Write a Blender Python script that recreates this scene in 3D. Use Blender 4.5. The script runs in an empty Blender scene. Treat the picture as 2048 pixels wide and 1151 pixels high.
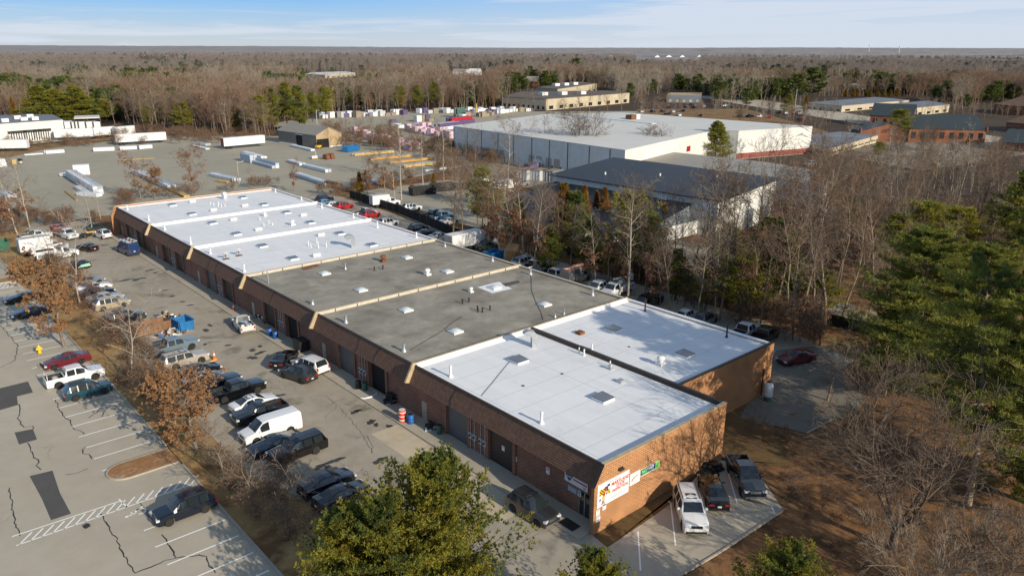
import bpy, bmesh, math, random
import numpy as np
from mathutils import Matrix, Vector
R = math.radians
SC = bpy.context.scene
COL = SC.collection
# ------------------------------------------------------------------ camera model (surveyed from the photograph)
F, PIT, YAW, ROL, CH, CX, CY = 1523.76, 0.305, 0.722, 0.004, 36.155, -38.35, -33.929
def _basis():
    cy, sy = math.cos(YAW), math.sin(YAW)
    fw = Vector((sy*math.cos(PIT), cy*math.cos(PIT), -math.sin(PIT))); rt = Vector((cy, -sy, 0)); up = rt.cross(fw)
    c, s = math.cos(ROL), math.sin(ROL)
    return fw, c*rt + s*up, -s*rt + c*up
FW, RT, UPV = _basis()
CAMP = Vector((CX, CY, CH))
def ray(px, py):
    return FW + RT*((px-1024)/F) - UPV*((py-575.5)/F)
def G(px, py, z=0.0):
    d = ray(px, py); t = (z-CH)/d.z
    return Vector((CX+t*d.x, CY+t*d.y, z))
def GX(px, py, X):          # on a plane of constant X
    d = ray(px, py); t = (X-CX)/d.x
    return Vector((X, CY+t*d.y, CH+t*d.z))
def GY(px, py, Y):
    d = ray(px, py); t = (Y-CY)/d.y
    return Vector((CX+t*d.x, Y, CH+t*d.z))
def PJ(p):
    d = Vector(p)-CAMP; k = d.dot(FW)
    return 1024+F*d.dot(RT)/k, 575.5-F*d.dot(UPV)/k
def hgt(base, top_py):      # height above a ground point whose top shows at row top_py
    lo, hi = 0.0, 80.0
    for _ in range(40):
        m = (lo+hi)/2
        if PJ((base[0], base[1], m))[1] > top_py: lo = m
        else: hi = m
    return lo
cam = bpy.data.cameras.new('camera'); camo = bpy.data.objects.new('camera', cam); COL.objects.link(camo)
cam.sensor_width = 36; cam.lens = F/2048*36; cam.clip_start = 0.5; cam.clip_end = 60000
mw = Matrix.Identity(4)
for i, v in enumerate((RT, UPV, -FW)):
    for j in range(3): mw[j][i] = v[j]
mw.translation = CAMP; camo.matrix_world = mw
SC.camera = camo
SC.view_settings.view_transform = 'Standard'; SC.view_settings.look = 'None'; SC.view_settings.exposure = 0
SC.render.engine = 'CYCLES'
SC.cycles.max_bounces = 5; SC.cycles.diffuse_bounces = 2; SC.cycles.glossy_bounces = 2; SC.cycles.transparent_max_bounces = 4

# ------------------------------------------------------------------ materials
MATS = {}
def nodes_of(m):
    m.use_nodes = True
    nt = m.node_tree; return nt, nt.nodes, nt.links, nt.nodes['Principled BSDF']
def ramp(nt, stops):
    r = nt.nodes.new('ShaderNodeValToRGB'); e = r.color_ramp.elements
    while len(e) < len(stops): e.new(0.5)
    for k, (p, c) in zip(e, stops):
        k.position = p; k.color = (c[0], c[1], c[2], 1) if not isinstance(c, (int, float)) else (c, c, c, 1)
    return r
def noise(nt, vec, scale, detail=4, rough=.55, dist=0):
    n = nt.nodes.new('ShaderNodeTexNoise'); n.inputs['Scale'].default_value = scale; n.inputs['Detail'].default_value = detail
    n.inputs['Roughness'].default_value = rough; n.inputs['Distortion'].default_value = dist
    if vec is not None: nt.links.new(vec, n.inputs['Vector'])
    return n.outputs['Fac']
def mixc(nt, fac, a, b, mode='MIX'):
    m = nt.nodes.new('ShaderNodeMix'); m.data_type = 'RGBA'; m.blend_type = mode
    for s, v in ((0, fac), (6, a), (7, b)):
        if isinstance(v, (int, float)): m.inputs[s].default_value = v
        elif isinstance(v, (tuple, list)): m.inputs[s].default_value = (v[0], v[1], v[2], 1)
        else: nt.links.new(v, m.inputs[s])
    return m.outputs[2]
def math_n(nt, op, a, b=None):
    m = nt.nodes.new('ShaderNodeMath'); m.operation = op
    for s, v in ((0, a), (1, b)):
        if v is None: continue
        if isinstance(v, (int, float)): m.inputs[s].default_value = v
        else: nt.links.new(v, m.inputs[s])
    return m.outputs[0]
def coords(nt, kind='Object'):
    if kind == 'World': return nt.nodes.new('ShaderNodeNewGeometry').outputs['Position']
    return nt.nodes.new('ShaderNodeTexCoord').outputs[kind]
def mapping(nt, v, scale=(1, 1, 1), rot=(0, 0, 0), loc=(0, 0, 0)):
    m = nt.nodes.new('ShaderNodeMapping'); nt.links.new(v, m.inputs['Vector'])
    m.inputs['Scale'].default_value = scale; m.inputs['Rotation'].default_value = rot; m.inputs['Location'].default_value = loc
    return m.outputs[0]
def bump(nt, b, h, strength=.3, dist=.05):
    n = nt.nodes.new('ShaderNodeBump'); n.inputs['Strength'].default_value = strength; n.inputs['Distance'].default_value = dist
    nt.links.new(h, n.inputs['Height']); nt.links.new(n.outputs[0], b.inputs['Normal'])
def M(name, col, rough=.6, metal=0.0, var=.25, scale=3.0, coat=0.0, spec=.5, emis=0, kind='Object', trans=0):
    if name in MATS: return MATS[name]
    m = bpy.data.materials.new(name); nt, N, L, b = nodes_of(m)
    b.inputs['Roughness'].default_value = rough; b.inputs['Metallic'].default_value = metal
    b.inputs['Specular IOR Level'].default_value = spec; b.inputs['Coat Weight'].default_value = coat; b.inputs['Coat Roughness'].default_value = .06
    if var > 0:
        v = coords(nt, kind); f = noise(nt, v, scale, 5)
        r = ramp(nt, ((.3, tuple(c*(1-var) for c in col)), (.7, tuple(min(1, c*(1+var)) for c in col))))
        L.new(f, r.inputs[0]); L.new(r.outputs[0], b.inputs['Base Color'])
    else: b.inputs['Base Color'].default_value = (*col, 1)
    if emis: b.inputs['Emission Color'].default_value = (*col, 1); b.inputs['Emission Strength'].default_value = emis
    MATS[name] = m; return m
def ground_mat(name, stops, sc=(.08, .9, 9), rough=.95, stains=None, cracks=None, bmp=.4, haze=False, streak=None):
    """layered noise ground: large patches, medium mottling, fine grain"""
    m = bpy.data.materials.new(name); nt, N, L, b = nodes_of(m)
    b.inputs['Roughness'].default_value = rough; b.inputs['Specular IOR Level'].default_value = .2
    v = coords(nt, 'World')
    n1 = noise(nt, v, sc[0], 4, .6, .6); n2 = noise(nt, v, sc[1], 5, .65); n3 = noise(nt, v, sc[2], 3, .7)
    f = math_n(nt, 'ADD', math_n(nt, 'MULTIPLY', n1, .45), math_n(nt, 'ADD', math_n(nt, 'MULTIPLY', n2, .35), math_n(nt, 'MULTIPLY', n3, .2)))
    r = ramp(nt, stops); L.new(f, r.inputs[0]); c = r.outputs[0]
    if streak:
        vs = mapping(nt, v, streak[0]); ns = noise(nt, vs, 1, 4, .6)
        rs = ramp(nt, ((.42, 0.0), (.7, 1.0))); L.new(ns, rs.inputs[0]); c = mixc(nt, math_n(nt, 'MULTIPLY', rs.outputs[0], streak[1]), c, streak[2])
    if stains:
        ns = noise(nt, v, stains[0], 6, .62, .25); rs = ramp(nt, ((stains[1], 0.0), (min(.99, stains[1]+(stains[4] if len(stains) > 4 else .1)), 1.0))); L.new(ns, rs.inputs[0])
        c = mixc(nt, math_n(nt, 'MULTIPLY', rs.outputs[0], stains[3]), c, stains[2])
    if cracks:
        vo = N.new('ShaderNodeTexVoronoi'); vo.feature = 'DISTANCE_TO_EDGE'; vo.inputs['Scale'].default_value = cracks[0]
        wv = N.new('ShaderNodeVectorMath'); wv.operation = 'ADD'
        nn = N.new('ShaderNodeTexNoise'); nn.inputs['Scale'].default_value = .6; L.new(v, nn.inputs['Vector'])
        sm = N.new('ShaderNodeVectorMath'); sm.operation = 'SCALE'; sm.inputs[3].default_value = 2.5; L.new(nn.outputs['Color'], sm.inputs[0])
        L.new(v, wv.inputs[0]); L.new(sm.outputs[0], wv.inputs[1]); L.new(wv.outputs[0], vo.inputs['Vector'])
        rs = ramp(nt, ((0, 1.0), (cracks[1], 0.0))); L.new(vo.outputs['Distance'], rs.inputs[0])
        msk = ramp(nt, ((.45, 0.0), (.6, 1.0))); L.new(noise(nt, v, .12, 2), msk.inputs[0])
        c = mixc(nt, math_n(nt, 'MULTIPLY', math_n(nt, 'MULTIPLY', rs.outputs[0], msk.outputs[0]), cracks[2]), c, (.03, .028, .026))
    L.new(c, b.inputs['Base Color'])
    if bmp: bump(nt, b, math_n(nt, 'ADD', n3, n2), bmp, .06)
    MATS[name] = m; return m
def brick_mat(name, c1, c2, mortar, bw=.56, bh=.19):
    m = bpy.data.materials.new(name); nt, N, L, b = nodes_of(m)
    b.inputs['Roughness'].default_value = .9; b.inputs['Specular IOR Level'].default_value = .2
    v = coords(nt, 'World'); s = N.new('ShaderNodeSeparateXYZ'); L.new(v, s.inputs[0]); c = N.new('ShaderNodeCombineXYZ')
    L.new(math_n(nt, 'ADD', s.outputs[0], s.outputs[1]), c.inputs[0]); L.new(s.outputs[2], c.inputs[1])
    br = N.new('ShaderNodeTexBrick'); L.new(c.outputs[0], br.inputs['Vector'])
    br.inputs['Scale'].default_value = 1; br.inputs['Brick Width'].default_value = bw; br.inputs['Row Height'].default_value = bh
    br.inputs['Mortar Size'].default_value = .031; br.inputs['Mortar Smooth'].default_value = .3; br.inputs['Bias'].default_value = -.2
    br.inputs['Color1'].default_value = (*c1, 1); br.inputs['Color2'].default_value = (*c2, 1); br.inputs['Mortar'].default_value = (*mortar, 1)
    n = noise(nt, v, .5, 5, .6); r = ramp(nt, ((.3, .72), (.75, 1.15))); L.new(n, r.inputs[0])
    L.new(mixc(nt, 1.0, br.outputs['Color'], r.outputs[0], 'MULTIPLY'), b.inputs['Base Color'])
    MATS[name] = m; return m
def stripe_mat(name, c1, c2, period, axis=0, width=.15, rough=.5, metal=0, var=.12, kind='Object', soft=.02, vs=.6):
    """ribs / seams / planks running across an axis"""
    m = bpy.data.materials.new(name); nt, N, L, b = nodes_of(m)
    b.inputs['Roughness'].default_value = rough; b.inputs['Metallic'].default_value = metal; b.inputs['Specular IOR Level'].default_value = .3
    v = coords(nt, kind); s = N.new('ShaderNodeSeparateXYZ'); L.new(v, s.inputs[0])
    if axis == 3: a = math_n(nt, 'ADD', s.outputs[0], s.outputs[1])
    else: a = s.outputs[axis]
    fr = math_n(nt, 'FRACT', math_n(nt, 'DIVIDE', a, period))
    r = ramp(nt, ((0, 1.0), (width, 1.0), (min(.99, width+soft), 0.0), (1, 0.0))); L.new(fr, r.inputs[0])
    n = noise(nt, v, vs, 5, .6); rn = ramp(nt, ((.3, 1-var), (.7, 1+var*.5))); L.new(n, rn.inputs[0])
    c = mixc(nt, r.outputs[0], c1, c2)
    L.new(mixc(nt, 1.0, c, rn.outputs[0], 'MULTIPLY'), b.inputs['Base Color'])
    MATS[name] = m; return m

# ------------------------------------------------------------------ mesh builder
class MB:
    def __init__(s): s.v = []; s.f = []; s.m = []
    def add(s, vs, fs, mi=0):
        o = len(s.v); s.v += [tuple(p) for p in vs]; s.f += [tuple(i+o for i in f) for f in fs]; s.m += [mi]*len(fs); return s
    def box(s, x0, x1, y0, y1, z0, z1, mi=0):
        vs = [(x, y, z) for z in (z0, z1) for y in (y0, y1) for x in (x0, x1)]
        return s.add(vs, [(0, 2, 3, 1), (4, 5, 7, 6), (0, 1, 5, 4), (2, 6, 7, 3), (0, 4, 6, 2), (1, 3, 7, 5)], mi)
    def cbox(s, c, sz, mi=0, rz=0, rx=0):
        hx, hy, hz = sz[0]/2, sz[1]/2, sz[2]/2; ca, sa = math.cos(rz), math.sin(rz); vs = []
        for z in (-hz, hz):
            for y in (-hy, hy):
                for x in (-hx, hx):
                    yy, zz = y*math.cos(rx)-z*math.sin(rx), y*math.sin(rx)+z*math.cos(rx)
                    vs.append((c[0]+x*ca-yy*sa, c[1]+x*sa+yy*ca, c[2]+zz))
        return s.add(vs, [(0, 2, 3, 1), (4, 5, 7, 6), (0, 1, 5, 4), (2, 6, 7, 3), (0, 4, 6, 2), (1, 3, 7, 5)], mi)
    def prism(s, poly, d, mi=0):       # polygon (3D pts) swept along vector d
        n = len(poly); d = Vector(d); vs = [Vector(p) for p in poly]+[Vector(p)+d for p in poly]
        fs = [tuple(range(n))[::-1], tuple(range(n, 2*n))]+[(i, (i+1) % n, n+(i+1) % n, n+i) for i in range(n)]
        return s.add(vs, fs, mi)
    def tube(s, pts, r, k=6, mi=0, cap=True):
        pts = [Vector(p) for p in pts]; rs = r if isinstance(r, (list, tuple)) else [r]*len(pts); o = len(s.v); n = len(pts)
        for i, p in enumerate(pts):
            d = (pts[min(i+1, n-1)]-pts[max(i-1, 0)]).normalized(); a = d.orthogonal().normalized() if abs(d.z) > .9 else d.cross(Vector((0, 0, 1))).normalized(); b = d.cross(a)
            for j in range(k):
                t = 2*math.pi*j/k; s.v.append(tuple(p+(a*math.cos(t)+b*math.sin(t))*rs[i]))
        for i in range(n-1):
            for j in range(k):
                s.f.append((o+i*k+j, o+i*k+(j+1) % k, o+(i+1)*k+(j+1) % k, o+(i+1)*k+j)); s.m.append(mi)
        if cap:
            s.f += [tuple(o+j for j in range(k))[::-1], tuple(o+(n-1)*k+j for j in range(k))]; s.m += [mi, mi]
        return s
    def lathe(s, prof, k=12, c=(0, 0, 0), axis='z', mi=0, sx=1):
        o = len(s.v); n = len(prof)
        for r, h in prof:
            for j in range(k):
                t = 2*math.pi*j/k; a, b = r*math.cos(t), r*math.sin(t)
                p = (a*sx, b, h) if axis == 'z' else (a, h, b) if axis == 'y' else (h, a, b)
                s.v.append((c[0]+p[0], c[1]+p[1], c[2]+p[2]))
        for i in range(n-1):
            for j in range(k):
                s.f.append((o+i*k+j, o+i*k+(j+1) % k, o+(i+1)*k+(j+1) % k, o+(i+1)*k+j)); s.m.append(mi)
        if prof[0][0] > 1e-4: s.f.append(tuple(o+j for j in range(k))[::-1]); s.m.append(mi)
        if prof[-1][0] > 1e-4: s.f.append(tuple(o+(n-1)*k+j for j in range(k))); s.m.append(mi)
        return s
    def mesh(s, name, mats=(), smooth=None, fix=True):
        me = bpy.data.meshes.new(name); me.from_pydata(s.v, [], s.f)
        for m in mats: me.materials.append(m)
        if any(s.m): me.polygons.foreach_set('material_index', s.m)
        if fix:
            bm = bmesh.new(); bm.from_mesh(me); bmesh.ops.recalc_face_normals(bm, faces=bm.faces); bm.to_mesh(me); bm.free()
        if smooth: me.shade_smooth(); me.set_sharp_from_angle(angle=R(smooth))
        me.update(); return me
    def build(s, name, mats, parent=None, smooth=None, fix=True, loc=None, label=None):
        if not isinstance(mats, (list, tuple)): mats = (mats,)
        return put(name, s.mesh(name, mats, smooth, fix), parent, loc, label)
def put(name, me, parent=None, loc=None, label=None, rz=None):
    o = bpy.data.objects.new(name, me); COL.objects.link(o)
    if parent: o.parent = parent
    if loc is not None: o.location = loc
    if rz is not None: o.rotation_euler.z = rz
    if label: o['label'] = label
    return o
def tag(o, label=None, cat=None, group=None, kind=None):
    for k, v in (('label', label), ('category', cat), ('group', group), ('kind', kind)):
        if v: o[k] = v
    return o
def thing(name, label, cat, loc=(0, 0, 0), rz=0, group=None):
    o = bpy.data.objects.new(name, None); COL.objects.link(o); o.location = loc; o.rotation_euler.z = rz; o.empty_display_size = .3
    return tag(o, label, cat, group)
def recolor(o, m, slot=0):
    o.material_slots[slot].link = 'OBJECT'; o.material_slots[slot].material = m
def sheet(name, poly, z, mat, kind='structure', label=None, cat=None):
    me = bpy.data.meshes.new(name); bm = bmesh.new(); vs = [bm.verts.new((p[0], p[1], z)) for p in poly]
    f = bm.faces.new(vs); f.normal_update()
    if f.normal.z < 0: f.normal_flip()
    bmesh.ops.triangulate(bm, faces=[f]); bm.to_mesh(me); bm.free(); me.materials.append(mat)
    o = put(name, me); return tag(o, label, cat, None, kind)
def text_mesh(body, size, ext=0.0, bold=0.0):
    cu = bpy.data.curves.new('t', 'FONT'); cu.body = body; cu.size = size; cu.align_x = 'CENTER'; cu.align_y = 'CENTER'; cu.extrude = ext; cu.offset = bold
    cu.resolution_u = 2
    o = bpy.data.objects.new('t', cu); COL.objects.link(o)
    dg = bpy.context.evaluated_depsgraph_get(); dg.update()
    me = bpy.data.meshes.new_from_object(o.evaluated_get(dg)); bpy.data.objects.remove(o); bpy.data.curves.remove(cu)
    me.name = 'lettering'; return me

# ------------------------------------------------------------------ light and sky
SUN = Vector((.055, -1, .41)).normalized()
sl = bpy.data.lights.new('sun', 'SUN'); sl.energy = 5.0; sl.angle = R(.5); sl.color = (1, .885, .70)
so = bpy.data.objects.new('sun', sl); COL.objects.link(so); so.rotation_euler = SUN.to_track_quat('Z', 'Y').to_euler()
w = bpy.data.worlds.new('World'); SC.world = w; w.use_nodes = True
nt = w.node_tree; N = nt.nodes; L = nt.links; bg = N['Background']
sky = N.new('ShaderNodeTexSky'); sky.sky_type = 'NISHITA'; sky.sun_disc = False
sky.sun_elevation = math.asin(SUN.z); sky.sun_rotation = math.atan2(SUN.x, SUN.y); sky.altitude = 50; sky.air_density = 1.0; sky.dust_density = .6; sky.ozone_density = 2.0
tc = N.new('ShaderNodeTexCoord'); v = tc.outputs['Generated']
sp = N.new('ShaderNodeSeparateXYZ'); L.new(v, sp.inputs[0])
cv = mapping(nt, v, (2.2, 2.2, 42), (0, 0, 0), (1.7, .4, .3))
n1 = noise(nt, cv, 1.5, 7, .58, .5)
cr = ramp(nt, ((.50, 0.0), (.70, .8))); L.new(n1, cr.inputs[0])
# thin veil thicker towards the right (+X) and towards the horizon
xr = ramp(nt, ((.45, 0.0), (.98, .62))); L.new(sp.outputs[0], xr.inputs[0])
hz = ramp(nt, ((0.0, .55), (.02, .30), (.05, .0), (.1, 0.0))); L.new(sp.outputs[2], hz.inputs[0])
cl = math_n(nt, 'MINIMUM', math_n(nt, 'ADD', math_n(nt, 'ADD', cr.outputs[0], xr.outputs[0]), hz.outputs[0]), .88)
tr_ = ramp(nt, ((0.0, .25), (.025, .62), (.06, .92), (.12, .8), (.4, .1))); L.new(sp.outputs[2], tr_.inputs[0])
tint = mixc(nt, tr_.outputs[0], sky.outputs[0], (2.3, 5.2, 9.2))
mx = mixc(nt, cl, tint, (6.9, 7.5, 8.5))
L.new(mx, bg.inputs['Color']); bg.inputs['Strength'].default_value = .10

# ------------------------------------------------------------------ vehicles
def paint(name, col, metal=0.0, rough=.28, coat=.8):
    return M('paint_'+name, col, rough, metal, 0, 1.2, coat, .5)
PT = {'white': paint('white', (.78, .79, .80)), 'oldwhite': paint('oldwhite', (.62, .61, .57), rough=.5, coat=.2), 'black': paint('black', (.004, .004, .005), rough=.12), 'silver': paint('silver', (.42, .43, .45), .3),
      'grey': paint('grey', (.030, .032, .036), .1, .2), 'midgrey': paint('midgrey', (.20, .21, .22), .2), 'navy': paint('navy', (.005, .009, .020), rough=.12), 'teal': paint('teal', (.008, .05, .075)), 'maroon': paint('maroon', (.13, .012, .02)),
      'red': paint('red', (.42, .015, .02)), 'beige': paint('beige', (.50, .44, .37), .2), 'gold': paint('gold', (.42, .36, .26), .2), 'bluegrey': paint('bluegrey', (.17, .23, .27), .2), 'blue': paint('blue', (.015, .045, .13)),
      'lightblue': paint('lightblue', (.18, .35, .55), .2), 'mint': paint('mint', (.30, .62, .50)), 'green': paint('green', (.02, .05, .03))}
GLASS = M('car_glass', (.018, .024, .028), .06, 0, 0, coat=.3, spec=.8)
TYRE = M('tyre_rubber', (.018, .018, .018), .85, 0, .2, 8)
RIM = M('alloy_rim', (.42, .43, .45), .35, .7, .1, 8); RIMD = M('dark_rim', (.05, .05, .05), .4, .5, .1, 8)
TRIM = M('black_trim', (.02, .02, .022), .5, 0, .1, 4); CHROME = M('chrome_trim', (.6, .6, .62), .2, .9, 0)
HEAD = M('headlight_lens', (.62, .64, .66), .12, 0, 0, coat=.8); TAIL = M('taillight_lens', (.35, .012, .012), .2, 0, 0, coat=.6)
AMBER = M('amber_lens', (.6, .2, .02), .3, 0, 0); PLATE = M('plate_white', (.7, .7, .68), .5, 0, 0)
def lerp_tab(tab, u):
    if u <= tab[0][0]: return tab[0][1]
    for (a, b), (c, d) in zip(tab, tab[1:]):
        if u <= c: return b+(d-b)*(u-a)/(c-a) if c > a else d
    return tab[-1][1]
SPECS = {
 'sedan': dict(L=4.85, W=1.84, top=[(0, .66), (.12, .78), (.9, .95), (1.35, 1.02), (2.15, 1.40), (2.75, 1.46), (3.3, 1.42), (4.15, 1.10), (4.7, 1.08), (4.85, .95)], belt=[(0, .60), (.2, .72), (1.3, .92), (4.0, 1.0), (4.85, .9)],
     cab=(1.35, 2.15, 3.3, 4.15), win=[(1.75, 2.62), (2.72, 3.45)], wx=(.92, 3.78), R=.33, clr=.2, tuck=.70, rack=0, tl=(.62, .42, .14)),
 'coupe': dict(L=4.75, W=1.88, top=[(0, .62), (.12, .74), (1.0, .92), (1.6, .98), (2.35, 1.30), (2.8, 1.35), (3.2, 1.32), (4.1, 1.06), (4.6, 1.04), (4.75, .9)], belt=[(0, .56), (.2, .70), (1.5, .92), (4.0, 1.0), (4.75, .88)],
     cab=(1.6, 2.35, 3.2, 4.1), win=[(1.95, 3.15)], wx=(.92, 3.72), R=.34, clr=.18, tuck=.68, rack=0, tl=(.60, .45, .14)),
 'suv': dict(L=4.7, W=1.86, top=[(0, .80), (.1, .94), (.85, 1.06), (1.2, 1.10), (1.95, 1.70), (2.6, 1.79), (4.05, 1.75), (4.52, 1.18), (4.7, 1.02)], belt=[(0, .72), (.2, .86), (1.2, 1.02), (4.3, 1.10), (4.7, .98)],
     cab=(1.2, 1.95, 4.0, 4.52), win=[(1.6, 2.42), (2.52, 3.3), (3.42, 4.0)], wx=(.9, 3.72), R=.36, clr=.24, tuck=.74, rack=1, tl=(.62, .34, .24)),
 'bigsuv': dict(L=5.3, W=2.02, top=[(0, .95), (.08, 1.08), (1.0, 1.20), (1.5, 1.23), (2.1, 1.78), (2.7, 1.88), (4.9, 1.84), (5.2, 1.25), (5.3, 1.15)], belt=[(0, .85), (.2, 1.0), (1.5, 1.16), (5.0, 1.18), (5.3, 1.1)],
     cab=(1.5, 2.1, 4.9, 5.2), win=[(1.9, 2.8), (2.92, 3.75), (3.9, 4.8)], wx=(1.0, 4.05), R=.41, clr=.28, tuck=.80, rack=1, tl=(.82, .22, .42)),
 'hatch': dict(L=4.1, W=1.76, top=[(0, .70), (.1, .82), (.7, .96), (1.05, 1.04), (1.85, 1.48), (2.4, 1.53), (3.5, 1.48), (3.95, 1.05), (4.1, .95)], belt=[(0, .62), (.2, .76), (1.0, .94), (3.7, 1.03), (4.1, .92)],
     cab=(1.05, 1.85, 3.5, 3.96), win=[(1.45, 2.25), (2.35, 3.05), (3.15, 3.5)], wx=(.8, 3.3), R=.32, clr=.2, tuck=.72, rack=0, tl=(.62, .26, .3)),
 'minivan': dict(L=5.05, W=1.96, top=[(0, .74), (.1, .88), (.7, 1.02), (1.0, 1.10), (2.0, 1.68), (2.6, 1.76), (4.6, 1.74), (4.92, 1.15), (5.05, 1.0)], belt=[(0, .66), (.2, .8), (1.0, 1.02), (4.7, 1.08), (5.05, .95)],
     cab=(1.0, 2.0, 4.6, 4.93), win=[(1.55, 2.45), (2.55, 3.5), (3.6, 4.5)], wx=(.95, 3.98), R=.34, clr=.2, tuck=.80, rack=0, tl=(.78, .2, .4)),
 'van': dict(L=5.75, W=2.02, top=[(0, .92), (.1, 1.05), (.75, 1.20), (1.0, 1.26), (1.85, 1.98), (2.4, 2.08), (5.6, 2.06), (5.72, 1.9), (5.75, 1.2)], belt=[(0, .82), (.2, .98), (1.0, 1.16), (5.75, 1.2)],
     cab=(1.0, 1.85, 5.65, 5.74), win=[(1.5, 2.4)], wx=(1.0, 4.45), R=.38, clr=.28, tuck=.82, rack=0, tl=(.92, .16, .4)),
 'tallvan': dict(L=5.9, W=2.02, top=[(0, .95), (.1, 1.08), (.65, 1.25), (.9, 1.35), (1.75, 2.25), (2.3, 2.5), (5.75, 2.52), (5.87, 2.3), (5.9, 1.2)], belt=[(0, .85), (.2, 1.0), (.9, 1.2), (5.9, 1.2)],
     cab=(.9, 1.75, 5.8, 5.89), win=[(1.35, 2.2)], wx=(1.0, 4.6), R=.36, clr=.28, tuck=.85, rack=0, tl=(.92, .16, .4)),
 'crew': dict(L=5.85, W=2.02, top=[(0, 1.0), (.06, 1.12), (1.1, 1.24), (1.55, 1.27), (2.15, 1.82), (2.6, 1.92), (3.75, 1.88), (3.98, 1.22), (5.85, 1.22)], belt=[(0, .9), (.15, 1.05), (1.55, 1.2), (5.85, 1.20)],
     cab=(1.55, 2.15, 3.75, 3.98), win=[(1.95, 2.85), (2.95, 3.75)], wx=(1.02, 4.72), R=.41, clr=.32, tuck=.80, rack=0, bed=(4.08, 5.78), tl=(.88, .16, .34)),
 'pickup': dict(L=5.4, W=1.96, top=[(0, .98), (.06, 1.08), (1.1, 1.18), (1.5, 1.2), (2.05, 1.70), (2.4, 1.78), (3.0, 1.75), (3.2, 1.16), (5.4, 1.16)], belt=[(0, .88), (.15, 1.0), (1.5, 1.13), (5.4, 1.14)],
     cab=(1.5, 2.05, 3.0, 3.2), win=[(1.85, 2.95)], wx=(.95, 4.25), R=.38, clr=.3, tuck=.80, rack=0, bed=(3.3, 5.33), tl=(.85, .16, .32)),
 'cab': dict(L=2.75, W=2.05, top=[(0, 1.1), (.06, 1.25), (.85, 1.38), (1.1, 1.42), (1.7, 2.05), (2.1, 2.18), (2.68, 2.16), (2.75, 1.3)], belt=[(0, 1.0), (.15, 1.15), (1.1, 1.34), (2.75, 1.34)],
     cab=(1.1, 1.7, 2.68, 2.75), win=[(1.45, 2.45)], wx=(.9, 20), R=.44, clr=.4, tuck=.82, rack=0, tl=None),
}
SPECS['longcab'] = dict(SPECS['cab'], L=3.3, top=[(0, 1.1), (.06, 1.25), (.95, 1.36), (1.25, 1.4), (1.85, 1.98), (2.25, 2.08), (3.22, 2.06), (3.3, 1.3)], cab=(1.25, 1.85, 3.22, 3.3), win=[(1.6, 2.4), (2.5, 3.1)])
_VM = {}
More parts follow.
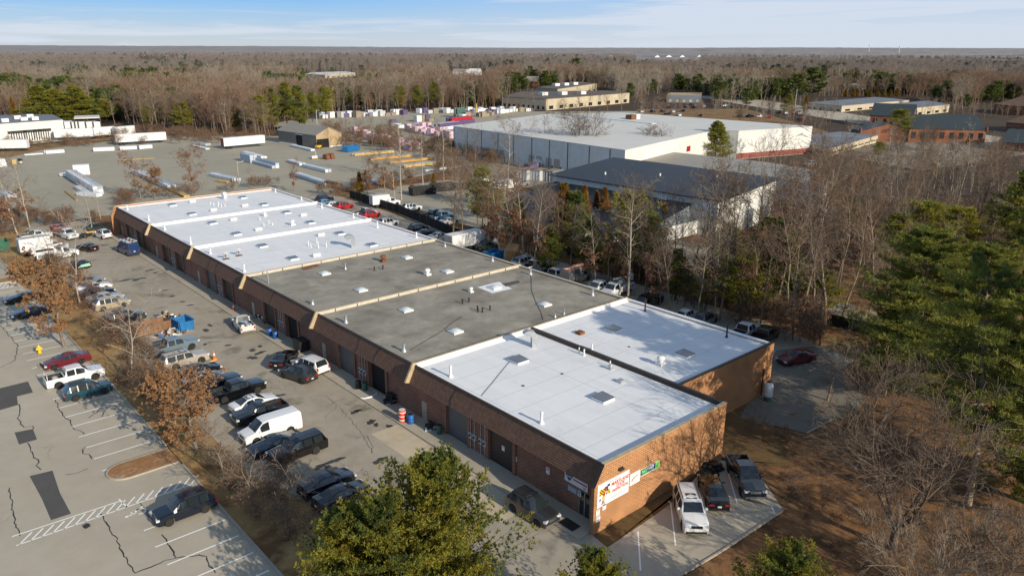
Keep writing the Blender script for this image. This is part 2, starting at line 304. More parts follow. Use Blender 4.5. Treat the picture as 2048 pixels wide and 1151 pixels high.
def vehicle_meshes(kind):
    if kind in _VM: return _VM[kind]
    s = SPECS[kind]; Ln, W = s['L'], s['W']; c0, c1, c2, c3 = s['cab']; bed = s.get('bed'); Rw = s['R']; Ra = Rw*1.16
    us = {0, .25, Ln-.25, Ln, c0, c1, c2, c3}
    for a, _ in s['top']: us.add(a)
    for a, b in s['win']: us.update((a, b))
    for wx in s['wx']:
        if wx > Ln: continue
        for t in range(0, 181, 20): us.add(min(Ln, max(0, wx+Ra*math.cos(R(t)))))
    if bed: us.update(bed)
    us = sorted(us); uu = [us[0]]
    for a in us[1:]:
        if a-uu[-1] > .012: uu.append(a)
    us = uu
    hwt = [(0, .84), (.12, .93), (.5, .99), (1.0, 1), (Ln-.6, 1), (Ln-.1, .95), (Ln, .90)]
    if bed or kind in ('van', 'tallvan', 'bigsuv', 'minivan'): hwt = [(0, .90), (.12, .96), (.5, 1), (Ln-.2, 1), (Ln, .97)]
    if 'cab' in kind: hwt = [(0, .86), (.15, .94), (.5, 1), (Ln, 1)]
    rings = []
    for u in us:
        zt = lerp_tab(s['top'], u); zb = min(lerp_tab(s['belt'], u), zt-.03); hw = W/2*lerp_tab(hwt, u)
        t = 0
        if c0 <= u <= c3: t = (u-c0)/(c1-c0) if u < c1 else 1 if u <= c2 else (c3-u)/(c3-c2)
        ht = hw*(.9+(s['tuck']-.9)*max(0, min(1, t)))
        ze = zt-.07*t-.02
        if ze < zb+.01: ze = zb+.01
        zbt = s['clr']+(.06 if u < .02 or u > Ln-.02 else 0)
        for wx in s['wx']:
            if abs(u-wx) < Ra: zbt = max(zbt, Rw+math.sqrt(max(0, Ra*Ra-(u-wx)**2)))
        zbt = min(zbt, zb-.1); zm = zbt+(zb-zbt)*.55
        rings.append((u, [(hw-.22, zbt), (hw-.03, zbt), (hw, zm), (hw*.985, zb), (ht, ze), (max(.05, ht-.1), zt), (0, zt+.025)], zt))
    parts = {'body': MB(), 'windshield': MB(), 'rear_window': MB(), 'side_window': []}
    wins = [[MB(), MB()] for _ in s['win']]
    def q(mb, pts): mb.add(pts, [(0, 1, 2, 3)])
    for (u0, r0, _), (u1, r1, _) in zip(rings, rings[1:]):
        um = (u0+u1)/2
        for sg in (-1, 1):
            P = lambda u, p: (Ln/2-u, sg*p[0], p[1])
            for i in range(6):
                pts = [P(u0, r0[i]), P(u1, r1[i]), P(u1, r1[i+1]), P(u0, r0[i+1])]
                if bed and bed[0] < um < bed[1] and i >= 4: continue
                dst = parts['body']
                if i == 5 and c0 < um < c1: dst = parts['windshield']
                if i == 5 and c2 < um < c3 and kind not in ('van', 'tallvan', 'cab'): dst = parts['rear_window']
                if i == 3:
                    for k, (a, b) in enumerate(s['win']):
                        if a < um < b: dst = wins[k][0 if sg < 0 else 1]
                q(dst, pts)
            q(parts['body'], [P(u0, r0[0]), P(u1, r1[0]), (Ln/2-u1, 0, r1[0][1]), (Ln/2-u0, 0, r0[0][1])])
    for u, r in ((rings[0][0], rings[0][1]), (rings[-1][0], rings[-1][1])):
        pts = [(Ln/2-u, -a, b) for a, b in r]+[(Ln/2-u, a, b) for a, b in r[::-1][1:]]
        parts['body'].add(pts, [tuple(range(len(pts)))])
    out = {'body': parts['body'].mesh(kind+'_body', (PT['white'],), 28), 'windshield': parts['windshield'].mesh(kind+'_windshield', (GLASS,), 40)}
    if parts['rear_window'].f: out['rear_window'] = parts['rear_window'].mesh(kind+'_rear_window', (GLASS,), 40)
    out['side_window'] = [w_.mesh(kind+'_side_window', (GLASS,)) for pr in wins for w_ in pr]
    f0 = Ln/2; hz = lerp_tab(s['top'], .1)-.13
    out['headlight'] = [MB().cbox((f0-.10, sg*W/2*.74, hz), (.26, .40, .17), rz=-sg*.22).mesh('headlight', (HEAD,)) for sg in (-1, 1)]
    out['grille'] = MB().box(f0-.1, f0+.012, -W*.22, W*.22, hz-.17, hz+.05).mesh('grille', (TRIM,))
    out['bumper'] = [MB().box(f0-.16, f0+.03, -W*.41, W*.41, s['clr']+.06, s['clr']+.22).mesh('bumper', (TRIM,))]
    if s['tl']:
        tz, tw, th = s['tl'][0], s['tl'][1], s['tl'][2]; zz = lerp_tab(s['belt'], Ln-.05)-th/2-.06 if bed is None else s['tl'][0]
        out['taillight'] = [MB().cbox((-f0+.06, sg*(W/2*.93-tw/2), max(tz, zz)+(.12 if kind in ('bigsuv', 'minivan', 'van', 'tallvan') else 0)), (.18, tw, th)).mesh('taillight', (TAIL,)) for sg in (-1, 1)]
        out['plate'] = MB().box(-f0-.02, -f0+.05, -.16, .16, max(.55, tz-.08), max(.55, tz-.08)+.15).mesh('plate', (PLATE,))
        out['bumper'].append(MB().box(-f0-.04, -f0+.14, -W*.43, W*.43, s['clr']+.08, s['clr']+.24).mesh('bumper', (TRIM if not bed else CHROME,)))
    mz = lerp_tab(s['belt'], c0+.4)+.12
    out['mirror'] = [MB().cbox((f0-c0-.42, sg*(W/2+.08), mz), (.14, .22, .16)).mesh('mirror', (PT['white'],)) for sg in (-1, 1)]
    zr = lerp_tab(s['top'], (c1+c2)/2)
    if s['rack']: out['roof_rail'] = [MB().box(f0-c2+.1, f0-c1-.35, sg*W/2*s['tuck']*.86-.025, sg*W/2*s['tuck']*.86+.025, zr-.03, zr+.08).mesh('roof_rail', (TRIM,)) for sg in (-1, 1)]
    ub = c1+.35; zz = lerp_tab(s['top'], ub+.35)
    out['sunroof'] = MB().prism([(f0-ub, -.42, lerp_tab(s['top'], ub)), (f0-ub-.75, -.42, lerp_tab(s['top'], ub+.75)), (f0-ub-.75, .42, lerp_tab(s['top'], ub+.75)), (f0-ub, .42, lerp_tab(s['top'], ub))], (0, 0, .034)).mesh('sunroof', (GLASS,))
    if bed:
        b0, b1 = f0-bed[1], f0-bed[0]; hw = W/2*.985-.09; zt = lerp_tab(s['belt'], Ln-.5)+.012; zf = .78; mb = MB()
        mb.add([(b0, -hw, zf), (b1, -hw, zf), (b1, hw, zf), (b0, hw, zf), (b0, -hw, zt), (b1, -hw, zt), (b1, hw, zt), (b0, hw, zt)], [(0, 1, 2, 3), (0, 1, 5, 4), (1, 2, 6, 5), (2, 3, 7, 6), (3, 0, 4, 7)])
        out['cargo_bed'] = mb.mesh(kind+'_cargo_bed', (TRIM,), fix=False)
        o2 = W/2*.985
        out['bed_rail'] = [MB().box(b0, b1, min(sg*hw, sg*o2), max(sg*hw, sg*o2), zt-.02, zt+.012).mesh(kind+'_bed_rail', (PT['white'],)) for sg in (-1, 1)]
    wr = Rw; ww = .23
    out['tyre'] = MB().lathe([(wr*.66, -ww/2), (wr*.93, -ww/2), (wr, -ww/2+.04), (wr, ww/2-.04), (wr*.93, ww/2), (wr*.66, ww/2)], 20, axis='y').mesh('wheel', (TYRE,), 40)
    rm = MB().lathe([(0, -ww*.22), (wr*.68, -ww*.22)], 16, axis='y').lathe([(0, ww*.22), (wr*.68, ww*.22)], 16, axis='y')
    rm.lathe([(wr*.60, -ww*.49), (wr*.70, -ww*.49)], 20, axis='y').lathe([(wr*.60, ww*.49), (wr*.70, ww*.49)], 20, axis='y')
    for k in range(5):
        t = 2*math.pi*k/5
        for yy in (-ww*.46, ww*.46): rm.add([(wr*a*math.cos(t)-b*math.sin(t), yy, wr*a*math.sin(t)+b*math.cos(t)) for a, b in ((.0, -.05), (.64, -.055), (.64, .055), (.0, .05))], [(0, 1, 2, 3)])
    out['rim'] = rm.mesh('rim', (RIM,))
    _VM[kind] = out; return out
def add_wheels(t, vm, xs, W, Rw, dark=False):
    for x in xs:
        for sg in (-1, 1):
            a = put('wheel', vm['tyre'], t, (x, sg*(W/2-.13), Rw)); b = put('rim', vm['rim'], a)
            if dark: recolor(b, RIMD)
def vehicle(kind, loc, heading, color, label, cat='car', name='parked_car', group=None, sunroof=False, dark=False, detail=True, rack=None, chrome=False):
    """loc = ground centre, heading in degrees (0 = +X, 90 = +Y)"""
    vm = vehicle_meshes(kind); s = SPECS[kind]; p = PT[color] if isinstance(color, str) else color
    t = thing(name, label, cat, (loc[0], loc[1], 0), R(heading), group)
    b = put('body', vm['body'], t); recolor(b, p)
    put('windshield', vm['windshield'], t)
    if 'rear_window' in vm: put('rear_window', vm['rear_window'], t)
    for m in vm['side_window']: put('side_window', m, t)
    add_wheels(t, vm, [s['L']/2-wx for wx in s['wx'] if wx < s['L']], s['W'], s['R'], dark)
    if 'cargo_bed' in vm: 
        put('cargo_bed', vm['cargo_bed'], t)
        for m in vm['bed_rail']: recolor(put('bed_rail', m, t), p)
    if not detail: return t
    for m in vm['headlight']: put('headlight', m, t)
    g = put('grille', vm['grille'], t)
    if chrome: recolor(g, CHROME)
    for m in vm['bumper']:
        bo = put('bumper', m, t)
        if chrome: recolor(bo, CHROME)
    for m in vm.get('taillight', ()): put('taillight', m, t)
    for m in vm['mirror']: recolor(put('mirror', m, t), p)
    if 'plate' in vm: put('license_plate', vm['plate'], t)
    if (s['rack'] if rack is None else rack):
        for m in vm.get('roof_rail', ()): put('roof_rail', m, t)
    if sunroof: put('sunroof', vm['sunroof'], t)
    return t
def at2(rear, nose, z=.75):
    """centre and heading from two pixels (tail, nose) seen at height z"""
    a, b = G(*rear, z), G(*nose, z); d = b-a
    return (a+b)/2, math.degrees(math.atan2(d.y, d.x))
def park(kind, px, py, heading, color, label, z=.8, **k):
    p = G(px, py, z); return vehicle(kind, p, heading, color, label, **k)

# ------------------------------------------------------------------ trees
def tubes_np(segs, k):
    """segs: (p0, p1, r0, r1) list -> open tapered prisms"""
    A = np.array([(*s[0], *s[1], s[2], s[3]) for s in segs], dtype=np.float64)
    p0, p1, r0, r1 = A[:, 0:3], A[:, 3:6], A[:, 6], A[:, 7]
    d = p1-p0; d /= np.maximum(np.linalg.norm(d, axis=1, keepdims=True), 1e-6)
    h = np.where(np.abs(d[:, 2:3]) > .9, np.array([[1., 0, 0]]), np.array([[0, 0, 1.]])); a = np.cross(d, h); a /= np.linalg.norm(a, axis=1, keepdims=True); b = np.cross(d, a)
    n = len(segs); V = np.empty((n, 2*k, 3))
    for j in range(k):
        t = 2*math.pi*j/k; o = a*math.cos(t)+b*math.sin(t)
        V[:, j] = p0+o*r0[:, None]; V[:, k+j] = p1+o*r1[:, None]
    base = (np.arange(n)*2*k)[:, None, None]
    fc = np.array([[j, (j+1) % k, k+(j+1) % k, k+j] for j in range(k)])[None]
    return V.reshape(-1, 3), (base+fc).reshape(-1, 4)
def np_mesh(name, chunks, mats):
    """chunks: (verts, quads, material index)"""
    vs, fs, ms, o = [], [], [], 0
    for v, f, m in chunks:
        if len(v) == 0: continue
        vs.append(v); fs.append(f+o); ms.append(np.full(len(f), m, dtype=np.int32)); o += len(v)
    V = np.concatenate(vs).astype(np.float32); Fc = np.concatenate(fs).astype(np.int32); mi = np.concatenate(ms)
    me = bpy.data.meshes.new(name); me.vertices.add(len(V)); me.vertices.foreach_set('co', V.ravel())
    me.loops.add(Fc.size); me.loops.foreach_set('vertex_index', Fc.ravel()); me.polygons.add(len(Fc))
    me.polygons.foreach_set('loop_start', np.arange(0, Fc.size, 4, dtype=np.int32))
    for m in mats: me.materials.append(m)
    me.polygons.foreach_set('material_index', mi); me.update(calc_edges=True); return me
def blades(P, rng, n, ln, wd, up=0.0, out=None, spread=1.0):
    """n thin leaf quads around each point"""
    P = np.repeat(np.asarray(P), n, axis=0); m = len(P)
    d = rng.normal(size=(m, 3))*spread
    if out is not None: d += np.repeat(np.asarray(out), n, axis=0)
    d[:, 2] += up; d /= np.linalg.norm(d, axis=1, keepdims=True)+1e-9
    s = np.cross(d, rng.normal(size=(m, 3))); s /= np.linalg.norm(s, axis=1, keepdims=True)+1e-9
    l = (ln*(.6+.8*rng.random(m)))[:, None]; w_ = (wd*(.7+.6*rng.random(m)))[:, None]
    V = np.stack([P-s*w_*.5, P+d*l*.5-s*w_, P+d*l, P+d*l*.5+s*w_], 1)
    return V.reshape(-1, 3), np.arange(m*4).reshape(-1, 4)
def grow(seed, H, r0, first=.35, nb=16, lr=.42, up=.35, lv=3, wob=.16, ang=(.6, 1.05), mult=(7, 5, 4), fork=0, twig=.012, lean=(0, 0), taper=.85):
    rg = random.Random(seed); big, small, tips = [], [], []
    def rv(): return Vector((rg.gauss(0, 1), rg.gauss(0, 1), rg.gauss(0, 1)))
    def limb(p, d, Ln, r, lvl):
        n = max(2, min(7, int(Ln/(.9 if lvl > 1 else .7)+1))) if lvl else 9
        pts = [p]; rs = [r]
        for i in range(n):
            d = (d+rv()*wob*(.5 if lvl == 0 else 1)+Vector((0, 0, up*(.12 if lvl else .3)))).normalized()
            p = p+d*(Ln/n); pts.append(p); rs.append(max(twig, r*(1-taper*(i+1)/n)))
        dst = big if lvl < 2 else small
        for a, b, x, y in zip(pts, pts[1:], rs, rs[1:]): dst.append((a, b, x, y))
        if lvl >= lv: tips.append(pts[-1]); tips.append(pts[len(pts)//2]); return
        m = nb if lvl == 0 else mult[lvl-1]
        for c in range(m):
            t = (first+(1-first)*(c+rg.random())/m) if lvl == 0 else .2+.8*(c+rg.random())/m
            x = min(n-1e-3, t*n); i = int(x); q = pts[i].lerp(pts[i+1], x-i); ax = (pts[i+1]-pts[i]).normalized()
            s = rv(); s = (s-ax*s.dot(ax)).normalized(); an = rg.uniform(*ang)
            nd = ax*math.cos(an)+s*math.sin(an)
            if lvl == 0:
                prof = math.sin(math.pi*min(1, (.25+.75*(1-(t-first)/(1-first)))))
                l2 = H*lr*(.35+.65*prof)*rg.uniform(.7, 1.15)
            else: l2 = Ln*rg.uniform(.35, .62)*(1.15-.5*t)
            rr = max(twig, min(rs[i]*.72, r*(.42 if lvl == 0 else .5)*(1.1-.6*t)))
            limb(q, nd, l2, rr, lvl+1)
    d0 = Vector((lean[0], lean[1], 1)).normalized()
    if fork:
        q = Vector((0, 0, 0)); h0 = H*.16; big.append((q, q+d0*h0, r0, r0*.85))
        for k in range(fork):
            a = 2*math.pi*(k+rg.random()*.6)/fork; dd = (d0+Vector((math.cos(a), math.sin(a), 0))*rg.uniform(.35, .75)).normalized()
            limb(q+d0*h0*.95, dd, H*rg.uniform(.72, .9), r0*.6, 0)
    else: limb(Vector((0, 0, 0)), d0, H, r0, 0)
    return big, small, tips
def bark(name, c): return ground_mat(name, ((.3, tuple(x*.6 for x in c)), (.7, tuple(x*1.25 for x in c))), (.6, 3, 14), bmp=.2)
BARK = bark('bark_grey_brown', (.27, .21, .155)); BARKP = bark('bark_pale', (.42, .36, .29)); BARKD = bark('bark_dark', (.075, .058, .045))
def leafm(name, c, var=.45, sc=.6, rough=.7):
    m = bpy.data.materials.new(name); nt, N, L, b = nodes_of(m); b.inputs['Roughness'].default_value = rough; b.inputs['Specular IOR Level'].default_value = .25
    f = noise(nt, coords(nt, 'World'), sc, 3); g = noise(nt, coords(nt, 'World'), sc*14, 2)
    r = ramp(nt, ((.3, tuple(x*(1-var) for x in c)), (.72, tuple(x*(1+var) for x in c)))); L.new(math_n(nt, 'ADD', math_n(nt, 'MULTIPLY', f, .6), math_n(nt, 'MULTIPLY', g, .4)), r.inputs[0]); L.new(r.outputs[0], b.inputs['Base Color'])
    tr = N.new('ShaderNodeBsdfTranslucent'); L.new(r.outputs[0], tr.inputs['Color']); ms = N.new('ShaderNodeMixShader'); ms.inputs[0].default_value = .36
    L.new(b.outputs[0], ms.inputs[1]); L.new(tr.outputs[0], ms.inputs[2]); L.new(ms.outputs[0], N['Material Output'].inputs['Surface'])
    MATS[name] = m; return m
RUSSET = leafm('russet_oak_leaf', (.40, .225, .11)); TANLEAF = leafm('tan_dead_leaf', (.36, .20, .12)); PINEG = leafm('pine_needle', (.22, .235, .045)); PINEY = leafm('yellow_green_needle', (.32, .28, .04)); PINED = leafm('dark_needle', (.090, .125, .038)); CEDAR = leafm('cedar_orange', (.30, .135, .03)); SHRUB = leafm('shrub_leaf', (.09, .11, .025)); FIRG = leafm('grey_green_needle', (.34, .33, .07))
TWIGF = bark('twig_brown', (.195, .138, .098)); TWIGR = bark('twig_reddish', (.20, .122, .084)); TWIGG = bark('twig_grey', (.245, .195, .148)); TWIGH = bark('twig_hazy', (.275, .232, .205)); TWF1 = bark('twig_wood_tan', (.29, .222, .163)); TWF2 = bark('twig_wood_red', (.27, .180, .130)); TWF3 = bark('twig_wood_grey', (.355, .30, .24)); PINEH = M('pine_hazy', (.085, .105, .075), .9, 0, .3, .05, kind='World')  # TWIGH and PINEH: distance haze mixed into the base colour
TREES = {}
def bare(name, seed, H, r0, mb=BARK, mt=TWIGF, leaf=None, leafn=3, leafsz=.17, leaffrac=1.0, low=False, **k):
    big, small, tips = grow(seed, H, r0, **k)
    rng = np.random.default_rng(seed)
    v0, f0 = tubes_np(big, 5); ch = []
    if small: v1, f1 = tubes_np(small, 3); ch.append((v1, f1, 0))
    if leaf:
        T = np.array([tuple(t) for t in tips])
        if low: T = T[T[:, 2] < H*low]
        T = T[rng.random(len(T)) < leaffrac]
        v2, f2 = blades(T+rng.normal(size=T.shape)*.12, rng, leafn, leafsz, leafsz*.42, -.2); ch.append((v2, f2, 1))
    TREES[name] = (np_mesh(name+'_trunk', [(v0, f0, 0)], (mb,)), np_mesh(name+'_crown', ch, (mt,)+((leaf,) if leaf else ())), H)
def pine(name, seed, H, r0, needles, base=.2, width=.24, whorl=.55, per=6, tuft=5, ln=.30, wd=.035, rise=.15, droop=0.0, shape=.8, mb=BARKD, irregular=.35, sub=6, lean=(0, 0), flat=0.0, cl=.35):
    rg = random.Random(seed); rng = np.random.default_rng(seed); segs, br, pts, outs = [], [], [], []
    p = Vector((0, 0, 0)); n = 12; pr = [p]
    for i in range(n):
        q = Vector((lean[0]*H*((i+1)/n)**1.5, lean[1]*H*((i+1)/n)**1.5, H*(i+1)/n))+Vector((rg.gauss(0, .05), rg.gauss(0, .05), 0)); segs.append((p, q, r0*(1-.93*i/n), r0*(1-.93*(i+1)/n))); p = q; pr.append(p)
    def tr(z): x = min(n-1e-3, z/H*n); i = int(x); return pr[i].lerp(pr[i+1], x-i)
    z = H*base
    while z < H*.985:
        t = (z/H-base)/(1-base); prof = ((1-t)**shape)*min(1, .45+t*3.2)
        m = max(3, int(per*(1-.4*t)))
        for k in range(m):
            if rg.random() < irregular*.35: continue
            a = rg.uniform(0, 2*math.pi); Lb = H*width*prof*rg.uniform(1-irregular, 1+irregular*.6)+.25
            d = Vector((math.cos(a), math.sin(a), rise*(1+1.6*t)-droop*(1-t)+rg.gauss(0, .12)))
            s = tr(z+rg.uniform(-.5, .5)*whorl*.6 if z+whorl < H else z); q = s; ns = 4
            for i in range(ns):
                d2 = (d+Vector((rg.gauss(0, .1), rg.gauss(0, .1), .08*i))).normalized(); e = q+d2*(Lb/ns); br.append((q, e, max(.012, .05*r0/.2*(1-i/ns)), max(.008, .05*r0/.2*(1-(i+1)/ns))))
                if i >= 1 or Lb < 1.2:
                    side = d2.cross(Vector((0, 0, 1))).normalized(); w_ = Lb*cl*(.4+.6*(1-abs(i-2)/3.))
                    for j in range(sub):
                        f_ = rg.random(); pp = q.lerp(e, f_)+side*rg.uniform(-1, 1)*w_+Vector((0, 0, rg.gauss(0, .12)+.06)); pts.append(tuple(pp)); outs.append(tuple((d2*.6+side*.3*(1 if (pp-q).dot(side) > 0 else -1)+Vector((0, 0, .55)))*(1-flat)))
                q = e
        z += whorl*rg.uniform(.7, 1.3)*(1.15-.5*t)
    pts.append(tuple(tr(H*.99))); outs.append((0, 0, 1))
    P = np.array(pts); O = np.array(outs); mi = rng.random(len(P))
    v0, f0 = tubes_np(segs, 7); v1, f1 = tubes_np(br, 3); ch = [(v1, f1, 0)]
    nm = needles if isinstance(needles, (tuple, list)) else (needles,)
    cuts = np.linspace(0, 1, len(nm)+1)
    # clumps share a tone: choose by a coarse spatial hash
    hsh = (np.sin(P[:, 0]*1.3+P[:, 2]*.9+seed)*.5+np.sin(P[:, 1]*1.1-P[:, 2]*1.7)*.5)*.5+.5; hsh = np.clip(.65*hsh+.35*mi, 0, .999)
    for i in range(len(nm)):
        s = (hsh >= cuts[i]) & (hsh < cuts[i+1])
        if s.any(): v2, f2 = blades(P[s], rng, tuft, ln, wd, .1, O[s]*1.2, .75); ch.append((v2, f2, i+1))
    TREES[name] = (np_mesh(name+'_trunk', [(v0, f0, 0)], (mb,)), np_mesh(name+'_crown', ch, (mb,)+tuple(nm)), H)
# woodland bare trees (tall, narrow) in several individuals
for i in range(4): bare('wood%d' % i, 10+i, 15, .17, mt=(TWIGF, TWIGG, TWIGF, TWIGR)[i], first=.30, nb=17, lr=.30, up=.5, lv=3, mult=(7, 5, 4), twig=.016, ang=(.5, .95))
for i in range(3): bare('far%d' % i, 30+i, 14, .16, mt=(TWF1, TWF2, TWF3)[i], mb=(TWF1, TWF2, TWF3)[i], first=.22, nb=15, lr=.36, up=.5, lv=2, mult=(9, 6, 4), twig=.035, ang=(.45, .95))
bare('pale0', 41, 15, .17, BARKP, BARKP, first=.3, nb=13, lr=.3, up=.5, twig=.017, mult=(6, 4, 3)); bare('pale1', 42, 17, .2, BARKP, TWIGG, first=.45, nb=13, lr=.28, up=.5, twig=.017, mult=(6, 5, 4))
bare('oak0', 51, 9, .17, BARK, TWIGF, RUSSET, 15, .17, first=.18, nb=16, lr=.46, up=.25, twig=.014, mult=(7, 5, 4), ang=(.7, 1.2))
bare('oak1', 52, 10, .17, BARK, TWIGF, TANLEAF, 3, .22, .5, first=.2, nb=15, lr=.42, up=.3, twig=.014, mult=(7, 5, 4), ang=(.7, 1.2))
bare('oak2', 53, 15, .18, BARKP, TWIGG, TANLEAF, 5, .24, .9, low=.55, first=.18, nb=17, lr=.30, up=.4, twig=.015, mult=(7, 5, 4), ang=(.7, 1.15))
bare('oak3', 54, 12, .16, BARK, TWIGR, TANLEAF, 5, .22, .6, low=.75, first=.18, nb=16, lr=.32, up=.4, twig=.015, mult=(7, 5, 4), ang=(.6, 1.1))
TWIGD = bark('twig_dark', (.165, .122, .092)); bare('spread', 61, 13, .30, TWIGD, TWIGD, first=.2, nb=13, lr=.5, up=.25, lv=3, mult=(9, 7, 6), twig=.017, fork=4, ang=(.45, .95), wob=.13)
bare('bush', 71, 5, .06, BARK, TWIGG, first=.1, nb=9, lr=.5, up=.5, lv=3, mult=(6, 5, 4), twig=.010, fork=6, ang=(.3, .7), wob=.1)
bare('young0', 72, 7.5, .09, BARKP, BARKP, first=.25, nb=12, lr=.38, up=.45, lv=3, mult=(5, 4, 3), twig=.012)
bare('young1', 73, 6, .08, BARK, TWIGG, first=.2, nb=12, lr=.38, up=.45, lv=3, mult=(6, 4, 3), twig=.012)
bare('thicket', 74, 3.2, .04, TWIGF, TWIGF, TANLEAF, 2, .12, .15, first=.05, nb=9, lr=.6, up=.4, lv=3, mult=(5, 4, 3), twig=.009, fork=5, ang=(.4, 1.0), wob=.2)
pine('pine0', 81, 13, .16, (PINED, PINEG, PINEY), base=.15, width=.30, per=8, tuft=6, ln=.42, wd=.05, sub=8, shape=.65)
pine('pine1', 82, 12, .15, (PINEG, PINEY, PINEG), base=.3, width=.40, per=7, tuft=6, ln=.45, wd=.055, sub=9, shape=.42, irregular=.5)
pine('pine2', 83, 15, .17, (PINED, PINEG, PINEY), base=.3, width=.30, per=7, tuft=6, ln=.45, wd=.055, sub=9, shape=.5, irregular=.5)
pine('virginia', 84, 8.5, .16, (PINED, PINEG, PINEY, PINEY), base=.04, width=.62, per=10, whorl=.34, tuft=11, ln=.18, wd=.025, sub=26, shape=.62, rise=.35, irregular=.6, cl=.2)
pine('white0', 85, 22, .36, (PINED, PINEG, PINEG, FIRG), base=.08, width=.40, per=11, whorl=.60, tuft=8, ln=.36, wd=.03, sub=24, shape=.45, rise=.12, droop=.1, irregular=.5, cl=.16, mb=BARK)
pine('white1', 86, 19, .3, (PINED, PINEG, FIRG), base=.12, width=.40, per=9, whorl=.7, tuft=8, ln=.36, wd=.03, sub=22, shape=.45, rise=.1, droop=.12, irregular=.55, cl=.16, mb=BARK)
pine('white2', 92, 20, .32, (PINED, PINEG, FIRG), base=.38, width=.36, per=9, whorl=.7, tuft=8, ln=.36, wd=.03, sub=22, shape=.4, rise=.1, droop=.15, irregular=.6, cl=.16, mb=BARK, lean=(.12, .05))
pine('cedar0', 87, 8, .12, (PINEG, CEDAR, PINEY), base=.06, width=.24, per=8, whorl=.32, tuft=5, ln=.32, wd=.045, sub=5, shape=.8, rise=.9, irregular=.3)
pine('cedar1', 88, 8.5, .12, (CEDAR, CEDAR, PINEY), base=.06, width=.23, per=8, whorl=.32, tuft=5, ln=.32, wd=.045, sub=5, shape=.8, rise=.9, irregular=.3)
pine('spruce', 89, 11, .15, (PINEY, PINEG), base=.04, width=.36, per=9, whorl=.48, tuft=5, ln=.40, wd=.05, sub=8, shape=.8, rise=.05, irregular=.35)
pine('farpine', 90, 13, .2, (PINED, PINED, PINEG), base=.2, width=.38, per=6, whorl=.8, tuft=6, ln=.9, wd=.14, sub=4, shape=.4, irregular=.45)
pine('evershrub', 91, 3, .06, (SHRUB, PINEG), base=.02, width=.5, per=8, whorl=.3, tuft=6, ln=.2, wd=.04, sub=5, shape=.6, rise=.6)
def tree(kind, x, y, s=1.0, rz=None, label=None, cat='tree', name=None, group=None, sz=None, z=0, tilt=(0, 0), rg=random.Random(5)):
    tm, cm, H = TREES[kind]
    nm = name or ('pine_tree' if kind.startswith(('pine', 'white', 'virg', 'spruce', 'farp')) else 'cedar_tree' if kind.startswith('cedar') else 'shrub' if kind in ('bush', 'thicket', 'evershrub') else 'oak_tree' if kind.startswith('oak') else 'bare_tree')
    t = thing(nm, label, cat, (x, y, z), rg.uniform(0, 6.28) if rz is None else R(rz), group)
    t.rotation_euler.x, t.rotation_euler.y = tilt
    t.scale = (s*(sz or 1), s*(sz or 1), s)
    put('trunk', tm, t); put('crown', cm, t); return t
def tree_px(kind, px, py, top, wide=None, **k):
    """stands at ground pixel (px, py) and reaches image row top"""
    b = G(px, py); h = hgt(b, top); return tree(kind, b.x, b.y, h/TREES[kind][2], sz=wide, **k)

# ------------------------------------------------------------------ ground, roads, yards
GRASS = ground_mat('dry_grass', ((.30, (.17, .095, .038)), (.5, (.36, .225, .095)), (.70, (.52, .37, .18))), (.12, 1.1, 12), stains=(.22, .52, (.13, .062, .026), .8), bmp=.6)
LITTER = ground_mat('leaf_litter', ((.30, (.09, .050, .026)), (.5, (.23, .120, .055)), (.70, (.36, .21, .105))), (.1, 1.6, 9), stains=(.5, .5, (.06, .036, .02), .75), bmp=.8)
WOODF = ground_mat('forest_floor', ((.3, (.035, .025, .018)), (.7, (.10, .068, .045))), (.05, .5, 5), bmp=.3)
LAWN = ground_mat('shaded_lawn', ((.30, (.05, .045, .018)), (.5, (.14, .09, .04)), (.70, (.22, .14, .065))), (.2, 1.5, 14), bmp=.5)  # tree shade over the lawn is put into this darker colour
ASPH = ground_mat('worn_asphalt', ((.28, (.26, .226, .178)), (.5, (.38, .337, .268)), (.72, (.47, .42, .34))), (.09, .7, 12), stains=(.22, .56, (.09, .082, .07), .55), cracks=(.085, .006, .5), bmp=.25)
ASPL = ground_mat('lot_asphalt', ((.28, (.36, .318, .25)), (.5, (.44, .395, .315)), (.72, (.52, .47, .385))), (.06, .5, 12), cracks=(.05, .003, .35), bmp=.25)
ASPY = ground_mat('yard_asphalt', ((.28, (.28, .26, .205)), (.5, (.36, .332, .262)), (.72, (.44, .40, .315))), (.03, .22, 2.2), streak=((.05, .35, 1), .45, (.37, .34, .27)), bmp=.15)
ASPD = ground_mat('shaded_asphalt', ((.28, (.13, .118, .10)), (.72, (.25, .228, .19))), (.1, .8, 12), stains=(.6, .56, (.16, .09, .045), .6), bmp=.25)  # drive colour darkened to hold tree shade; brown blotches are leaf litter
PATCH = ground_mat('patch_asphalt', ((.3, (.085, .082, .078)), (.7, (.125, .12, .115))), (.4, 3, 16), bmp=.3)
CONC = ground_mat('concrete', ((.28, (.34, .30, .235)), (.5, (.43, .385, .31)), (.72, (.50, .455, .375))), (.2, 1.2, 11), stains=(.35, .6, (.2, .17, .13), .5), bmp=.2)
KERB = ground_mat('kerb_concrete', ((.3, (.32, .285, .23)), (.7, (.50, .45, .37))), (.5, 3, 16), bmp=.2)
LINE = ground_mat('road_paint', ((.25, (.66, .66, .64)), (.45, (.88, .88, .86))), (1.2, 6, 22), bmp=.1)
SEAL = M('crack_sealant', (.035, .033, .032), .5, 0, .2, 3)
STRAW = ground_mat('dry_weeds', ((.3, (.13, .075, .032)), (.7, (.34, .21, .10))), (.08, .6, 6), bmp=.4)
DIRT = ground_mat('gravel_dirt', ((.3, (.20, .17, .13)), (.7, (.36, .31, .24))), (.06, .6, 6), bmp=.3)
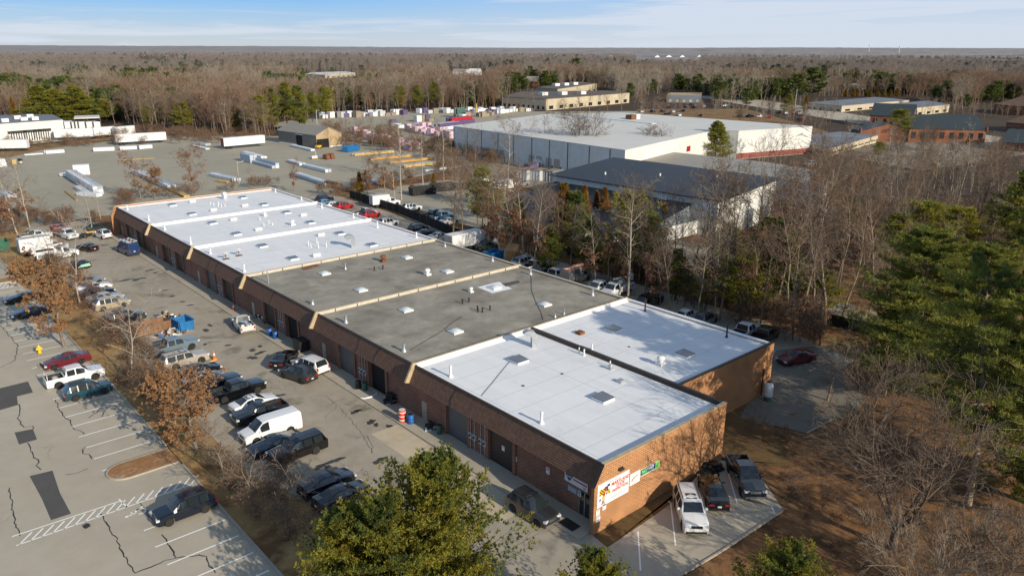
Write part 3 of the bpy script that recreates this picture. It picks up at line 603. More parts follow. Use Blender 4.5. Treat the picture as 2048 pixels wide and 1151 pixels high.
PADP = [G(*q)[:2] for q in ((1215, 1175), (1215, 1094), (1300, 1036), (1340, 1008), (1400, 945), (1425, 915), (1510, 935), (1567, 1020), (1440, 1104), (1320, 1175))]
sheet('ground', [(-9000, -9000), (26000, -9000), (26000, 26000), (-9000, 26000)], -.10, WOODF)
sheet('leaf_litter', [(-60, -60), (120, -60), (150, 175), (-60, 190)], -.06, LITTER)
sheet('road', [(-14.2, -40), (-.6, -40), PADP[0], PADP[1], (.0, -.4), (.6, 8), (.2, 150), (-12.2, 150), (-12.2, 118), (-14.6, 112), (-15.2, 60), (-16.2, 45), (-16.4, 26), (-14.4, 18)], .004, ASPH).name = 'service_road'
sheet('grass_strip', [(-20.25, -30), (-14, -30), (-14.2, 18), (-16.4, 26), (-16.2, 45), (-15.2, 60), (-14.6, 112), (-12.2, 118), (-12.2, 150), (-20.25, 150)], .0, GRASS)
sheet('parking_lot', [(-120, -40), (-20.4, -40), (-20.4, 170), (-120, 170)], -.004, ASPL)
sheet('rear_drive', [(33.5, 6.2), (40, 2.5), (50, 3), (54.2, 18), (54.2, 60), (53, 80), (56, 148), (30, 148), (33, 130)], .004, ASPH)
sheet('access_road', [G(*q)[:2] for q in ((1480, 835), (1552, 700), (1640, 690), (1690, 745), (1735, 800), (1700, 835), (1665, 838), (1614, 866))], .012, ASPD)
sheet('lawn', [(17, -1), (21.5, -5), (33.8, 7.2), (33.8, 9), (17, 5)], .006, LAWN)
sheet('parking_pad', PADP, .010, CONC)
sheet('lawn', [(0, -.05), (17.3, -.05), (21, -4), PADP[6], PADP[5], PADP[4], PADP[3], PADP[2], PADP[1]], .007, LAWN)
APR = ground_mat('tan_concrete', ((.28, (.42, .35, .245)), (.5, (.54, .455, .33)), (.72, (.62, .53, .40))), (.2, 1.2, 11), stains=(.35, .6, (.2, .17, .13), .5), bmp=.2)
sheet('concrete_apron', [(-4.4, 6), (-1.35, 6), (-1.35, 25.4), (-4.4, 25.4)], .009, APR)
mb = MB()
mb.prism([(-1.3, 0.4, 0), (1.25, 0.4, 0), (1.25, 130.2, 0), (-.9, 130.2, 0)], (0, 0, .12))
tag(mb.build('sidewalk', CONC), kind='structure')
sheet('lumber_yard', [(-60, 152), (-18, 149), (2, 152), (36, 150), (52, 144), (62, 150), (80, 150), (104, 156), (118, 176), (122, 224), (112, 262), (100, 285), (64, 312), (20, 292), (-5, 262), (-60, 262)], .002, ASPY)
sheet('storage_yard', [(120, 232), (190, 200), (260, 190), (330, 270), (190, 372), (120, 330)], .001, ASPY)
sheet('weed_bank', [(-60, 262), (-5, 262), (20, 292), (64, 312), (100, 287), (104, 300), (66, 326), (16, 306), (-10, 276), (-60, 276)], .001, STRAW)
sheet('loading_yard', [(-40, 280), (20, 312), (62, 332), (60, 350), (34, 342), (-40, 318)], .004, ASPL)
sheet('fenced_lot', [(59, 80), (84, 78), (98, 100), (92, 142), (62, 142)], .002, ASPY)
sheet('gravel_drive', [(60, 22), (78, 26), (84, 50), (80, 80), (66, 82), (60, 60)], .001, DIRT)
sheet('gravel_path', [(61, -4), (66, -5), (73, 22), (72, 46), (66, 46), (66, 20)], .003, DIRT)
sheet('loading_court', [(100, 100), (131, 100), (131, 200), (112, 236), (104, 230), (112, 160), (100, 140)], .001, DIRT)
for nm, poly in (('car_park', [(238, 125), (280, 110), (400, 240), (340, 280), (270, 200)]), ('office_court', [(215, 60), (300, 50), (330, 110), (240, 118)]), ('distant_road', [(300, 60), (330, 60), (520, 330), (480, 340)])):
    sheet(nm, poly, {'car_park': .006, 'office_court': .010, 'distant_road': .014}[nm], {'car_park': STRAW, 'office_court': DIRT, 'distant_road': ASPL}[nm])
# kerbs: real steps
def kerb(name, pts, w_=.17, h=.13, mat=KERB):
    mb = MB(); P = [Vector((p[0], p[1], 0)) for p in pts]
    for i, (a, b) in enumerate(zip(P, P[1:])):
        d = (b-a).normalized(); n = Vector((-d.y, d.x, 0))*w_/2; e = d*(w_/2 if i < len(P)-2 else 0)
        mb.prism([a-n, b+e-n, b+e+n, a+n], (0, 0, h+.002*(i % 2)))
    return tag(mb.build(name, mat), kind='structure')
kerb('kerb', [(-20.35, -30), (-20.35, 31.6)]); kerb('kerb', [(-20.35, 36.2), (-20.35, 150)])
kerb('kerb', [(-16.45, 26), (-16.25, 45), (-15.25, 60)], .12, .05)
kerb('kerb', [PADP[9], PADP[8], PADP[7]], .16, .1)
kerb('kerb', [G(1614, 866)[:2], G(1665, 838)[:2]], .16, .1)
def island(tip, base, w_, mat):
    """rounded kerbed island from the strip kerb out into the lot"""
    out = []; inn = []
    for off, lst in ((0, out), (.17, inn)):
        h = w_/2-off
        lst.append((base, tip[1]-h)); 
        for k in range(9):
            t = -math.pi/2-math.pi*k/8; lst.append((tip[0]+w_/2+h*math.cos(t), tip[1]+h*math.sin(t)))
        lst.append((base, tip[1]+h))
    mb = MB(); n = len(out)
    for i in range(n-1): mb.prism([(*out[i], 0), (*out[i+1], 0), (*inn[i+1], 0), (*inn[i], 0)], (0, 0, .13))
    tag(mb.build('island_kerb', KERB), kind='structure')
    tag(MB().prism([(*p, 0) for p in inn], (0, 0, .11)).build('island_bed', mat), kind='structure')
MULCH = ground_mat('mulch', ((.3, (.20, .10, .045)), (.52, (.36, .19, .09)), (.68, (.62, .50, .34))), (.5, 2.5, 9), bmp=.6)
i1 = G(225, 972); island((i1.x, 33.9), -20.4, 3.3, MULCH)
i2 = G(60, 712); island((i2.x, 65.2), -20.4, 3.4, LITTER)
island((-30.5, 108.6), -20.4, 3.0, GRASS)
# painted markings
def stripes(name, segs, w_=.14, z=.004):
    mb = MB()
    for a, b in segs:
        a, b = Vector((a[0], a[1], z)), Vector((b[0], b[1], z)); d = (b-a).normalized(); n = Vector((-d.y, d.x, 0))*w_/2
        mb.add([a-n, b-n, b+n, a+n], [(0, 1, 2, 3)])
    return tag(mb.build(name, LINE), kind='structure')
seg = [((-26.15, 51.7-2.74*k), (-20.76, 51.7-2.74*k)) for k in range(-5, 7)]
seg += [((-26.1, y), (-20.76, y)) for y in (28.6-2.74*1.85, 28.6-2.74*2.85, 28.6-2.74*3.85, 28.6-2.74*4.85, 28.6-2.74*5.85)]
seg += [((-26.1, 68.4+2.74*k), (-20.76, 68.4+2.74*k)) for k in range(0, 14)]
stripes('parking_lines', seg)
a0, a1, b0, b1 = G(25, 1072), G(392, 958), G(33, 1088), G(385, 966)
hs = [((-44, 25.35), (-28.2, 29.9)), ((-44, 23.75), (-20.9, 28.55))]
hatch = []
A, B = G(24, 1072), G(240, 1001); C, D = G(32, 1090), G(385, 967)
hatch += [(A[:2], B[:2]), (C[:2], D[:2])]
for k in range(18):
    t = (k+.3)/17.5; p = C.lerp(D, t); hx = p+Vector((1.05, 1.15, 0))*(1 if k > 9 else 1.0); hatch.append((p[:2], hx[:2]))
hatch.append((G(238, 997)[:2], G(254, 1013)[:2]))
stripes('crosswalk_hatching', hatch, .13)
stripes('hatched_bay', [((-26.2, 104.2+.0), (-20.9, 104.2)), ((-26.2, 106.8), (-20.9, 106.8))]+[((-26.2+.62*k, 104.3), (-26.2+.62*k+1.0, 106.7)) for k in range(8)])
pl = [(G(1276, 1062), G(1281, 1140)), (G(1341, 1003), G(1351, 1090)), (G(1401, 968), G(1416, 1052)), (G(1456, 944), G(1475, 1008)), (G(1543, 1012), G(1551, 1030))]
stripes('pad_lines', [(a[:2], b[:2]) for a, b in pl], .11, .0145)
# wheelchair symbol painted on the lot
def wheelchair():
    o = G(275, 1023); mb = MB(); z = .005; ca, sa = math.cos(R(90)), math.sin(R(90))
    def T(x, y): return (o.x+x*ca-y*sa, o.y+x*sa+y*ca, z)
    def bar(a, b, w_):
        a, b = Vector(a), Vector(b); d = (b-a).normalized(); n = Vector((-d.y, d.x))*w_/2
        mb.add([T(*(a-n)), T(*(b-n)), T(*(b+n)), T(*(a+n))], [(0, 1, 2, 3)])
    for k in range(16):
        t0, t1 = R(150+k*15), R(150+(k+1)*15); bar((.42*math.cos(t0), -.2+.42*math.sin(t0)), (.42*math.cos(t1), -.2+.42*math.sin(t1)), .13)
    mb.add([T(-.12+.14*math.cos(R(45*k)), .85+.14*math.sin(R(45*k))) for k in range(8)], [tuple(range(8))])
    bar((-.1, .68), (-.05, .05), .14); bar((-.08, .1), (.36, .06), .13); bar((.36, .06), (.52, -.55), .13); bar((-.1, .4), (.3, .38), .1); bar((.52, -.55), (.68, -.5), .12)
    return tag(mb.build('accessible_symbol', LINE), kind='structure')
wheelchair()
# asphalt repair patches
for k, poly in enumerate(([(-2, 776), (56, 762), (66, 784), (34, 792), (36, 809), (-2, 820)], [(29, 864), (66, 857), (74, 878), (38, 888)], [(59, 951), (105, 940), (120, 985), (142, 1026), (102, 1039), (84, 997)])):
    sheet('asphalt_patch', [G(*p)[:2] for p in poly], .0, PATCH)
# sealed cracks
def crack(pts, w_=.09, z=.001, jit=.12, seed=1):
    rg = random.Random(seed+len(pts)); P = [Vector(G(*p)[:2]) for p in pts]; Q = []
    for a, b in zip(P, P[1:]):
        n = max(2, int((b-a).length/.35))
        for i in range(n): Q.append(a.lerp(b, i/n)+Vector((rg.gauss(0, jit), rg.gauss(0, jit)))*.5)
    Q.append(P[-1]); mb = MB(); Lr = []
    for i, q in enumerate(Q):
        d = (Q[min(i+1, len(Q)-1)]-Q[max(i-1, 0)]).normalized(); n = Vector((-d.y, d.x))*w_/2*rg.uniform(.6, 1.3); Lr.append((q-n, q+n))
    for (a, b), (c, d) in zip(Lr, Lr[1:]): mb.add([(*a, z), (*b, z), (*d, z), (*c, z)], [(0, 3, 2, 1)])
    return tag(mb.build('crack_seal', SEAL, fix=False), kind='structure')
for k, pts in enumerate(([(110, 798), (118, 815), (128, 833), (140, 840), (146, 855), (166, 863), (168, 868)], [(37, 808), (41, 822), (36, 833), (42, 847), (50, 853), (65, 851), (66, 857)], [(55, 886), (62, 898), (66, 911), (78, 920), (74, 930), (82, 938)],
        [(172, 894), (164, 898), (166, 905), (178, 909), (184, 917)], [(132, 948), (155, 945), (176, 936)], [(200, 1022), (210, 1040), (228, 1072), (250, 1110), (270, 1144)], [(270, 1144), (300, 1132), (352, 1114), (400, 1108)], [(325, 1067), (340, 1092), (352, 1114)], [(400, 1108), (412, 1112), (420, 1130), (431, 1144)],
        [(175, 836), (193, 824), (204, 815), (210, 821), (204, 832)], [(18, 975), (24, 1000), (26, 1030), (40, 1070)], [(0, 650), (12, 662), (20, 672), (36, 690), (30, 720), (-4, 736)], [(280, 1004), (290, 1020), (300, 1034)], [(650, 790), (680, 815), (720, 860), (745, 905)], [(655, 812), (670, 802), (690, 795)], [(735, 870), (744, 890), (743, 905)])):
    crack(pts, .10 if k < 13 else .05, .001 if k < 13 else .0085, seed=k)
# oil stains on the yard
OIL = M('oil_stain', (.055, .048, .042), .45, 0, .35, 3)
def blot(px, py, rx, ry, seed):
    rg = random.Random(seed); c = G(px, py); n = 16; ph = rg.uniform(0, 6); pts = []
    for k in range(n):
        t = 2*math.pi*k/n; r_ = 1+.28*math.sin(2*t+ph)+.2*math.sin(5*t+ph*2)+rg.uniform(-.12, .12); pts.append((c.x+rx*r_*math.cos(t), c.y+ry*r_*math.sin(t)))
    return sheet('oil_stain', pts, .0078, OIL)
for k, (x, y, a, b) in enumerate(((710, 823, .5, .35), (718, 820, .4, .2), (742, 843, .45, .5), (752, 849, .3, .35), (775, 866, .45, .3), (789, 872, .3, .35), (803, 886, .45, .6), (818, 886, .4, .3), (819, 872, .35, .2), (671, 920, .8, .35), (640, 932, .8, .3), (655, 933, .4, .2), (780, 852, .3, .5), (466, 752, .4, .3), (478, 750, .3, .2), (505, 700, .5, .4), (520, 692, .35, .3), (412, 660, .3, .9), (420, 650, .3, .5), (410, 688, .3, .3), (456, 690, .4, .3), (520, 705, .7, .4), (505, 715, .5, .6),
     (300, 540, .8, .4), (312, 545, .6, .3), (272, 559, .8, .5), (285, 556, .6, .4), (250, 560, 1.2, .5), (345, 592, .5, .3), (365, 603, .4, .3), (380, 610, .5, .3), (330, 580, .4, .3), (560, 790, .5, .3), (215, 476, .6, .5), (208, 490, .9, .5), (630, 660, .5, .5), (478, 752, .3, .2), (760, 920, .7, .4))):
    blot(x, y, a, b, 100+k)

# ------------------------------------------------------------------ main brick warehouse
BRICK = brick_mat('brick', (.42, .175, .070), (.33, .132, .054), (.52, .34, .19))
BRICKD = brick_mat('brick_front', (.26, .118, .078), (.18, .08, .056), (.33, .22, .17))  # same brick as the end wall, colour darkened for the shaded front
SHING = stripe_mat('shingle_brown', (.20, .115, .080), (.115, .064, .045), .19, 2, .25, .9, var=.3, kind='World', vs=2.5)
MEMB = ground_mat('white_membrane', ((.28, (.68, .70, .73)), (.5, (.80, .81, .82)), (.75, (.86, .86, .86))), (.07, .35, 2.5), rough=.6, streak=((.9, .08, 1), .30, (.60, .63, .67)), stains=(.22, .60, (.55, .55, .53), .35), bmp=.05)
MEMC = M('membrane_curb', (.85, .855, .86), .55, 0, .04, .8)
def seams(m, period, amt):
    nt = m.node_tree; b = nt.nodes['Principled BSDF']; src = b.inputs['Base Color'].links[0].from_socket
    sx = nt.nodes.new('ShaderNodeSeparateXYZ'); nt.links.new(coords(nt, 'World'), sx.inputs[0]); out = None
    for ax, pe, wd in ((1, period, .035), (0, period*3.2, .012)):
        fr = math_n(nt, 'FRACT', math_n(nt, 'DIVIDE', math_n(nt, 'ADD', sx.outputs[ax], 1000.3), pe)); r = ramp(nt, ((0, 1.0), (wd, 1.0), (wd*1.3, 0.0))); nt.links.new(fr, r.inputs[0]); out = r.outputs[0] if out is None else math_n(nt, 'MAXIMUM', out, r.outputs[0])
    nt.links.new(mixc(nt, math_n(nt, 'MULTIPLY', out, amt), src, (.45, .47, .50)), b.inputs['Base Color'])
seams(MEMB, 2.9, .38)
GRAV = ground_mat('gravel_roof', ((.30, (.13, .12, .10)), (.43, (.28, .26, .22)), (.58, (.40, .37, .31)), (.72, (.50, .46, .38))), (.12, .45, 9), stains=(.12, .46, (.115, .104, .086), .66, .20), bmp=.35)
TANM = M('tan_metal', (.50, .39, .245), .5, .1, .15, 2); TANP = M('cream_metal', (.56, .52, .43), .5, .05, .12, 1.5)
EDGE = M('dark_bronze', (.05, .035, .028), .5, .3, .2, 2); DOORT = M('tan_door', (.42, .36, .28), .5, 0, .1, 2)
GAR = stripe_mat('roller_door_grey', (.13, .135, .14), (.09, .092, .095), .28, 2, .12, .5, var=.15, kind='World'); GARB = stripe_mat('roller_door_brown', (.06, .045, .04), (.04, .03, .027), .28, 2, .12, .5, var=.15, kind='World')
DARKIN = M('interior_shade', (.012, .011, .010), .9, 0, .2, 1); STEEL = M('galvanised_steel', (.48, .50, .52), .4, .6, .15, 3); WPLAS = M('white_metal', (.75, .75, .74), .45, 0, .06, 2)  # DARKIN: near-black colour painted for the shade inside open bays and doorways
ACRYL = M('skylight_dome', (.60, .64, .67), .25, 0, .1, 1.5, coat=.4); SMOKE = M('skylight_smoked', (.13, .15, .18), .12, 0, .1, 1, coat=.5); CONDUIT = M('grey_conduit', (.45, .46, .46), .5, .2, .1, 3); METER = M('meter_grey', (.50, .52, .53), .5, .1, .1, 3)
COPPER = M('rust_metal', (.20, .085, .04), .8, .2, .4, 2)
BY = [0, 25.84, 46.36, 67.28, 87.86, 108.95, 130.44]; BD = 33.93; ZT = 5.8; ZR = 5.42; D1 = 17.31; Y2 = 5.07
bld = thing('brick_warehouse', 'long low brown brick warehouse with six stepped bays and white and grey flat roofs', 'warehouse', (0, 0, 0))
# walls: front with openings
op_g, op_d = [], []
for i in range(6):
    y = BY[i]
    if i == 0: op_g += [(10.75, 14.0, 'b'), (17.2, 20.4, 'g')]; op_d += [(23.9, 24.85)]
    else: op_g += [(y+5.6, y+8.9, 'd' if i in (1, 2) else 'b'), (y+12.3, y+15.5, 'g' if i in (1, 3) else 'b')]; op_d += [(y+19.1, y+20.0)]
XW = 1.2
mb = MB(); cuts = sorted([(a, b, 3.2) for a, b, _ in op_g]+[(a, b, 2.1) for a, b in op_d]+[(1.45, 2.75, 2.3)]); y = .3
for a, b, h in cuts:
    mb.box(XW, XW+.3, y, a, 0, 5.3); mb.box(XW, XW+.3, a, b, h, 5.3); y = b
mb.box(XW, XW+.3, y, 130.14, 0, 5.3)
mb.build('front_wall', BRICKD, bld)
for i in range(6):      # brick piers beside the openings
    for a, b, _ in op_g[2*i:2*i+2]:
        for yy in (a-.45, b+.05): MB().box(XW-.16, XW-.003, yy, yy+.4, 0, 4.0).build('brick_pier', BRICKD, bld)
MB().prism([(0, 0, 0), (0, 0, 4.2), (1.0, 0, ZT), (D1, 0, ZT), (D1, 0, 0)], (0, .3, 0)).build('end_wall', BRICK, bld)
MB().prism([(0, 130.14, 0), (0, 130.14, 4.2), (1.0, 130.14, ZT), (BD, 130.14, ZT), (BD, 130.14, 0)], (0, .3, 0)).build('end_wall', BRICK, bld)
MB().box(D1-.3, D1, .302, Y2, 0, ZT).build('return_wall', BRICK, bld)
MB().box(D1-.3, BD, Y2, Y2+.3, 0, ZT-.003).build('end_wall', BRICK, bld)
mb = MB(); mb.box(BD-.3, BD, Y2+.3, 130.14, 0, 5.55); mb.build('rear_wall', BRICK, bld)
for a, b, k in op_g:
    if k == 'd': MB().box(XW+.3, XW+4, a, b, .02, 3.2).build('open_bay', DARKIN, bld)  # solid near-black block fills the opening, standing in for indoor shade
    else:
        g = MB().box(XW+.12, XW+.2, a, b, .02, 3.2).build('garage_door', GAR if k == 'g' else GARB, bld)
for a, b in op_d:
    d = MB().box(XW+.02, XW+.1, a+.04, b-.04, .02, 2.08).build('man_door', DOORT, bld)
    MB().box(XW-.06, XW+.018, a+.1, a+.16, 1.0, 1.06).build('handle', EDGE, d)
d = MB().box(XW+.08, XW+.14, 1.5, 2.7, .1, 2.28).build('glass_door', GLASS, bld)
for yy in (1.46, 2.06, 2.66): MB().box(XW+.02, XW+.075, yy, yy+.08, .05, 2.3).build('door_frame', STEEL, d)
# mansard fascia, roofs, bay dividers
for i in range(6):
    ya, yb = BY[i]+(.3 if i == 0 else .12), BY[i+1]-(.3 if i == 5 else .12)
    MB().prism([(.38, ya, 3.85), (1.22, ya, 5.55), (1.5, ya, 5.3), (1.21, ya, 3.85)], (0, yb-ya, 0)).build('mansard_fascia', SHING, bld)
    MB().box(1.14, 1.36, ya, yb, 5.552, 5.64).build('roof_edge', EDGE, bld)
    mem = MEMB if i in (0, 3, 4, 5) else GRAV
    if i == 0:
        MB().box(1.36, D1-.1, .3, yb-.003, 5.0, ZR).build('roof', mem, bld); MB().box(D1+.1, BD-.3, Y2+.3, yb-.003, 5.0, ZR).build('roof', mem, bld)
    else: MB().box(1.36, BD-.3, ya, yb, 5.0, ZR).build('roof', mem, bld)
    MB().box(BD-.3, BD+.02, BY[i]+(Y2+.3 if i == 0 else .12), yb, 5.552, ZR+.26 if mem is GRAV else ZR+.3).build('rear_parapet', TANP if mem is GRAV else MEMC, bld)
# near end copings
MB().prism([(1.0, -.03, ZT), (D1+.02, -.03, ZT), (D1+.02, .33, ZT), (1.0, .33, ZT)], (0, 0, .06)).build('coping', TANM, bld)
MB().prism([(-.03, -.03, 4.2), (.985, -.03, ZT+.06), (1.02, -.03, ZT), (.0, -.03, 4.17)], (0, .36, 0)).build('coping', EDGE, bld)
MB().box(D1-.33, D1+.02, .33, BY[1]-.15, ZR, ZT+.06).build('roof_divider', EDGE, bld)
MB().box(D1+.02, BD+.03, Y2-.03, Y2+.33, ZT-.003, ZT+.06).build('coping', EDGE, bld)
for (x0, x1, y0) in ((1.3, D1-.33, .33), (D1+.02, BD-.3, Y2+.33)):
    MB().prism([(x0, y0, ZR), (x0, y0+.4, ZR+.004), (x0, y0, ZT-.1)], (x1-x0, 0, 0)).build('cant_strip', MEMC, bld)
for i in range(1, 7):
    y0 = BY[i]-.12 if i < 6 else BY[6]-.03
    pr = [(-.05, y0, 4.05), (.95, y0, ZT+.1), (1.3, y0, ZT+.1), (1.3, y0, 5.3), (.42, y0, 3.9)]
    MB().prism(pr, (0, .24, 0)).build('bay_fin', TANM, bld)
    white_near, white_far = i-1 in (0, 3, 4, 5), (i in (3, 4, 5) if i < 6 else True)
    MB().box(1.3, BD-.003, y0+.02, y0+.22, ZR-.1, ZT).build('bay_divider', MEMC if white_near and white_far else TANP, bld)
    if white_near and (white_far or i == 1):
        MB().prism([(1.36, y0+.018, ZT-.02), (1.36, y0+.018, ZR+.003), (1.36, y0-.45, ZR+.003)], (BD-1.7, 0, 0)).build('cant_strip', MEMC, bld)
    else:
        for x in np.arange(3.5, 33, 3.05): MB().box(x, x+.09, y0-.03, y0+.018, ZR, ZT-.03).build('joint_cover', EDGE, bld)
    MB().box(1.3, BD+.02, y0-.03, y0+.27, ZT, ZT+.045).build('coping', MEMC if white_near and white_far else TANM, bld)
    if i < 6 and white_far and white_near: MB().prism([(1.36, y0+.222, ZT-.02), (1.36, y0+.222, ZR+.003), (1.36, y0+.65, ZR+.003)], (BD-1.7, 0, 0)).build('cant_strip', MEMC, bld)
# roof equipment
def RP(px, py): return G(px, py, ZR)
def skylight(px, py, dome=True, s=1.25, patch=False):
    p = RP(px, py+3); e = MB().box(-s/2, s/2, -s/2, s/2, 0, .22).build('skylight', MEMC if not dome else WPLAS, bld, loc=(p.x, p.y, ZR+.002))
    if dome:
        mb = MB(); n = 6; h = s/2-.04
        vs = [(-h+2*h*i/n, -h+2*h*j/n, .222+.24*(1-(abs(2*i/n-1))**2.5)*(1-(abs(2*j/n-1))**2.5)) for j in range(n+1) for i in range(n+1)]
        mb.add(vs, [(j*(n+1)+i, j*(n+1)+i+1, (j+1)*(n+1)+i+1, (j+1)*(n+1)+i) for j in range(n) for i in range(n)]); mb.build('dome', ACRYL, e, smooth=60)
    else: MB().prism([(-s/2-.03, -s/2-.03, .221), (s/2+.03, -s/2-.03, .221), (s/2+.03, s/2+.03, .30), (-s/2-.03, s/2+.03, .30)], (0, 0, .05)).build('dome', SMOKE, e)
for a in ((1037, 719), (1206, 795), (1227, 657), (1370, 707)): skylight(*a, dome=False, s=1.5)
for a in ((525, 490), (586, 515), (680, 465), (744, 488), (425, 444), (473, 466), (573, 423), (621, 443), (345, 408), (384, 426), (486, 393), (528, 407)): skylight(*a, dome=False, s=1.35)
for a in ((989, 573), (1089, 607), (812, 618), (911, 661), (649, 545), (722, 578), (895, 541)): skylight(*a, s=1.35)
skylight(814, 513, s=1.3)
def vent(px, py, h, r=.12, m=WPLAS, cap=True, flare=True):
    p = RP(px, py); prof = [(r*2.0, 0), (r*1.15, .25), (r, .3), (r, h)] if flare else [(r, 0), (r, h)]
    if cap: prof += [(r*1.25, h), (r*1.25, h+.12), (r*.4, h+.18)]
    MB().lathe(prof, 12).build('vent_pipe', m, bld, smooth=40, loc=(p.x, p.y, ZR+.002))
for a in ((901.5, 753, 1.05, .13), (1083, 846, .95, .13), (1158, 706, .5, .06), (1168, 710, .55, .08), (1184, 698, .45, .07), (1220, 733, .5, .06), (421, 507, .7), (489, 543, .95), (330, 460, .8), (382, 488, 1.1), (255, 419, .7), (298, 441, .9), (755, 455, .9), (833, 475, .8), (644, 416, .7), (707, 435, .7), (551, 384, .6), (603, 400, .6)): vent(*a)
for a in ((617, 491, .9), (622, 494, .6), (634, 486, .9), (637, 496, 1.1), (653, 493, .8), (520, 440, .6), (528, 452, .6), (538, 447, .7), (545, 450, .5), (421, 408, .5), (428, 411, .6), (437, 408, .5), (443, 413, .6), (450, 412, .5), (437, 413, .7)): vent(*a, r=.05, cap=False)
for a in ((692, 645, .75, .16), (808, 702, .7, .16), (1061, 549, .6, .16), (1185, 590, .7, .16), (890, 493, .5, .16), (985, 522, .6, .16), (625, 608, .45, .16), (1110, 634, .3, .1), (1128, 628, .45, .08)): vent(*a, m=STEEL)
for a in ((749, 541), (766, 538), (925, 607), (938, 604), (955, 620), (965, 624), (980, 620), (1286 - 330, 624)): vent(*a, .45, r=.09, m=EDGE, flare=False)
vent(691, 538, .8, .1, STEEL); vent(1290, 622, 1.35, .09, EDGE); vent(1453, 674, 1.3, .09, EDGE)
def mushroom(px, py, s, m=WPLAS):
    p = RP(px, py); e = MB().cbox((0, 0, .14*s), (.8*s, .8*s, .28*s)).build('exhaust_fan', m, bld, loc=(p.x, p.y, ZR+.002))
    MB().lathe([(.26*s, .281*s), (.26*s, .6*s), (.42*s, .62*s), (.42*s, .78*s), (.3*s, .95*s), (.0, 1.0*s)], 14).build('fan_hood', m, e, smooth=40)
mushroom(855, 550, 1.0); mushroom(942, 584, .7); mushroom(1321, 729, 1.0); mushroom(585, 450, 1.0); mushroom(530, 432, .8); mushroom(767, 523, 1.1, COPPER); mushroom(1221, 738, .55, STEEL)
for a in ((642, 472), (633, 513), (467, 441), (517, 461), (385, 405), (427, 422), (490, 413), (607, 432)):
    p = RP(*a); MB().lathe([(.28, -.6), (.28, .6)], 12, axis='x').build('ridge_vent', WPLAS, bld, smooth=40, loc=(p.x, p.y, ZR+.26))
for a in ((1241, 764, .55), (1160, 667, .8)):
    p = RP(*a[:2]); MB().cbox((0, 0, .15), (a[2], a[2], .3)).build('roof_hatch', COPPER if a[2] > .6 else STEEL, bld, loc=(p.x, p.y, ZR+.002))
def duct(px, py, s, m=STEEL, rz=60):
    p = RP(px, py); mb = MB(); pts = [(0, 0, 0), (0, 0, 1.0*s)]+[(.55*s*(1-math.cos(R(t))), 0, 1.0*s+.55*s*math.sin(R(t))) for t in (25, 50, 75, 100, 125, 145)]
    hw = .38*s; ring = []
    for i, q in enumerate(pts):
        q = Vector(q); d = (Vector(pts[min(i+1, len(pts)-1)])-Vector(pts[max(i-1, 0)])).normalized(); n = Vector((d.z, 0, -d.x))*hw*.75; y = Vector((0, hw, 0)); ring.append([q-n-y, q+n-y, q+n+y, q-n+y])
    for a, b in zip(ring, ring[1:]): mb.add(a+b, [(0, 1, 5, 4), (1, 2, 6, 5), (2, 3, 7, 6), (3, 0, 4, 7)])
    e = mb.build('gooseneck_duct', m, bld, loc=(p.x, p.y, ZR+.002), smooth=35); e.rotation_euler.z = R(rz)
duct(1068, 692, 1.05, STEEL, 150); duct(707, 494, 1.15, STEEL, 150)
p = RP(537, 566); MB().tube([(0, 0, 0), (0, 0, 1.5)]+[(-.25+.25*math.cos(R(t)), 0, 1.5+.25*math.sin(R(t))) for t in (40, 90, 140, 180)], .1, 10).build('gooseneck_pipe', STEEL, bld, loc=(p.x, p.y, ZR), smooth=50)
p = RP(449, 398); MB().lathe([(.75, -.3), (.75, .3)], 18, axis='x').build('round_hood', MEMC, bld, smooth=40, loc=(p.x, p.y, ZR+.76))
for a in ((452, 518), (478, 511)):
    p = RP(*a); e = MB().tube([(0, 0, 0), (0, 0, .7)], .04, 6).build('dish_mount', EDGE, bld, loc=(p.x, p.y, ZR))
    dd = MB().lathe([(0, 0), (.25, .03), (.45, .12)], 16).build('satellite_dish', METER, e, smooth=60, fix=False); dd.location = (0, 0, .7); dd.rotation_euler = (R(60), 0, R(160))
    MB().box(-.5, .5, -.35, .35, 0.002, .06).build('ballast_tray', COPPER, e)
# membrane repair patches on the grey roof
def roof_sheet(nm, pts, m, dz): 
    o = sheet(nm, [RP(*q)[:2] for q in pts], ZR+dz, m, kind=None); o.parent = bld
roof_sheet('repair_patch', [(955, 574), (998, 563), (1024, 577), (985, 586)], MEMC, .006); roof_sheet('repair_patch', [(1003, 567), (1037, 560), (1041, 565), (1012, 573)], PATCH, .010)
roof_sheet('repair_patch', [(600, 536), (632, 527), (639, 531), (608, 540)], COPPER, .006)
for a in ((1124, 747), (1046, 771), (1258, 693)): p = RP(*a); MB().lathe([(.16, 0), (.16, .03)], 10).build('roof_drain', EDGE, bld, loc=(p.x, p.y, ZR+.002))
mb = MB(); 
for pts in ([(1020, 722), (1005, 740), (985, 765), (963, 791)], [(1062, 549), (1063, 580), (1070, 600), (1082, 625), (1086, 640)], [(925, 632), (900, 648), (888, 660), (820, 700)]):
    c = MB(); c.tube([(*RP(*q)[:2], ZR+.03) for q in pts], .025, 4); c.build('roof_cable', TRIM, bld)
mb = MB()
for pts in ([(941, 797), (943, 815), (947, 825), (946, 840)], ): pass
for (y0, dy) in ((18.6, .4), (36.6, -.5), (32.2, .3), (58.0, .3), (77, .5), (80.5, -.4), (98, .4)):
    MB().tube([(.36+(z-3.85)*.494, y0+dy*math.sin((z-3.8)*1.9), z+.03) for z in (3.86, 4.3, 4.8, 5.2, 5.5)], .02, 4).build('fascia_cable', TRIM, bld)
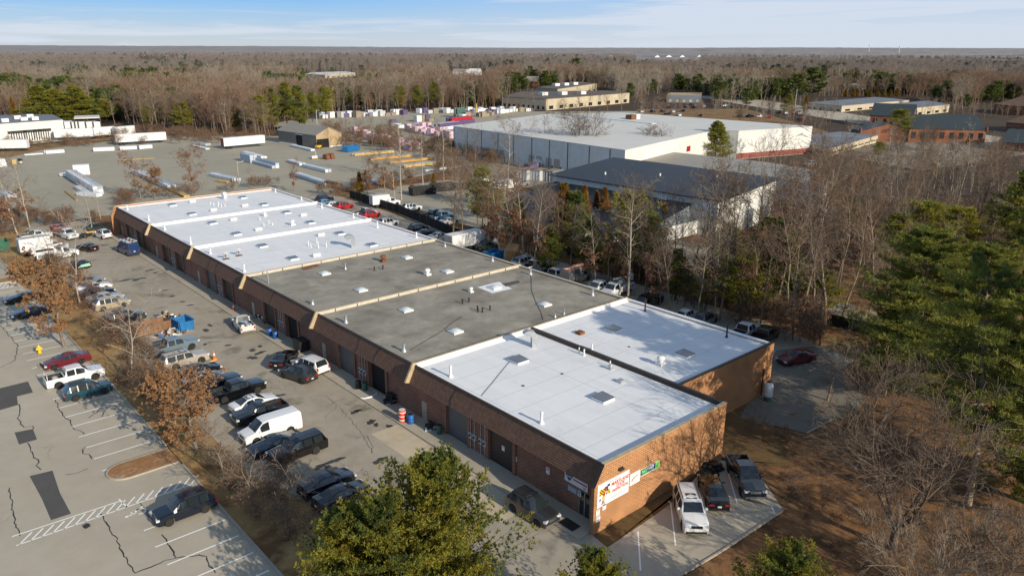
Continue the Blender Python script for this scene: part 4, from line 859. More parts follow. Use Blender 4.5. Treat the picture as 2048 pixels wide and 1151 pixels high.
# electric meters with conduits
def meters(y, n=2):
    for k in range(n):
        e = MB().box(XW-.2, XW-.003, y+k*.62, y+k*.62+.42, 1.25, 1.8).build('meter_box', METER, bld)
        MB().lathe([(.13, 0), (.13, -.12), (.1, -.16)], 12, axis='x').build('dial', GLASS, e, loc=(XW-.202, y+k*.62+.21, 1.55))
        MB().tube([(XW-.09, y+k*.62+.21, .12), (XW-.09, y+k*.62+.21, 1.249)], .045, 6).build('conduit', CONDUIT, e)
        MB().tube([(XW-.09, y+k*.62+.21, 1.801), (XW-.09, y+k*.62+.21, 3.84)], .03, 6).build('conduit', CONDUIT, e)
for y in (14.35, 15.85): meters(y)
for i in range(1, 6): meters(BY[i]+9.55); meters(BY[i]+10.75, 1)
# wall lamp on the end wall, downpipe, door mat
MB().prism([(2.65, -.004, 4.66), (2.65, -.26, 4.72), (2.65, -.26, 4.80), (2.65, -.004, 4.92)], (.5, 0, 0)).build('wall_lamp', EDGE, bld)
tag(MB().box(-.95, .05, 1.3, 2.9, .122, .14).build('door_mat', TRIM), 'black rubber mat in front of the glass entrance door', 'door mat')
mb = MB().tube([(BD-1.7, Y2-.08, .1), (BD-1.7, Y2-.08, 3.2)], .07, 8); mb.build('downpipe', EDGE, bld)

# ------------------------------------------------------------------ signs
SW = M('sign_white', (.80, .80, .79), .4, 0, .03, 1); SR = M('sign_red', (.55, .03, .04), .4, 0, 0); SB = M('sign_blue', (.02, .06, .17), .4, 0, 0); SG = M('sign_green', (.20, .75, .10), .4, 0, 0); SY = M('sign_gold', (.85, .55, .03), .4, 0, 0); SK = M('sign_black', (.01, .01, .01), .4, 0, 0); SGY = M('sign_grey', (.40, .45, .55), .4, 0, 0); SP = M('sign_purple', (.28, .03, .14), .4, 0, 0)
def board(label, x0, x1, z0, z1, mat, y=-.06, plane='Y', X=None, name='wall_sign'):
    """board on the end wall (plane Y) or on the front wall (plane X); returns thing and a writer"""
    if plane == 'Y':
        t = thing(name, label, 'sign', (x0, y, z0)); MB().box(0, x1-x0, 0, .05, 0, z1-z0).build('panel', mat, t); M0 = lambda u, v, d: (u, -d, v); rot = (R(90), 0, 0)
    else:
        t = thing(name, label, 'sign', (X, x1, z0)); MB().box(0, .05, -(x1-x0), 0, 0, z1-z0).build('panel', mat, t); M0 = lambda u, v, d: (-d, -u, v); rot = (R(90), 0, R(-90))
    def write(s, u, v, size, m, bold=.01, nm='lettering', sx=1):
        me = text_mesh(s, size, 0, bold); me.materials.append(m); o = put(nm, me, t, M0(u, v, .004)); o.rotation_euler = rot; o.scale.x = sx; return o
    def patch(pts, m, nm='emblem', d=.003): MB().add([M0(a, b, d) for a, b in pts], [tuple(range(len(pts)))]).build(nm, m, t)
    return t, write, patch
t, wr, pa = board('big white state inspection board with a flag emblem on the brick end wall', .30, 4.0, 2.28, 4.30, SW)
wr('WE ARE A', 1.95, 1.82, .27, SGY, .006); wr('MARYLAND', 2.65, 1.50, .40, SR, .016); wr('STATE', 2.65, 1.17, .34, SR, .016); wr('INSPECTION', 2.65, .86, .33, SR, .014); wr('STATION', 2.65, .60, .15, SGY, .004)
for k in range(5):
    for j in range(4):
        if (k+j) % 2 == 0: pa([(.22+k*.14, 1.0+j*.13), (.36+k*.14, 1.0+j*.13), (.36+k*.14, 1.13+j*.13), (.22+k*.14, 1.13+j*.13)], SK, d=.005)
pa([(.22, 1.0), (.92, 1.0), (.92, 1.52), (.22, 1.52)], SY, d=.003); pa([(.80, 1.2), (1.2, 1.2), (1.2, 1.6), (.80, 1.6)], SB, d=.006); pa([(.86, 1.28), (1.06, 1.28), (1.06, 1.46), (.86, 1.46)], SR, d=.008); pa([(1.1, 1.5), (1.42, 1.5), (1.42, 1.72), (1.1, 1.72)], SB, d=.003)
pa([(.98, .86), (1.42, .86), (1.42, 1.28), (.98, 1.28)], SY, d=.0045)
for k in range(3): pa([(1.0+k*.15, .86+(k % 2)*.2), (1.1+k*.15, .86+(k % 2)*.2), (1.1+k*.15, 1.06+(k % 2)*.2), (1.0+k*.15, 1.06+(k % 2)*.2)], SK, d=.007)
pa([(.62, .86), (.86, .82), (.9, 1.1), (.66, 1.1)], SR, d=.009); pa([(.5, .42), (.86, .44), (.86, .86), (.56, .84)], M('sign_skin', (.70, .45, .18), .5, 0, 0), d=.007); pa([(.2, .5), (.42, .56), (.40, .76), (.24, .72)], SP, d=.005); pa([(.5, .12), (.62, .12), (.68, .42), (.56, .42)], SB, d=.005); pa([(.74, .12), (.86, .16), (.80, .42), (.7, .42)], SB, d=.005)
pa([(1.5, .30), (2.9, .38), (2.9, .42), (1.5, .34)], SR, 'underline'); pa([(1.4, .18), (2.2, .22), (2.2, .25), (1.4, .21)], SGY, 'underline')
t, wr, pa = board('small white sign with a red car drawing beside the big flag board', 4.1, 5.36, 2.70, 3.74, SW)
pa([(.2, .42), (.38, .40), (.5, .55), (1.05, .68), (1.05, .74), (.45, .64), (.3, .52)], SR); pa([(.22, .36), (.34, .36), (.34, .48), (.22, .48)], SR, d=.006)
for k in range(3): pa([(.2, .12+k*.09), (1.05, .14+k*.09), (1.05, .17+k*.09), (.2, .15+k*.09)], SGY, 'text_line')
pa([(.3, .84), (.95, .86), (.95, .9), (.3, .88)], SGY, 'text_line')
t, wr, pa = board('long navy banner with green letters and lime end panel, rightmost on the end wall', 5.42, 7.86, 3.02, 3.66, SW)
pa([(.03, .07), (1.92, .07), (1.92, .61), (.03, .61)], SB, 'field'); pa([(1.93, .03), (2.41, .03), (2.41, .61), (1.93, .61)], SG, 'field')
wr('NO', .48, .37, .40, SG, .02).location.y = -.008; wr('WAIT', 1.28, .40, .34, SW, .02).location.y = -.008
pa([(.25, .13), (1.75, .13), (1.75, .17), (.25, .17)], SG, 'underline', .006)
for k in range(3): pa([(2.02, .15+k*.13), (2.33, .15+k*.13), (2.33, .20+k*.13), (2.02, .20+k*.13)], SB, 'text_line', .006)
for lb, x, z, m in (('small white notice with a red top band low on the end wall', .95, 1.85, SW), ('upper small white notice at the very corner of the brick end wall', .22, 1.65, SW), ('lowest small white notice at the corner of the brick end wall', .30, 1.05, SW)):
    t, wr, pa = board(lb, x, x+.42, z, z+.5, m); pa([(.05, .36), (.37, .36), (.37, .46), (.05, .46)], SR if 'red' in lb else SGY, 'band'); pa([(.08, .12), (.34, .12), (.34, .2), (.08, .2)], SGY, 'text_line')
t, wr, pa = board('white shop sign with a dark blue shield and a purple stripe above the glass entrance', 1.75, 4.3, 2.5, 3.45, SW, plane='X', X=XW-.06)
pa([(.1, .55), (.5, .12), (.9, .55), (.86, .92), (.14, .92)], SB, 'shield'); wr('AUTO', .5, .52, .22, SW, .012).location.x = -.008; pa([(.95, .42), (2.5, .42), (2.5, .55), (.95, .55)], SP, 'stripe'); pa([(.16, .80), (.84, .80), (.84, .90), (.16, .90)], SP, 'stripe', .006)
pa([(2.08, .08), (2.4, .08), (2.4, .28), (2.08, .28)], SGY, 'emblem')
for lb, a, b, z0, z1, m in (('pale rectangular notice below the shield sign by the entrance', 2.95, 3.9, 1.75, 2.2, SGY), ('small blue and white accessible parking notice left of the glass door', 2.45, 2.8, 1.75, 2.25, SW), ('small white and red notice on the brown front wall', 6.1, 6.5, 2.1, 2.7, SW), ('little white notice left of the brown roller door beside the near meters', 10.2, 10.5, 1.5, 2.0, SW), ('little white notice stuck on the nearest brown roller door', 12.0, 12.35, 1.75, 2.2, SW)):
    t, wr, pa = board(lb, a, b, z0, z1, m, plane='X', X=(XW-.06 if 'stuck' not in lb else XW+.06)); w_ = b-a; pa([(.05, (z1-z0)*.6), (w_-.05, (z1-z0)*.6), (w_-.05, (z1-z0)*.85), (.05, (z1-z0)*.85)], SB if 'blue' in lb else SR if 'red' in lb else SGY, 'band')
    if 'accessible' in lb: pa([(.1, .08), (.25, .08), (.25, .22), (.1, .22)], SB, 'symbol')

# ------------------------------------------------------------------ trucks, trailers
BOXW = stripe_mat('box_panel', (.74, .75, .76), (.62, .63, .64), 1.2, 0, .02, .45, var=.08); BOXT = M('box_roof', (.50, .51, .52), .5, 0, .15, 1.0); WOODB = stripe_mat('timber', (.42, .26, .12), (.25, .14, .06), .2, 2, .12, .8, var=.3); UNDER = M('chassis_black', (.02, .02, .02), .7, 0, .2, 2)
def truck(cab, loc, heading, color, label, body, blen=4.2, bh=2.2, cat='truck', name='work_truck', bcol=None, group=None):
    s = SPECS[cab]; vm = vehicle_meshes(cab); total = s['L']+blen; off = total/2-s['L']/2
    t = thing(name, label, cat, (loc[0], loc[1], 0), R(heading), group); p = PT[color]
    def sub(nm, me, rec=False):
        o = put(nm, me, t, (off, 0, 0)); 
        if rec: recolor(o, p)
        return o
    sub('body', vm['body'], True); sub('windshield', vm['windshield'])
    for m in vm['side_window']: sub('side_window', m)
    for m in vm['headlight']: sub('headlight', m)
    sub('grille', vm['grille']); 
    for m in vm['bumper']: sub('bumper', m)
    for m in vm['mirror']: sub('mirror', m, True)
    add_wheels(t, vm, [total/2-.9, -total/2+1.15], s['W'], s['R'], True)
    xb0, xb1 = -total/2, -total/2+blen-.06; W = 2.15
    MB().box(xb0+.1, xb1+.3, -.45, .45, .5, .82).build('chassis', UNDER, t)
    if body == 'box':
        MB().box(xb0, xb1, -W/2, W/2, .85, .85+bh).build('cargo_box', bcol or BOXW, t); MB().box(xb0+.05, xb1-.05, -W/2+.06, W/2-.06, .85+bh, .85+bh+.04).build('roof_panel', BOXT, t)
        MB().box(xb0-.03, xb0-.003, -W/2+.1, W/2-.1, .95, .85+bh-.1).build('rear_door', BOXT, t)
        for sg in (-1, 1): MB().cbox((xb0-.01, sg*.9, .95), (.06, .2, .12)).build('taillight', TAIL, t)
    elif body == 'utility':
        for sg in (-1, 1):
            c = MB().box(xb0, xb1, min(sg*.6, sg*W/2), max(sg*.6, sg*W/2), .75, 1.55).build('tool_locker', p, t)
            for k in range(4): MB().box(xb0+.15+k*(blen-.4)/4, xb0+.05+(k+1)*(blen-.4)/4, sg*W/2-.005 if sg < 0 else sg*W/2+.001, sg*W/2-.001 if sg < 0 else sg*W/2+.005, .85, 1.45).build('locker_door', PT['silver'], c)
            MB().cbox((xb0+.0, sg*.9, 1.0), (.06, .2, .2)).build('taillight', TAIL, t)
        MB().box(xb0, xb1, -.6, .6, .8, .95).build('deck', UNDER, t)
        MB().lathe([(.35, .95), (.3, 1.7), (.22, 1.75)], 12, (xb1-.7, 0, 0)).build('turret', p, t, smooth=40)
        b = MB().tube([(xb1-.7, 0, 1.75), (xb1-.9, .1, 2.2), (xb0+.2, .25, 2.45)], [.18, .17, .13], 8).build('boom', p, t, smooth=50)
        MB().tube([(xb0+.2, -.05, 2.35), (xb1+.6, -.05, 2.75)], .13, 8).build('boom_arm', WPLAS, b, smooth=50)
        MB().box(xb0-.55, xb0+.15, -.35, .35, 1.75, 2.75).build('bucket', WPLAS, t)
    elif body == 'flat':
        MB().box(xb0, xb1, -W/2, W/2, .85, 1.0).build('flat_deck', BOXT, t); MB().box(xb1-.08, xb1, -W/2+.1, W/2-.1, 1.0, 2.0).build('headboard', UNDER, t)
        for sg in (-1, 1): MB().cbox((xb0-.01, sg*.9, .9), (.06, .2, .12)).build('taillight', TAIL, t)
    return t
def trailer(p0, p1, label, h=2.75, w_=2.5, group=None, front='r', wheels=True, dark_end=None, name='semi_trailer'):
    """p0 -> p1 ground points of the near long side"""
    a, b = Vector(p0), Vector(p1); d = b-a; Ln = d.length; rz = math.atan2(d.y, d.x)
    t = thing(name, label, 'trailer', (a.x, a.y, 0), rz, group)
    MB().box(0, Ln, 0, w_, 1.1, 1.1+h).build('cargo_box', BOXW, t); MB().box(.05, Ln-.05, .05, w_-.05, 1.1+h, 1.1+h+.03).build('roof_panel', WPLAS, t)
    MB().box(.0, Ln, .05, w_-.05, .9, 1.097).build('chassis', UNDER, t)
    e = 0 if front == 'r' else 1
    MB().box(-.05 if not e else Ln+.003, -.003 if not e else Ln+.05, .1, w_-.1, 1.15, 1.05+h).build('rear_door', dark_end or BOXT, t)
    tm = vehicle_meshes('cab')
    for k in range(2):
        x = 1.6+k*1.25 if not e else Ln-1.6-k*1.25
        for y in (.12, w_-.12): put('rim', tm['rim'], put('wheel', tm['tyre'], t, (x, y, .44)))
    x = Ln-2.4 if not e else 2.4
    for y in (.4, w_-.4): MB().box(x, x+.15, y-.08, y+.08, .02, .897).build('landing_leg', UNDER, t)
    return t
# ------------------------------------------------------------------ vehicles in the front yard, along the grass strip
GS = 'vehicles parked along the dry grass strip'
park('sedan', 683, 985, 3, 'black', 'black sedan nose toward the warehouse, half hidden by the front evergreen', cat='sedan', group=GS)
park('sedan', 653, 959, 3, 'navy', 'dark sedan with chrome window trim beside the last black sedan', cat='sedan', group=GS, dark=False)
vehicle('bigsuv', (-11.7, 26.3), 182, 'black', 'large black SUV with bright wheels next to the white cargo van', cat='SUV', group=GS, rack=False)
vehicle('coupe', (-12.9, 28.7), 180, 'navy', 'low dark coupe squeezed between the white cargo van and the black SUV', cat='coupe', group=GS, dark=True)
vehicle('van', (-11.9, 31.6), 180, 'white', 'white cargo van with a rust patch above the windshield, nose to the strip', cat='van', name='cargo_van', group=GS)
park('pickup', 520, 822, 180, 'black', 'dark pickup truck with a covered nose beside the white cargo van', cat='pickup truck', group=GS)
park('sedan', 507, 802, 3, 'white', 'white sedan with sunroof behind the oak with russet leaves', cat='sedan', group=GS, sunroof=True)
park('crew', 474, 778, 2, 'black', 'black pickup truck with tinted windows, nose toward the yard', cat='pickup truck', group=GS, dark=True)
park('pickup', 430, 764, 2, 'navy', 'dark blue pickup truck between the white sedan and the black pickup', cat='pickup truck', group=GS, dark=True)
park('sedan', 408, 754, 3, 'silver', 'silver white sedan with dark sunroof beside the shiny black sedan', cat='sedan', group=GS, sunroof=True)
park('sedan', 396, 737, 3, 'black', 'shiny black sedan beside the big beige SUV', cat='sedan', group=GS)
park('bigsuv', 368, 717, 3, 'beige', 'big beige SUV with sunroof near the orange traffic cone', cat='SUV', group=GS, sunroof=True)
tpk = park('crew', 346, 691, 4, 'bluegrey', 'blue grey crew cab pickup truck with boards in its bed', cat='pickup truck', group=GS)
park('suv', 253, 632, 4, 'navy', 'dark blue wagon behind a bare pale tree, beside scrap heap', cat='SUV', group=GS)
park('suv', 222, 605, 3, 'gold', 'gold beige SUV parked at the edge of the grass strip', cat='SUV', group=GS, rack=False)
park('sedan', 209, 592, 3, 'silver', 'silver blue sedan beside the gold SUV', cat='sedan', group=GS)
park('sedan', 192, 581, 3, 'black', 'black sedan in the row of cars behind the pale bare tree', cat='sedan', group=GS)
park('sedan', 187, 571, 3, 'white', 'white sedan in the row of cars behind the pale bare tree', cat='sedan', group=GS)
park('sedan', 174, 559, 4, 'midgrey', 'grey silver sedan at the far end of its row behind the pale tree', cat='sedan', group=GS)
mh = park('hatch', 153, 529, 183, 'black', 'mint green and black hatchback with white side panel', cat='hatchback', group=GS)
for sg in (-1, 1): MB().prism([(-1.95, sg*.882, .45), (.1, sg*.882, .42), (-.5, sg*.882, .86), (-1.8, sg*.882, .95)], (0, sg*.006, 0)).build('side_panel', PT['mint'], mh)
p = G(113, 506, 1.1); truck('cab', p, 5, 'white', 'white utility bucket truck with folded boom beside the box truck', 'utility', 4.0, name='bucket_truck', group=GS)
p = G(86, 490, 1.4); truck('cab', p, 3, 'white', 'white box truck with long plain cargo box on the grass edge', 'box', 5.0, 2.3, name='box_truck', group=GS)
park('pickup', 72, 470, 3, 'oldwhite', 'old white pickup truck with camper top behind the box truck', cat='pickup truck', group=GS)
park('hatch', 62, 466, 183, 'silver', 'silver hatchback parked beside the old white pickup', cat='hatchback', group=GS)
p = G(128, 464, 1.1); t = truck('longcab', p, 282, 'white', 'white tow truck carrying a red car on its flat deck', 'flat', 5.0, name='tow_truck', group=GS)
c = vehicle('coupe', (0, 0), 0, 'red', 'red car loaded on the deck of the tow truck', cat='car', dark=True); q = t.matrix_basis.copy(); d = Vector((math.cos(R(282)), math.sin(R(282)))); c.location = (p.x-d.x*1.75, p.y-d.y*1.75, 1.01); c.rotation_euler.z = R(282)
park('pickup', 191, 456, 98, 'green', 'dark green pickup truck behind the white SUV at the far corner', cat='pickup truck', group=GS, dark=True)
park('suv', 205, 467, 100, 'white', 'white SUV seen from behind near the far end of the warehouse', cat='SUV', group=GS)
park('sedan', 173, 492, 110, 'black', 'old black car with an orange panel facing the tow truck', cat='car', group=GS, dark=True)
def flat_trailer(px, py, rz, label):
    p = G(px, py, .5); t = thing('flat_trailer', label, 'trailer', (p.x, p.y, 0), R(rz)); MB().box(-2.4, 2.4, -1, 1, .5, .6).build('deck', UNDER, t)
    for x in (-.5, .4):
        for y in (-1.08, 1.08): put('wheel', vehicle_meshes('sedan')['tyre'], t, (x, y, .33))
    MB().tube([(2.4, -.6, .5), (3.6, 0, .5), (2.4, .6, .5)], .05, 6).build('drawbar', EDGE, t); return t
flat_trailer(163, 470, 5, 'low black flat trailer between the tow truck and the dark pickup')
# beside the building
t = vehicle('tallvan', (G(255, 496, 1)[0], G(255, 496, 1)[1]), 97, 'blue', 'dark blue van with white ladder rack and open rear doors', cat='van', name='work_van')
for y in (-.7, .7): MB().box(-2.6, 1.0, y-.09, y+.09, 2.62, 2.74).build('roof_bar', WPLAS, t)
for x in (-2.4, -1.0, .4): MB().box(x, x+.12, -.95, .95, 2.56, 2.617).build('roof_bar', WPLAS, t)
MB().box(-2.7, 1.1, -.08, .08, 2.62, 2.70).build('roof_bar', PT['red'], t)
t = vehicle('pickup', (-1.9, 62.2), 82, 'oldwhite', 'silver white pickup truck loaded with pipes and boards beside the warehouse', cat='pickup truck')
MB().cbox((-1.2, .1, 1.25), (2.6, .3, .08), rz=.5).build('plank', M('plank_blue', (.30, .48, .58), .6), t)
for k, y in enumerate((-.5, -.2)): MB().tube([(-2.2, y, 1.0), (-.4, y+.3, 1.1)], .14, 10).build('pipe_roll', WPLAS, t)
MB().cbox((-1.9, .5, .95), (.4, .4, .5)).build('bucket', WPLAS, t)
vehicle('coupe', (-2.9, 47.6), 40, 'black', 'black coupe parked askew with its tail toward the yard', cat='coupe')
t = vehicle('minivan', (-1.6, 43.6), 100, 'white', 'white minivan with dark lettered windows in front of a roller door', cat='minivan', name='minivan')
vehicle('suv', (-3.8, 42.2), 106, 'grey', 'dark grey crossover beside the white minivan', cat='SUV')
vehicle('suv', (-1.7, 5.1), 271, 'grey', 'dark grey SUV with chrome grille beside the glass entrance', cat='SUV', chrome=True, sunroof=True)
# end pad
vehicle('bigsuv', (7.7, -3.5), 227, 'white', 'white SUV with sunroof on the concrete pad by the brick end wall', cat='SUV', sunroof=True)
t = vehicle('sedan', (11.6, -3.0), 47, 'black', 'black sedan with white window lettering on the pad, tail outward', cat='sedan')
vehicle('crew', (15.5, -3.6), 229, 'navy', 'dark blue pickup truck with chrome grille at the end of the pad', cat='pickup truck', chrome=True)
# left lot
vehicle('suv', (-22.9, 23.6), 180, 'navy', 'glossy black SUV in the stall beside the wheelchair symbol', cat='SUV')
vehicle('suv', (-23.0, 53.1), 0, 'teal', 'teal blue wagon parked at the kerb below the white pickup', cat='SUV')
t = vehicle('crew', (-23.2, 57.9), 0, 'white', 'white pickup truck with a rack over its bed in the left lot', cat='pickup truck')
for x in (-2.75, -.9):
    MB().tube([(x, -.85, 1.22), (x, -.85, 1.75), (x, .85, 1.75), (x, .85, 1.22)], .035, 6).build('bed_rack', WPLAS, t)
vehicle('sedan', (G(133, 717, .75)[0], G(133, 717, .75)[1]), 180, 'maroon', 'dark red sedan beside the white pickup in the left lot', cat='sedan')
vehicle('coupe', (G(45, 593, .7)[0], G(45, 593, .7)[1]), 180, 'black', 'black coupe near the hatched bay at the left edge', cat='coupe')
vehicle('sedan', (G(62, 622, .7)[0], G(62, 622, .7)[1]), 180, 'navy', 'dark sedan partly under the russet oak in the left lot', cat='sedan')
# rear row
GR = 'vehicles parked behind the warehouse'
for kind, px, py, hd, col, lb, ct in (
    ('suv', 649, 397, 10, 'navy', 'dark SUV at the far end behind the warehouse', 'SUV'), ('hatch', 652, 404, 5, 'lightblue', 'light blue hatchback behind the white roof', 'hatchback'), ('sedan', 664, 409, 5, 'white', 'white sedan beside the red SUV behind the roof', 'sedan'),
    ('suv', 688, 411, 10, 'red', 'red SUV behind the white roof', 'SUV'), ('pickup', 729, 424, 5, 'oldwhite', 'white pickup with an open bed above the crimson car', 'pickup truck'), ('suv', 741, 428, 8, 'red', 'crimson SUV at the edge of the white roof', 'SUV'),
    ('suv', 776, 444, 5, 'white', 'white SUV with its side along the white roof edge', 'SUV'), ('suv', 836, 456, 8, 'black', 'black SUV behind the third white roof bay', 'SUV'), ('sedan', 851, 464, 5, 'navy', 'dark sedan behind the third white roof bay', 'sedan'), ('sedan', 878, 470, 5, 'silver', 'silver sedan by the corner of the white roof', 'sedan'), ('sedan', 896, 478, 5, 'black', 'black sedan tucked against the white box trailer', 'sedan'),
    ('suv', 977, 491, 8, 'green', 'dark green SUV with white pillars by the box trailer', 'SUV'), ('bigsuv', 1049, 522, 8, 'silver', 'silver SUV with roof rails beside the garden shed', 'SUV'), ('pickup', 1066, 531, 5, 'white', 'white pickup beside the silver SUV behind the grey roof', 'pickup truck'), ('minivan', 1094, 540, 5, 'black', 'black van with a white plank on its roof', 'van'),
    ('crew', 1111, 549, 5, 'white', 'white crew cab pickup behind the grey roof', 'pickup truck'), ('crew', 1197, 575, 185, 'white', 'white pickup with dark roof hatch behind the grey roof', 'pickup truck'),
    ('bigsuv', 1300, 600, 10, 'black', 'black SUV in shade behind the near white roof', 'SUV'), ('hatch', 1373, 627, 8, 'white', 'white hatchback in the shade behind the near roof', 'hatchback'), ('suv', 1411, 636, 8, 'midgrey', 'grey SUV in the shade behind the near roof', 'SUV'), ('crew', 1490, 661, 8, 'white', 'white pickup near the back corner of the warehouse', 'pickup truck'), ('crew', 1530, 668, 8, 'black', 'black pickup near the back corner of the warehouse', 'pickup truck')):
    park(kind, px, py, hd, col, lb, cat=ct, group=GR)
park('sedan', 1593, 711, 162, 'maroon', 'dark red sedan on the drive beyond the brick end wall', cat='sedan')
p = G(1152, 550, 1.1); t = vehicle('tallvan', p, 5, 'midgrey', 'grey work van with orange ladders on its roof behind the grey roof', cat='van', name='work_van', group=GR)
for k, (y, m) in enumerate(((-.5, M('ladder_orange', (.65, .16, .03), .5)), (.0, WPLAS), (.45, M('ladder_orange', (.65, .16, .03), .5)))): MB().box(-2.9, 2.0, y-.16, y+.16, 2.62, 2.72).build('ladder', m, t)
p = G(1234, 576, 1.1); truck('cab', p, 185, 'white', 'white bucket truck with folded boom behind the grey roof', 'utility', 3.6, name='bucket_truck', group=GR)
p = G(930, 484, 1.6); trailer(G(892, 497)[:2]+(0,) if False else (p.x-3.8, p.y-1.2), (p.x+3.8, p.y-1.0), 'white box trailer with dark markings behind the warehouse', 2.4, 2.4, name='box_trailer')
p = G(968, 482, 1); park('tallvan', 969, 484, 5, 'white', 'white van with purple stripes beside the box trailer', cat='van', name='work_van', group=GR)
# fenced lot
GF = 'vehicles in the fenced gravel lot'
p = G(770, 401, 1.4); truck('cab', p, -8, 'white', 'white box truck parked behind the black fence', 'box', 4.4, 2.1, name='box_truck', group=GF)
for kind, px, py, hd, col, lb, ct in (('suv', 823, 414, -5, 'white', 'white crossover next to the box truck behind the black fence', 'SUV'), ('crew', 868, 428, 5, 'black', 'black pickup behind the black fence', 'pickup truck'), ('crew', 884, 432, 5, 'lightblue', 'pale blue pickup behind the black fence', 'pickup truck'), ('sedan', 898, 440, 8, 'silver', 'silver sedan at the end of the black fence', 'sedan'),
    ('crew', 925, 371, 12, 'black', 'black pickup beside the camper in the fenced lot', 'pickup truck'), ('tallvan', 1017, 371, 8, 'white', 'white delivery van beyond the trees near the black roofed building', 'van'), ('suv', 1043, 366, 5, 'silver', 'silver SUV beside the white delivery van', 'SUV'), ('sedan', 1000, 374, 8, 'white', 'white sedan in front of the white delivery van', 'sedan'),
    ('sedan', 1177, 463, 10, 'white', 'white sedan in front of the black roofed building', 'sedan'), ('suv', 1232, 474, 12, 'white', 'white SUV among the trees in front of the black roofed building', 'SUV'), ('suv', 1621, 327, 175, 'silver', 'silver SUV on the road beside the beige office building', 'SUV'), ('suv', 1785, 296, 20, 'lightblue', 'white and blue car in front of the green roofed building', 'SUV')):
    park(kind, px, py, hd, col, lb, cat=ct, group=GF if px < 1100 else None)
p = G(966, 364, 1.5); t = truck('cab', p, 6, 'oldwhite', 'white camper motorhome between the trees of the fenced lot', 'box', 5.0, 2.2, cat='camper', name='camper')
# far car park, small in the picture
GD = 'cars in the distant car park'; rg = random.Random(44); k = 0
for px, py, n, dx in ((1290, 208, 6, 18), (1340, 213, 5, 17), (1285, 222, 5, 20), (1390, 212, 6, 15), (1335, 228, 4, 22), (1480, 233, 5, 20), (1560, 224, 4, 12), (1575, 238, 3, 14)):
    for i in range(n):
        if rg.random() < .25: continue
        col = rg.choice(['white', 'silver', 'black', 'red', 'grey', 'white', 'navy']); ct = rg.choice(['sedan', 'suv', 'suv', 'crew'])
        park(ct, px+i*dx, py+rg.uniform(-1.5, 1.5), rg.uniform(-20, 60), col, {'white': 'white', 'silver': 'silver', 'black': 'black', 'red': 'red', 'grey': 'dark grey', 'navy': 'dark blue'}[col]+' car, tiny in the distant car park beyond the white warehouse', group=GD+', '+col, detail=False)
# ------------------------------------------------------------------ bins, barrels, cones, skips, scrap
def skip(px, py, rz, L_, W_, H_, col, label, ribs=10, fill=None, open_top=True, name='dumpster', z=0):
    p = G(px, py, H_/2); t = thing(name, label, 'dumpster', (p.x, p.y, z), R(rz)); m = M('skip_'+col, {'blue': (.02, .17, .42), 'black': (.018, .018, .022), 'rust': (.22, .10, .05), 'green': (.03, .13, .08), 'brown': (.25, .14, .08)}[col], .5, .1, .25, 2)
    mb = MB(); th = .08
    mb.add([(-L_/2, -W_/2, .15), (L_/2, -W_/2, .15), (L_/2, W_/2, .15), (-L_/2, W_/2, .15), (-L_/2-.1, -W_/2-.05, H_), (L_/2+.1, -W_/2-.05, H_), (L_/2+.1, W_/2+.05, H_), (-L_/2-.1, W_/2+.05, H_),
            (-L_/2, -W_/2+.06, H_), (L_/2, -W_/2+.06, H_), (L_/2, W_/2-.06, H_), (-L_/2, W_/2-.06, H_), (-L_/2, -W_/2+.06, H_*.35), (L_/2, -W_/2+.06, H_*.35), (L_/2, W_/2-.06, H_*.35), (-L_/2, W_/2-.06, H_*.35)],
           [(0, 1, 2, 3), (0, 1, 5, 4), (1, 2, 6, 5), (2, 3, 7, 6), (3, 0, 4, 7), (4, 5, 9, 8), (5, 6, 10, 9), (6, 7, 11, 10), (7, 4, 8, 11), (8, 9, 13, 12), (9, 10, 14, 13), (10, 11, 15, 14), (11, 8, 12, 15), (12, 13, 14, 15)])
    mb.build('body', m, t)
    for k in range(ribs):
        x = -L_/2+(k+.5)*L_/ribs
        for sg in (-1, 1): MB().box(x-.05, x+.05, min(sg*(W_/2+.04), sg*(W_/2+.13)), max(sg*(W_/2+.04), sg*(W_/2+.13)), .2, H_-.02).build('rib', m, t)
    for sg in (-1, 1): MB().box(-L_/2-.12, L_/2+.12, min(sg*(W_/2+.0), sg*(W_/2+.16)), max(sg*(W_/2+.0), sg*(W_/2+.16)), H_+.002, H_+.10).build('rim_rail', m, t)
    for x in (-L_/2+.4, L_/2-.4):
        for y in (-W_/2+.2, W_/2-.2): MB().lathe([(.12, -.06), (.12, .06)], 10, axis='y').build('roller', UNDER, t, loc=(x, y, .12))
    return t
skip(702, 297, 22, 7.0, 2.4, 1.9, 'blue', 'blue roll-off dumpster in front of the tan shed'); skip(845, 381, -8, 6.6, 2.4, 2.0, 'black', 'nearest black roll-off dumpster behind the fence'); skip(886, 374, -8, 6.6, 2.4, 2.0, 'black', 'farther black roll-off dumpster next to the first black one')
skip(366, 648, 95, 2.6, 1.8, 1.5, 'blue', 'blue dumpster full of scrap near the grey blue pickup', 5); skip(300, 655, 8, 4.6, 2.0, 1.3, 'brown', 'long rusty brown scrap container on the grass strip', 7)
skip(987, 511, 5, 3.0, 2.0, 1.6, 'blue', 'blue dumpster with planks behind the grey roof', 5)
skip(2, 490, 90, 3.4, 2.0, 1.8, 'green', 'dark green dumpster cut by the left edge', 5)
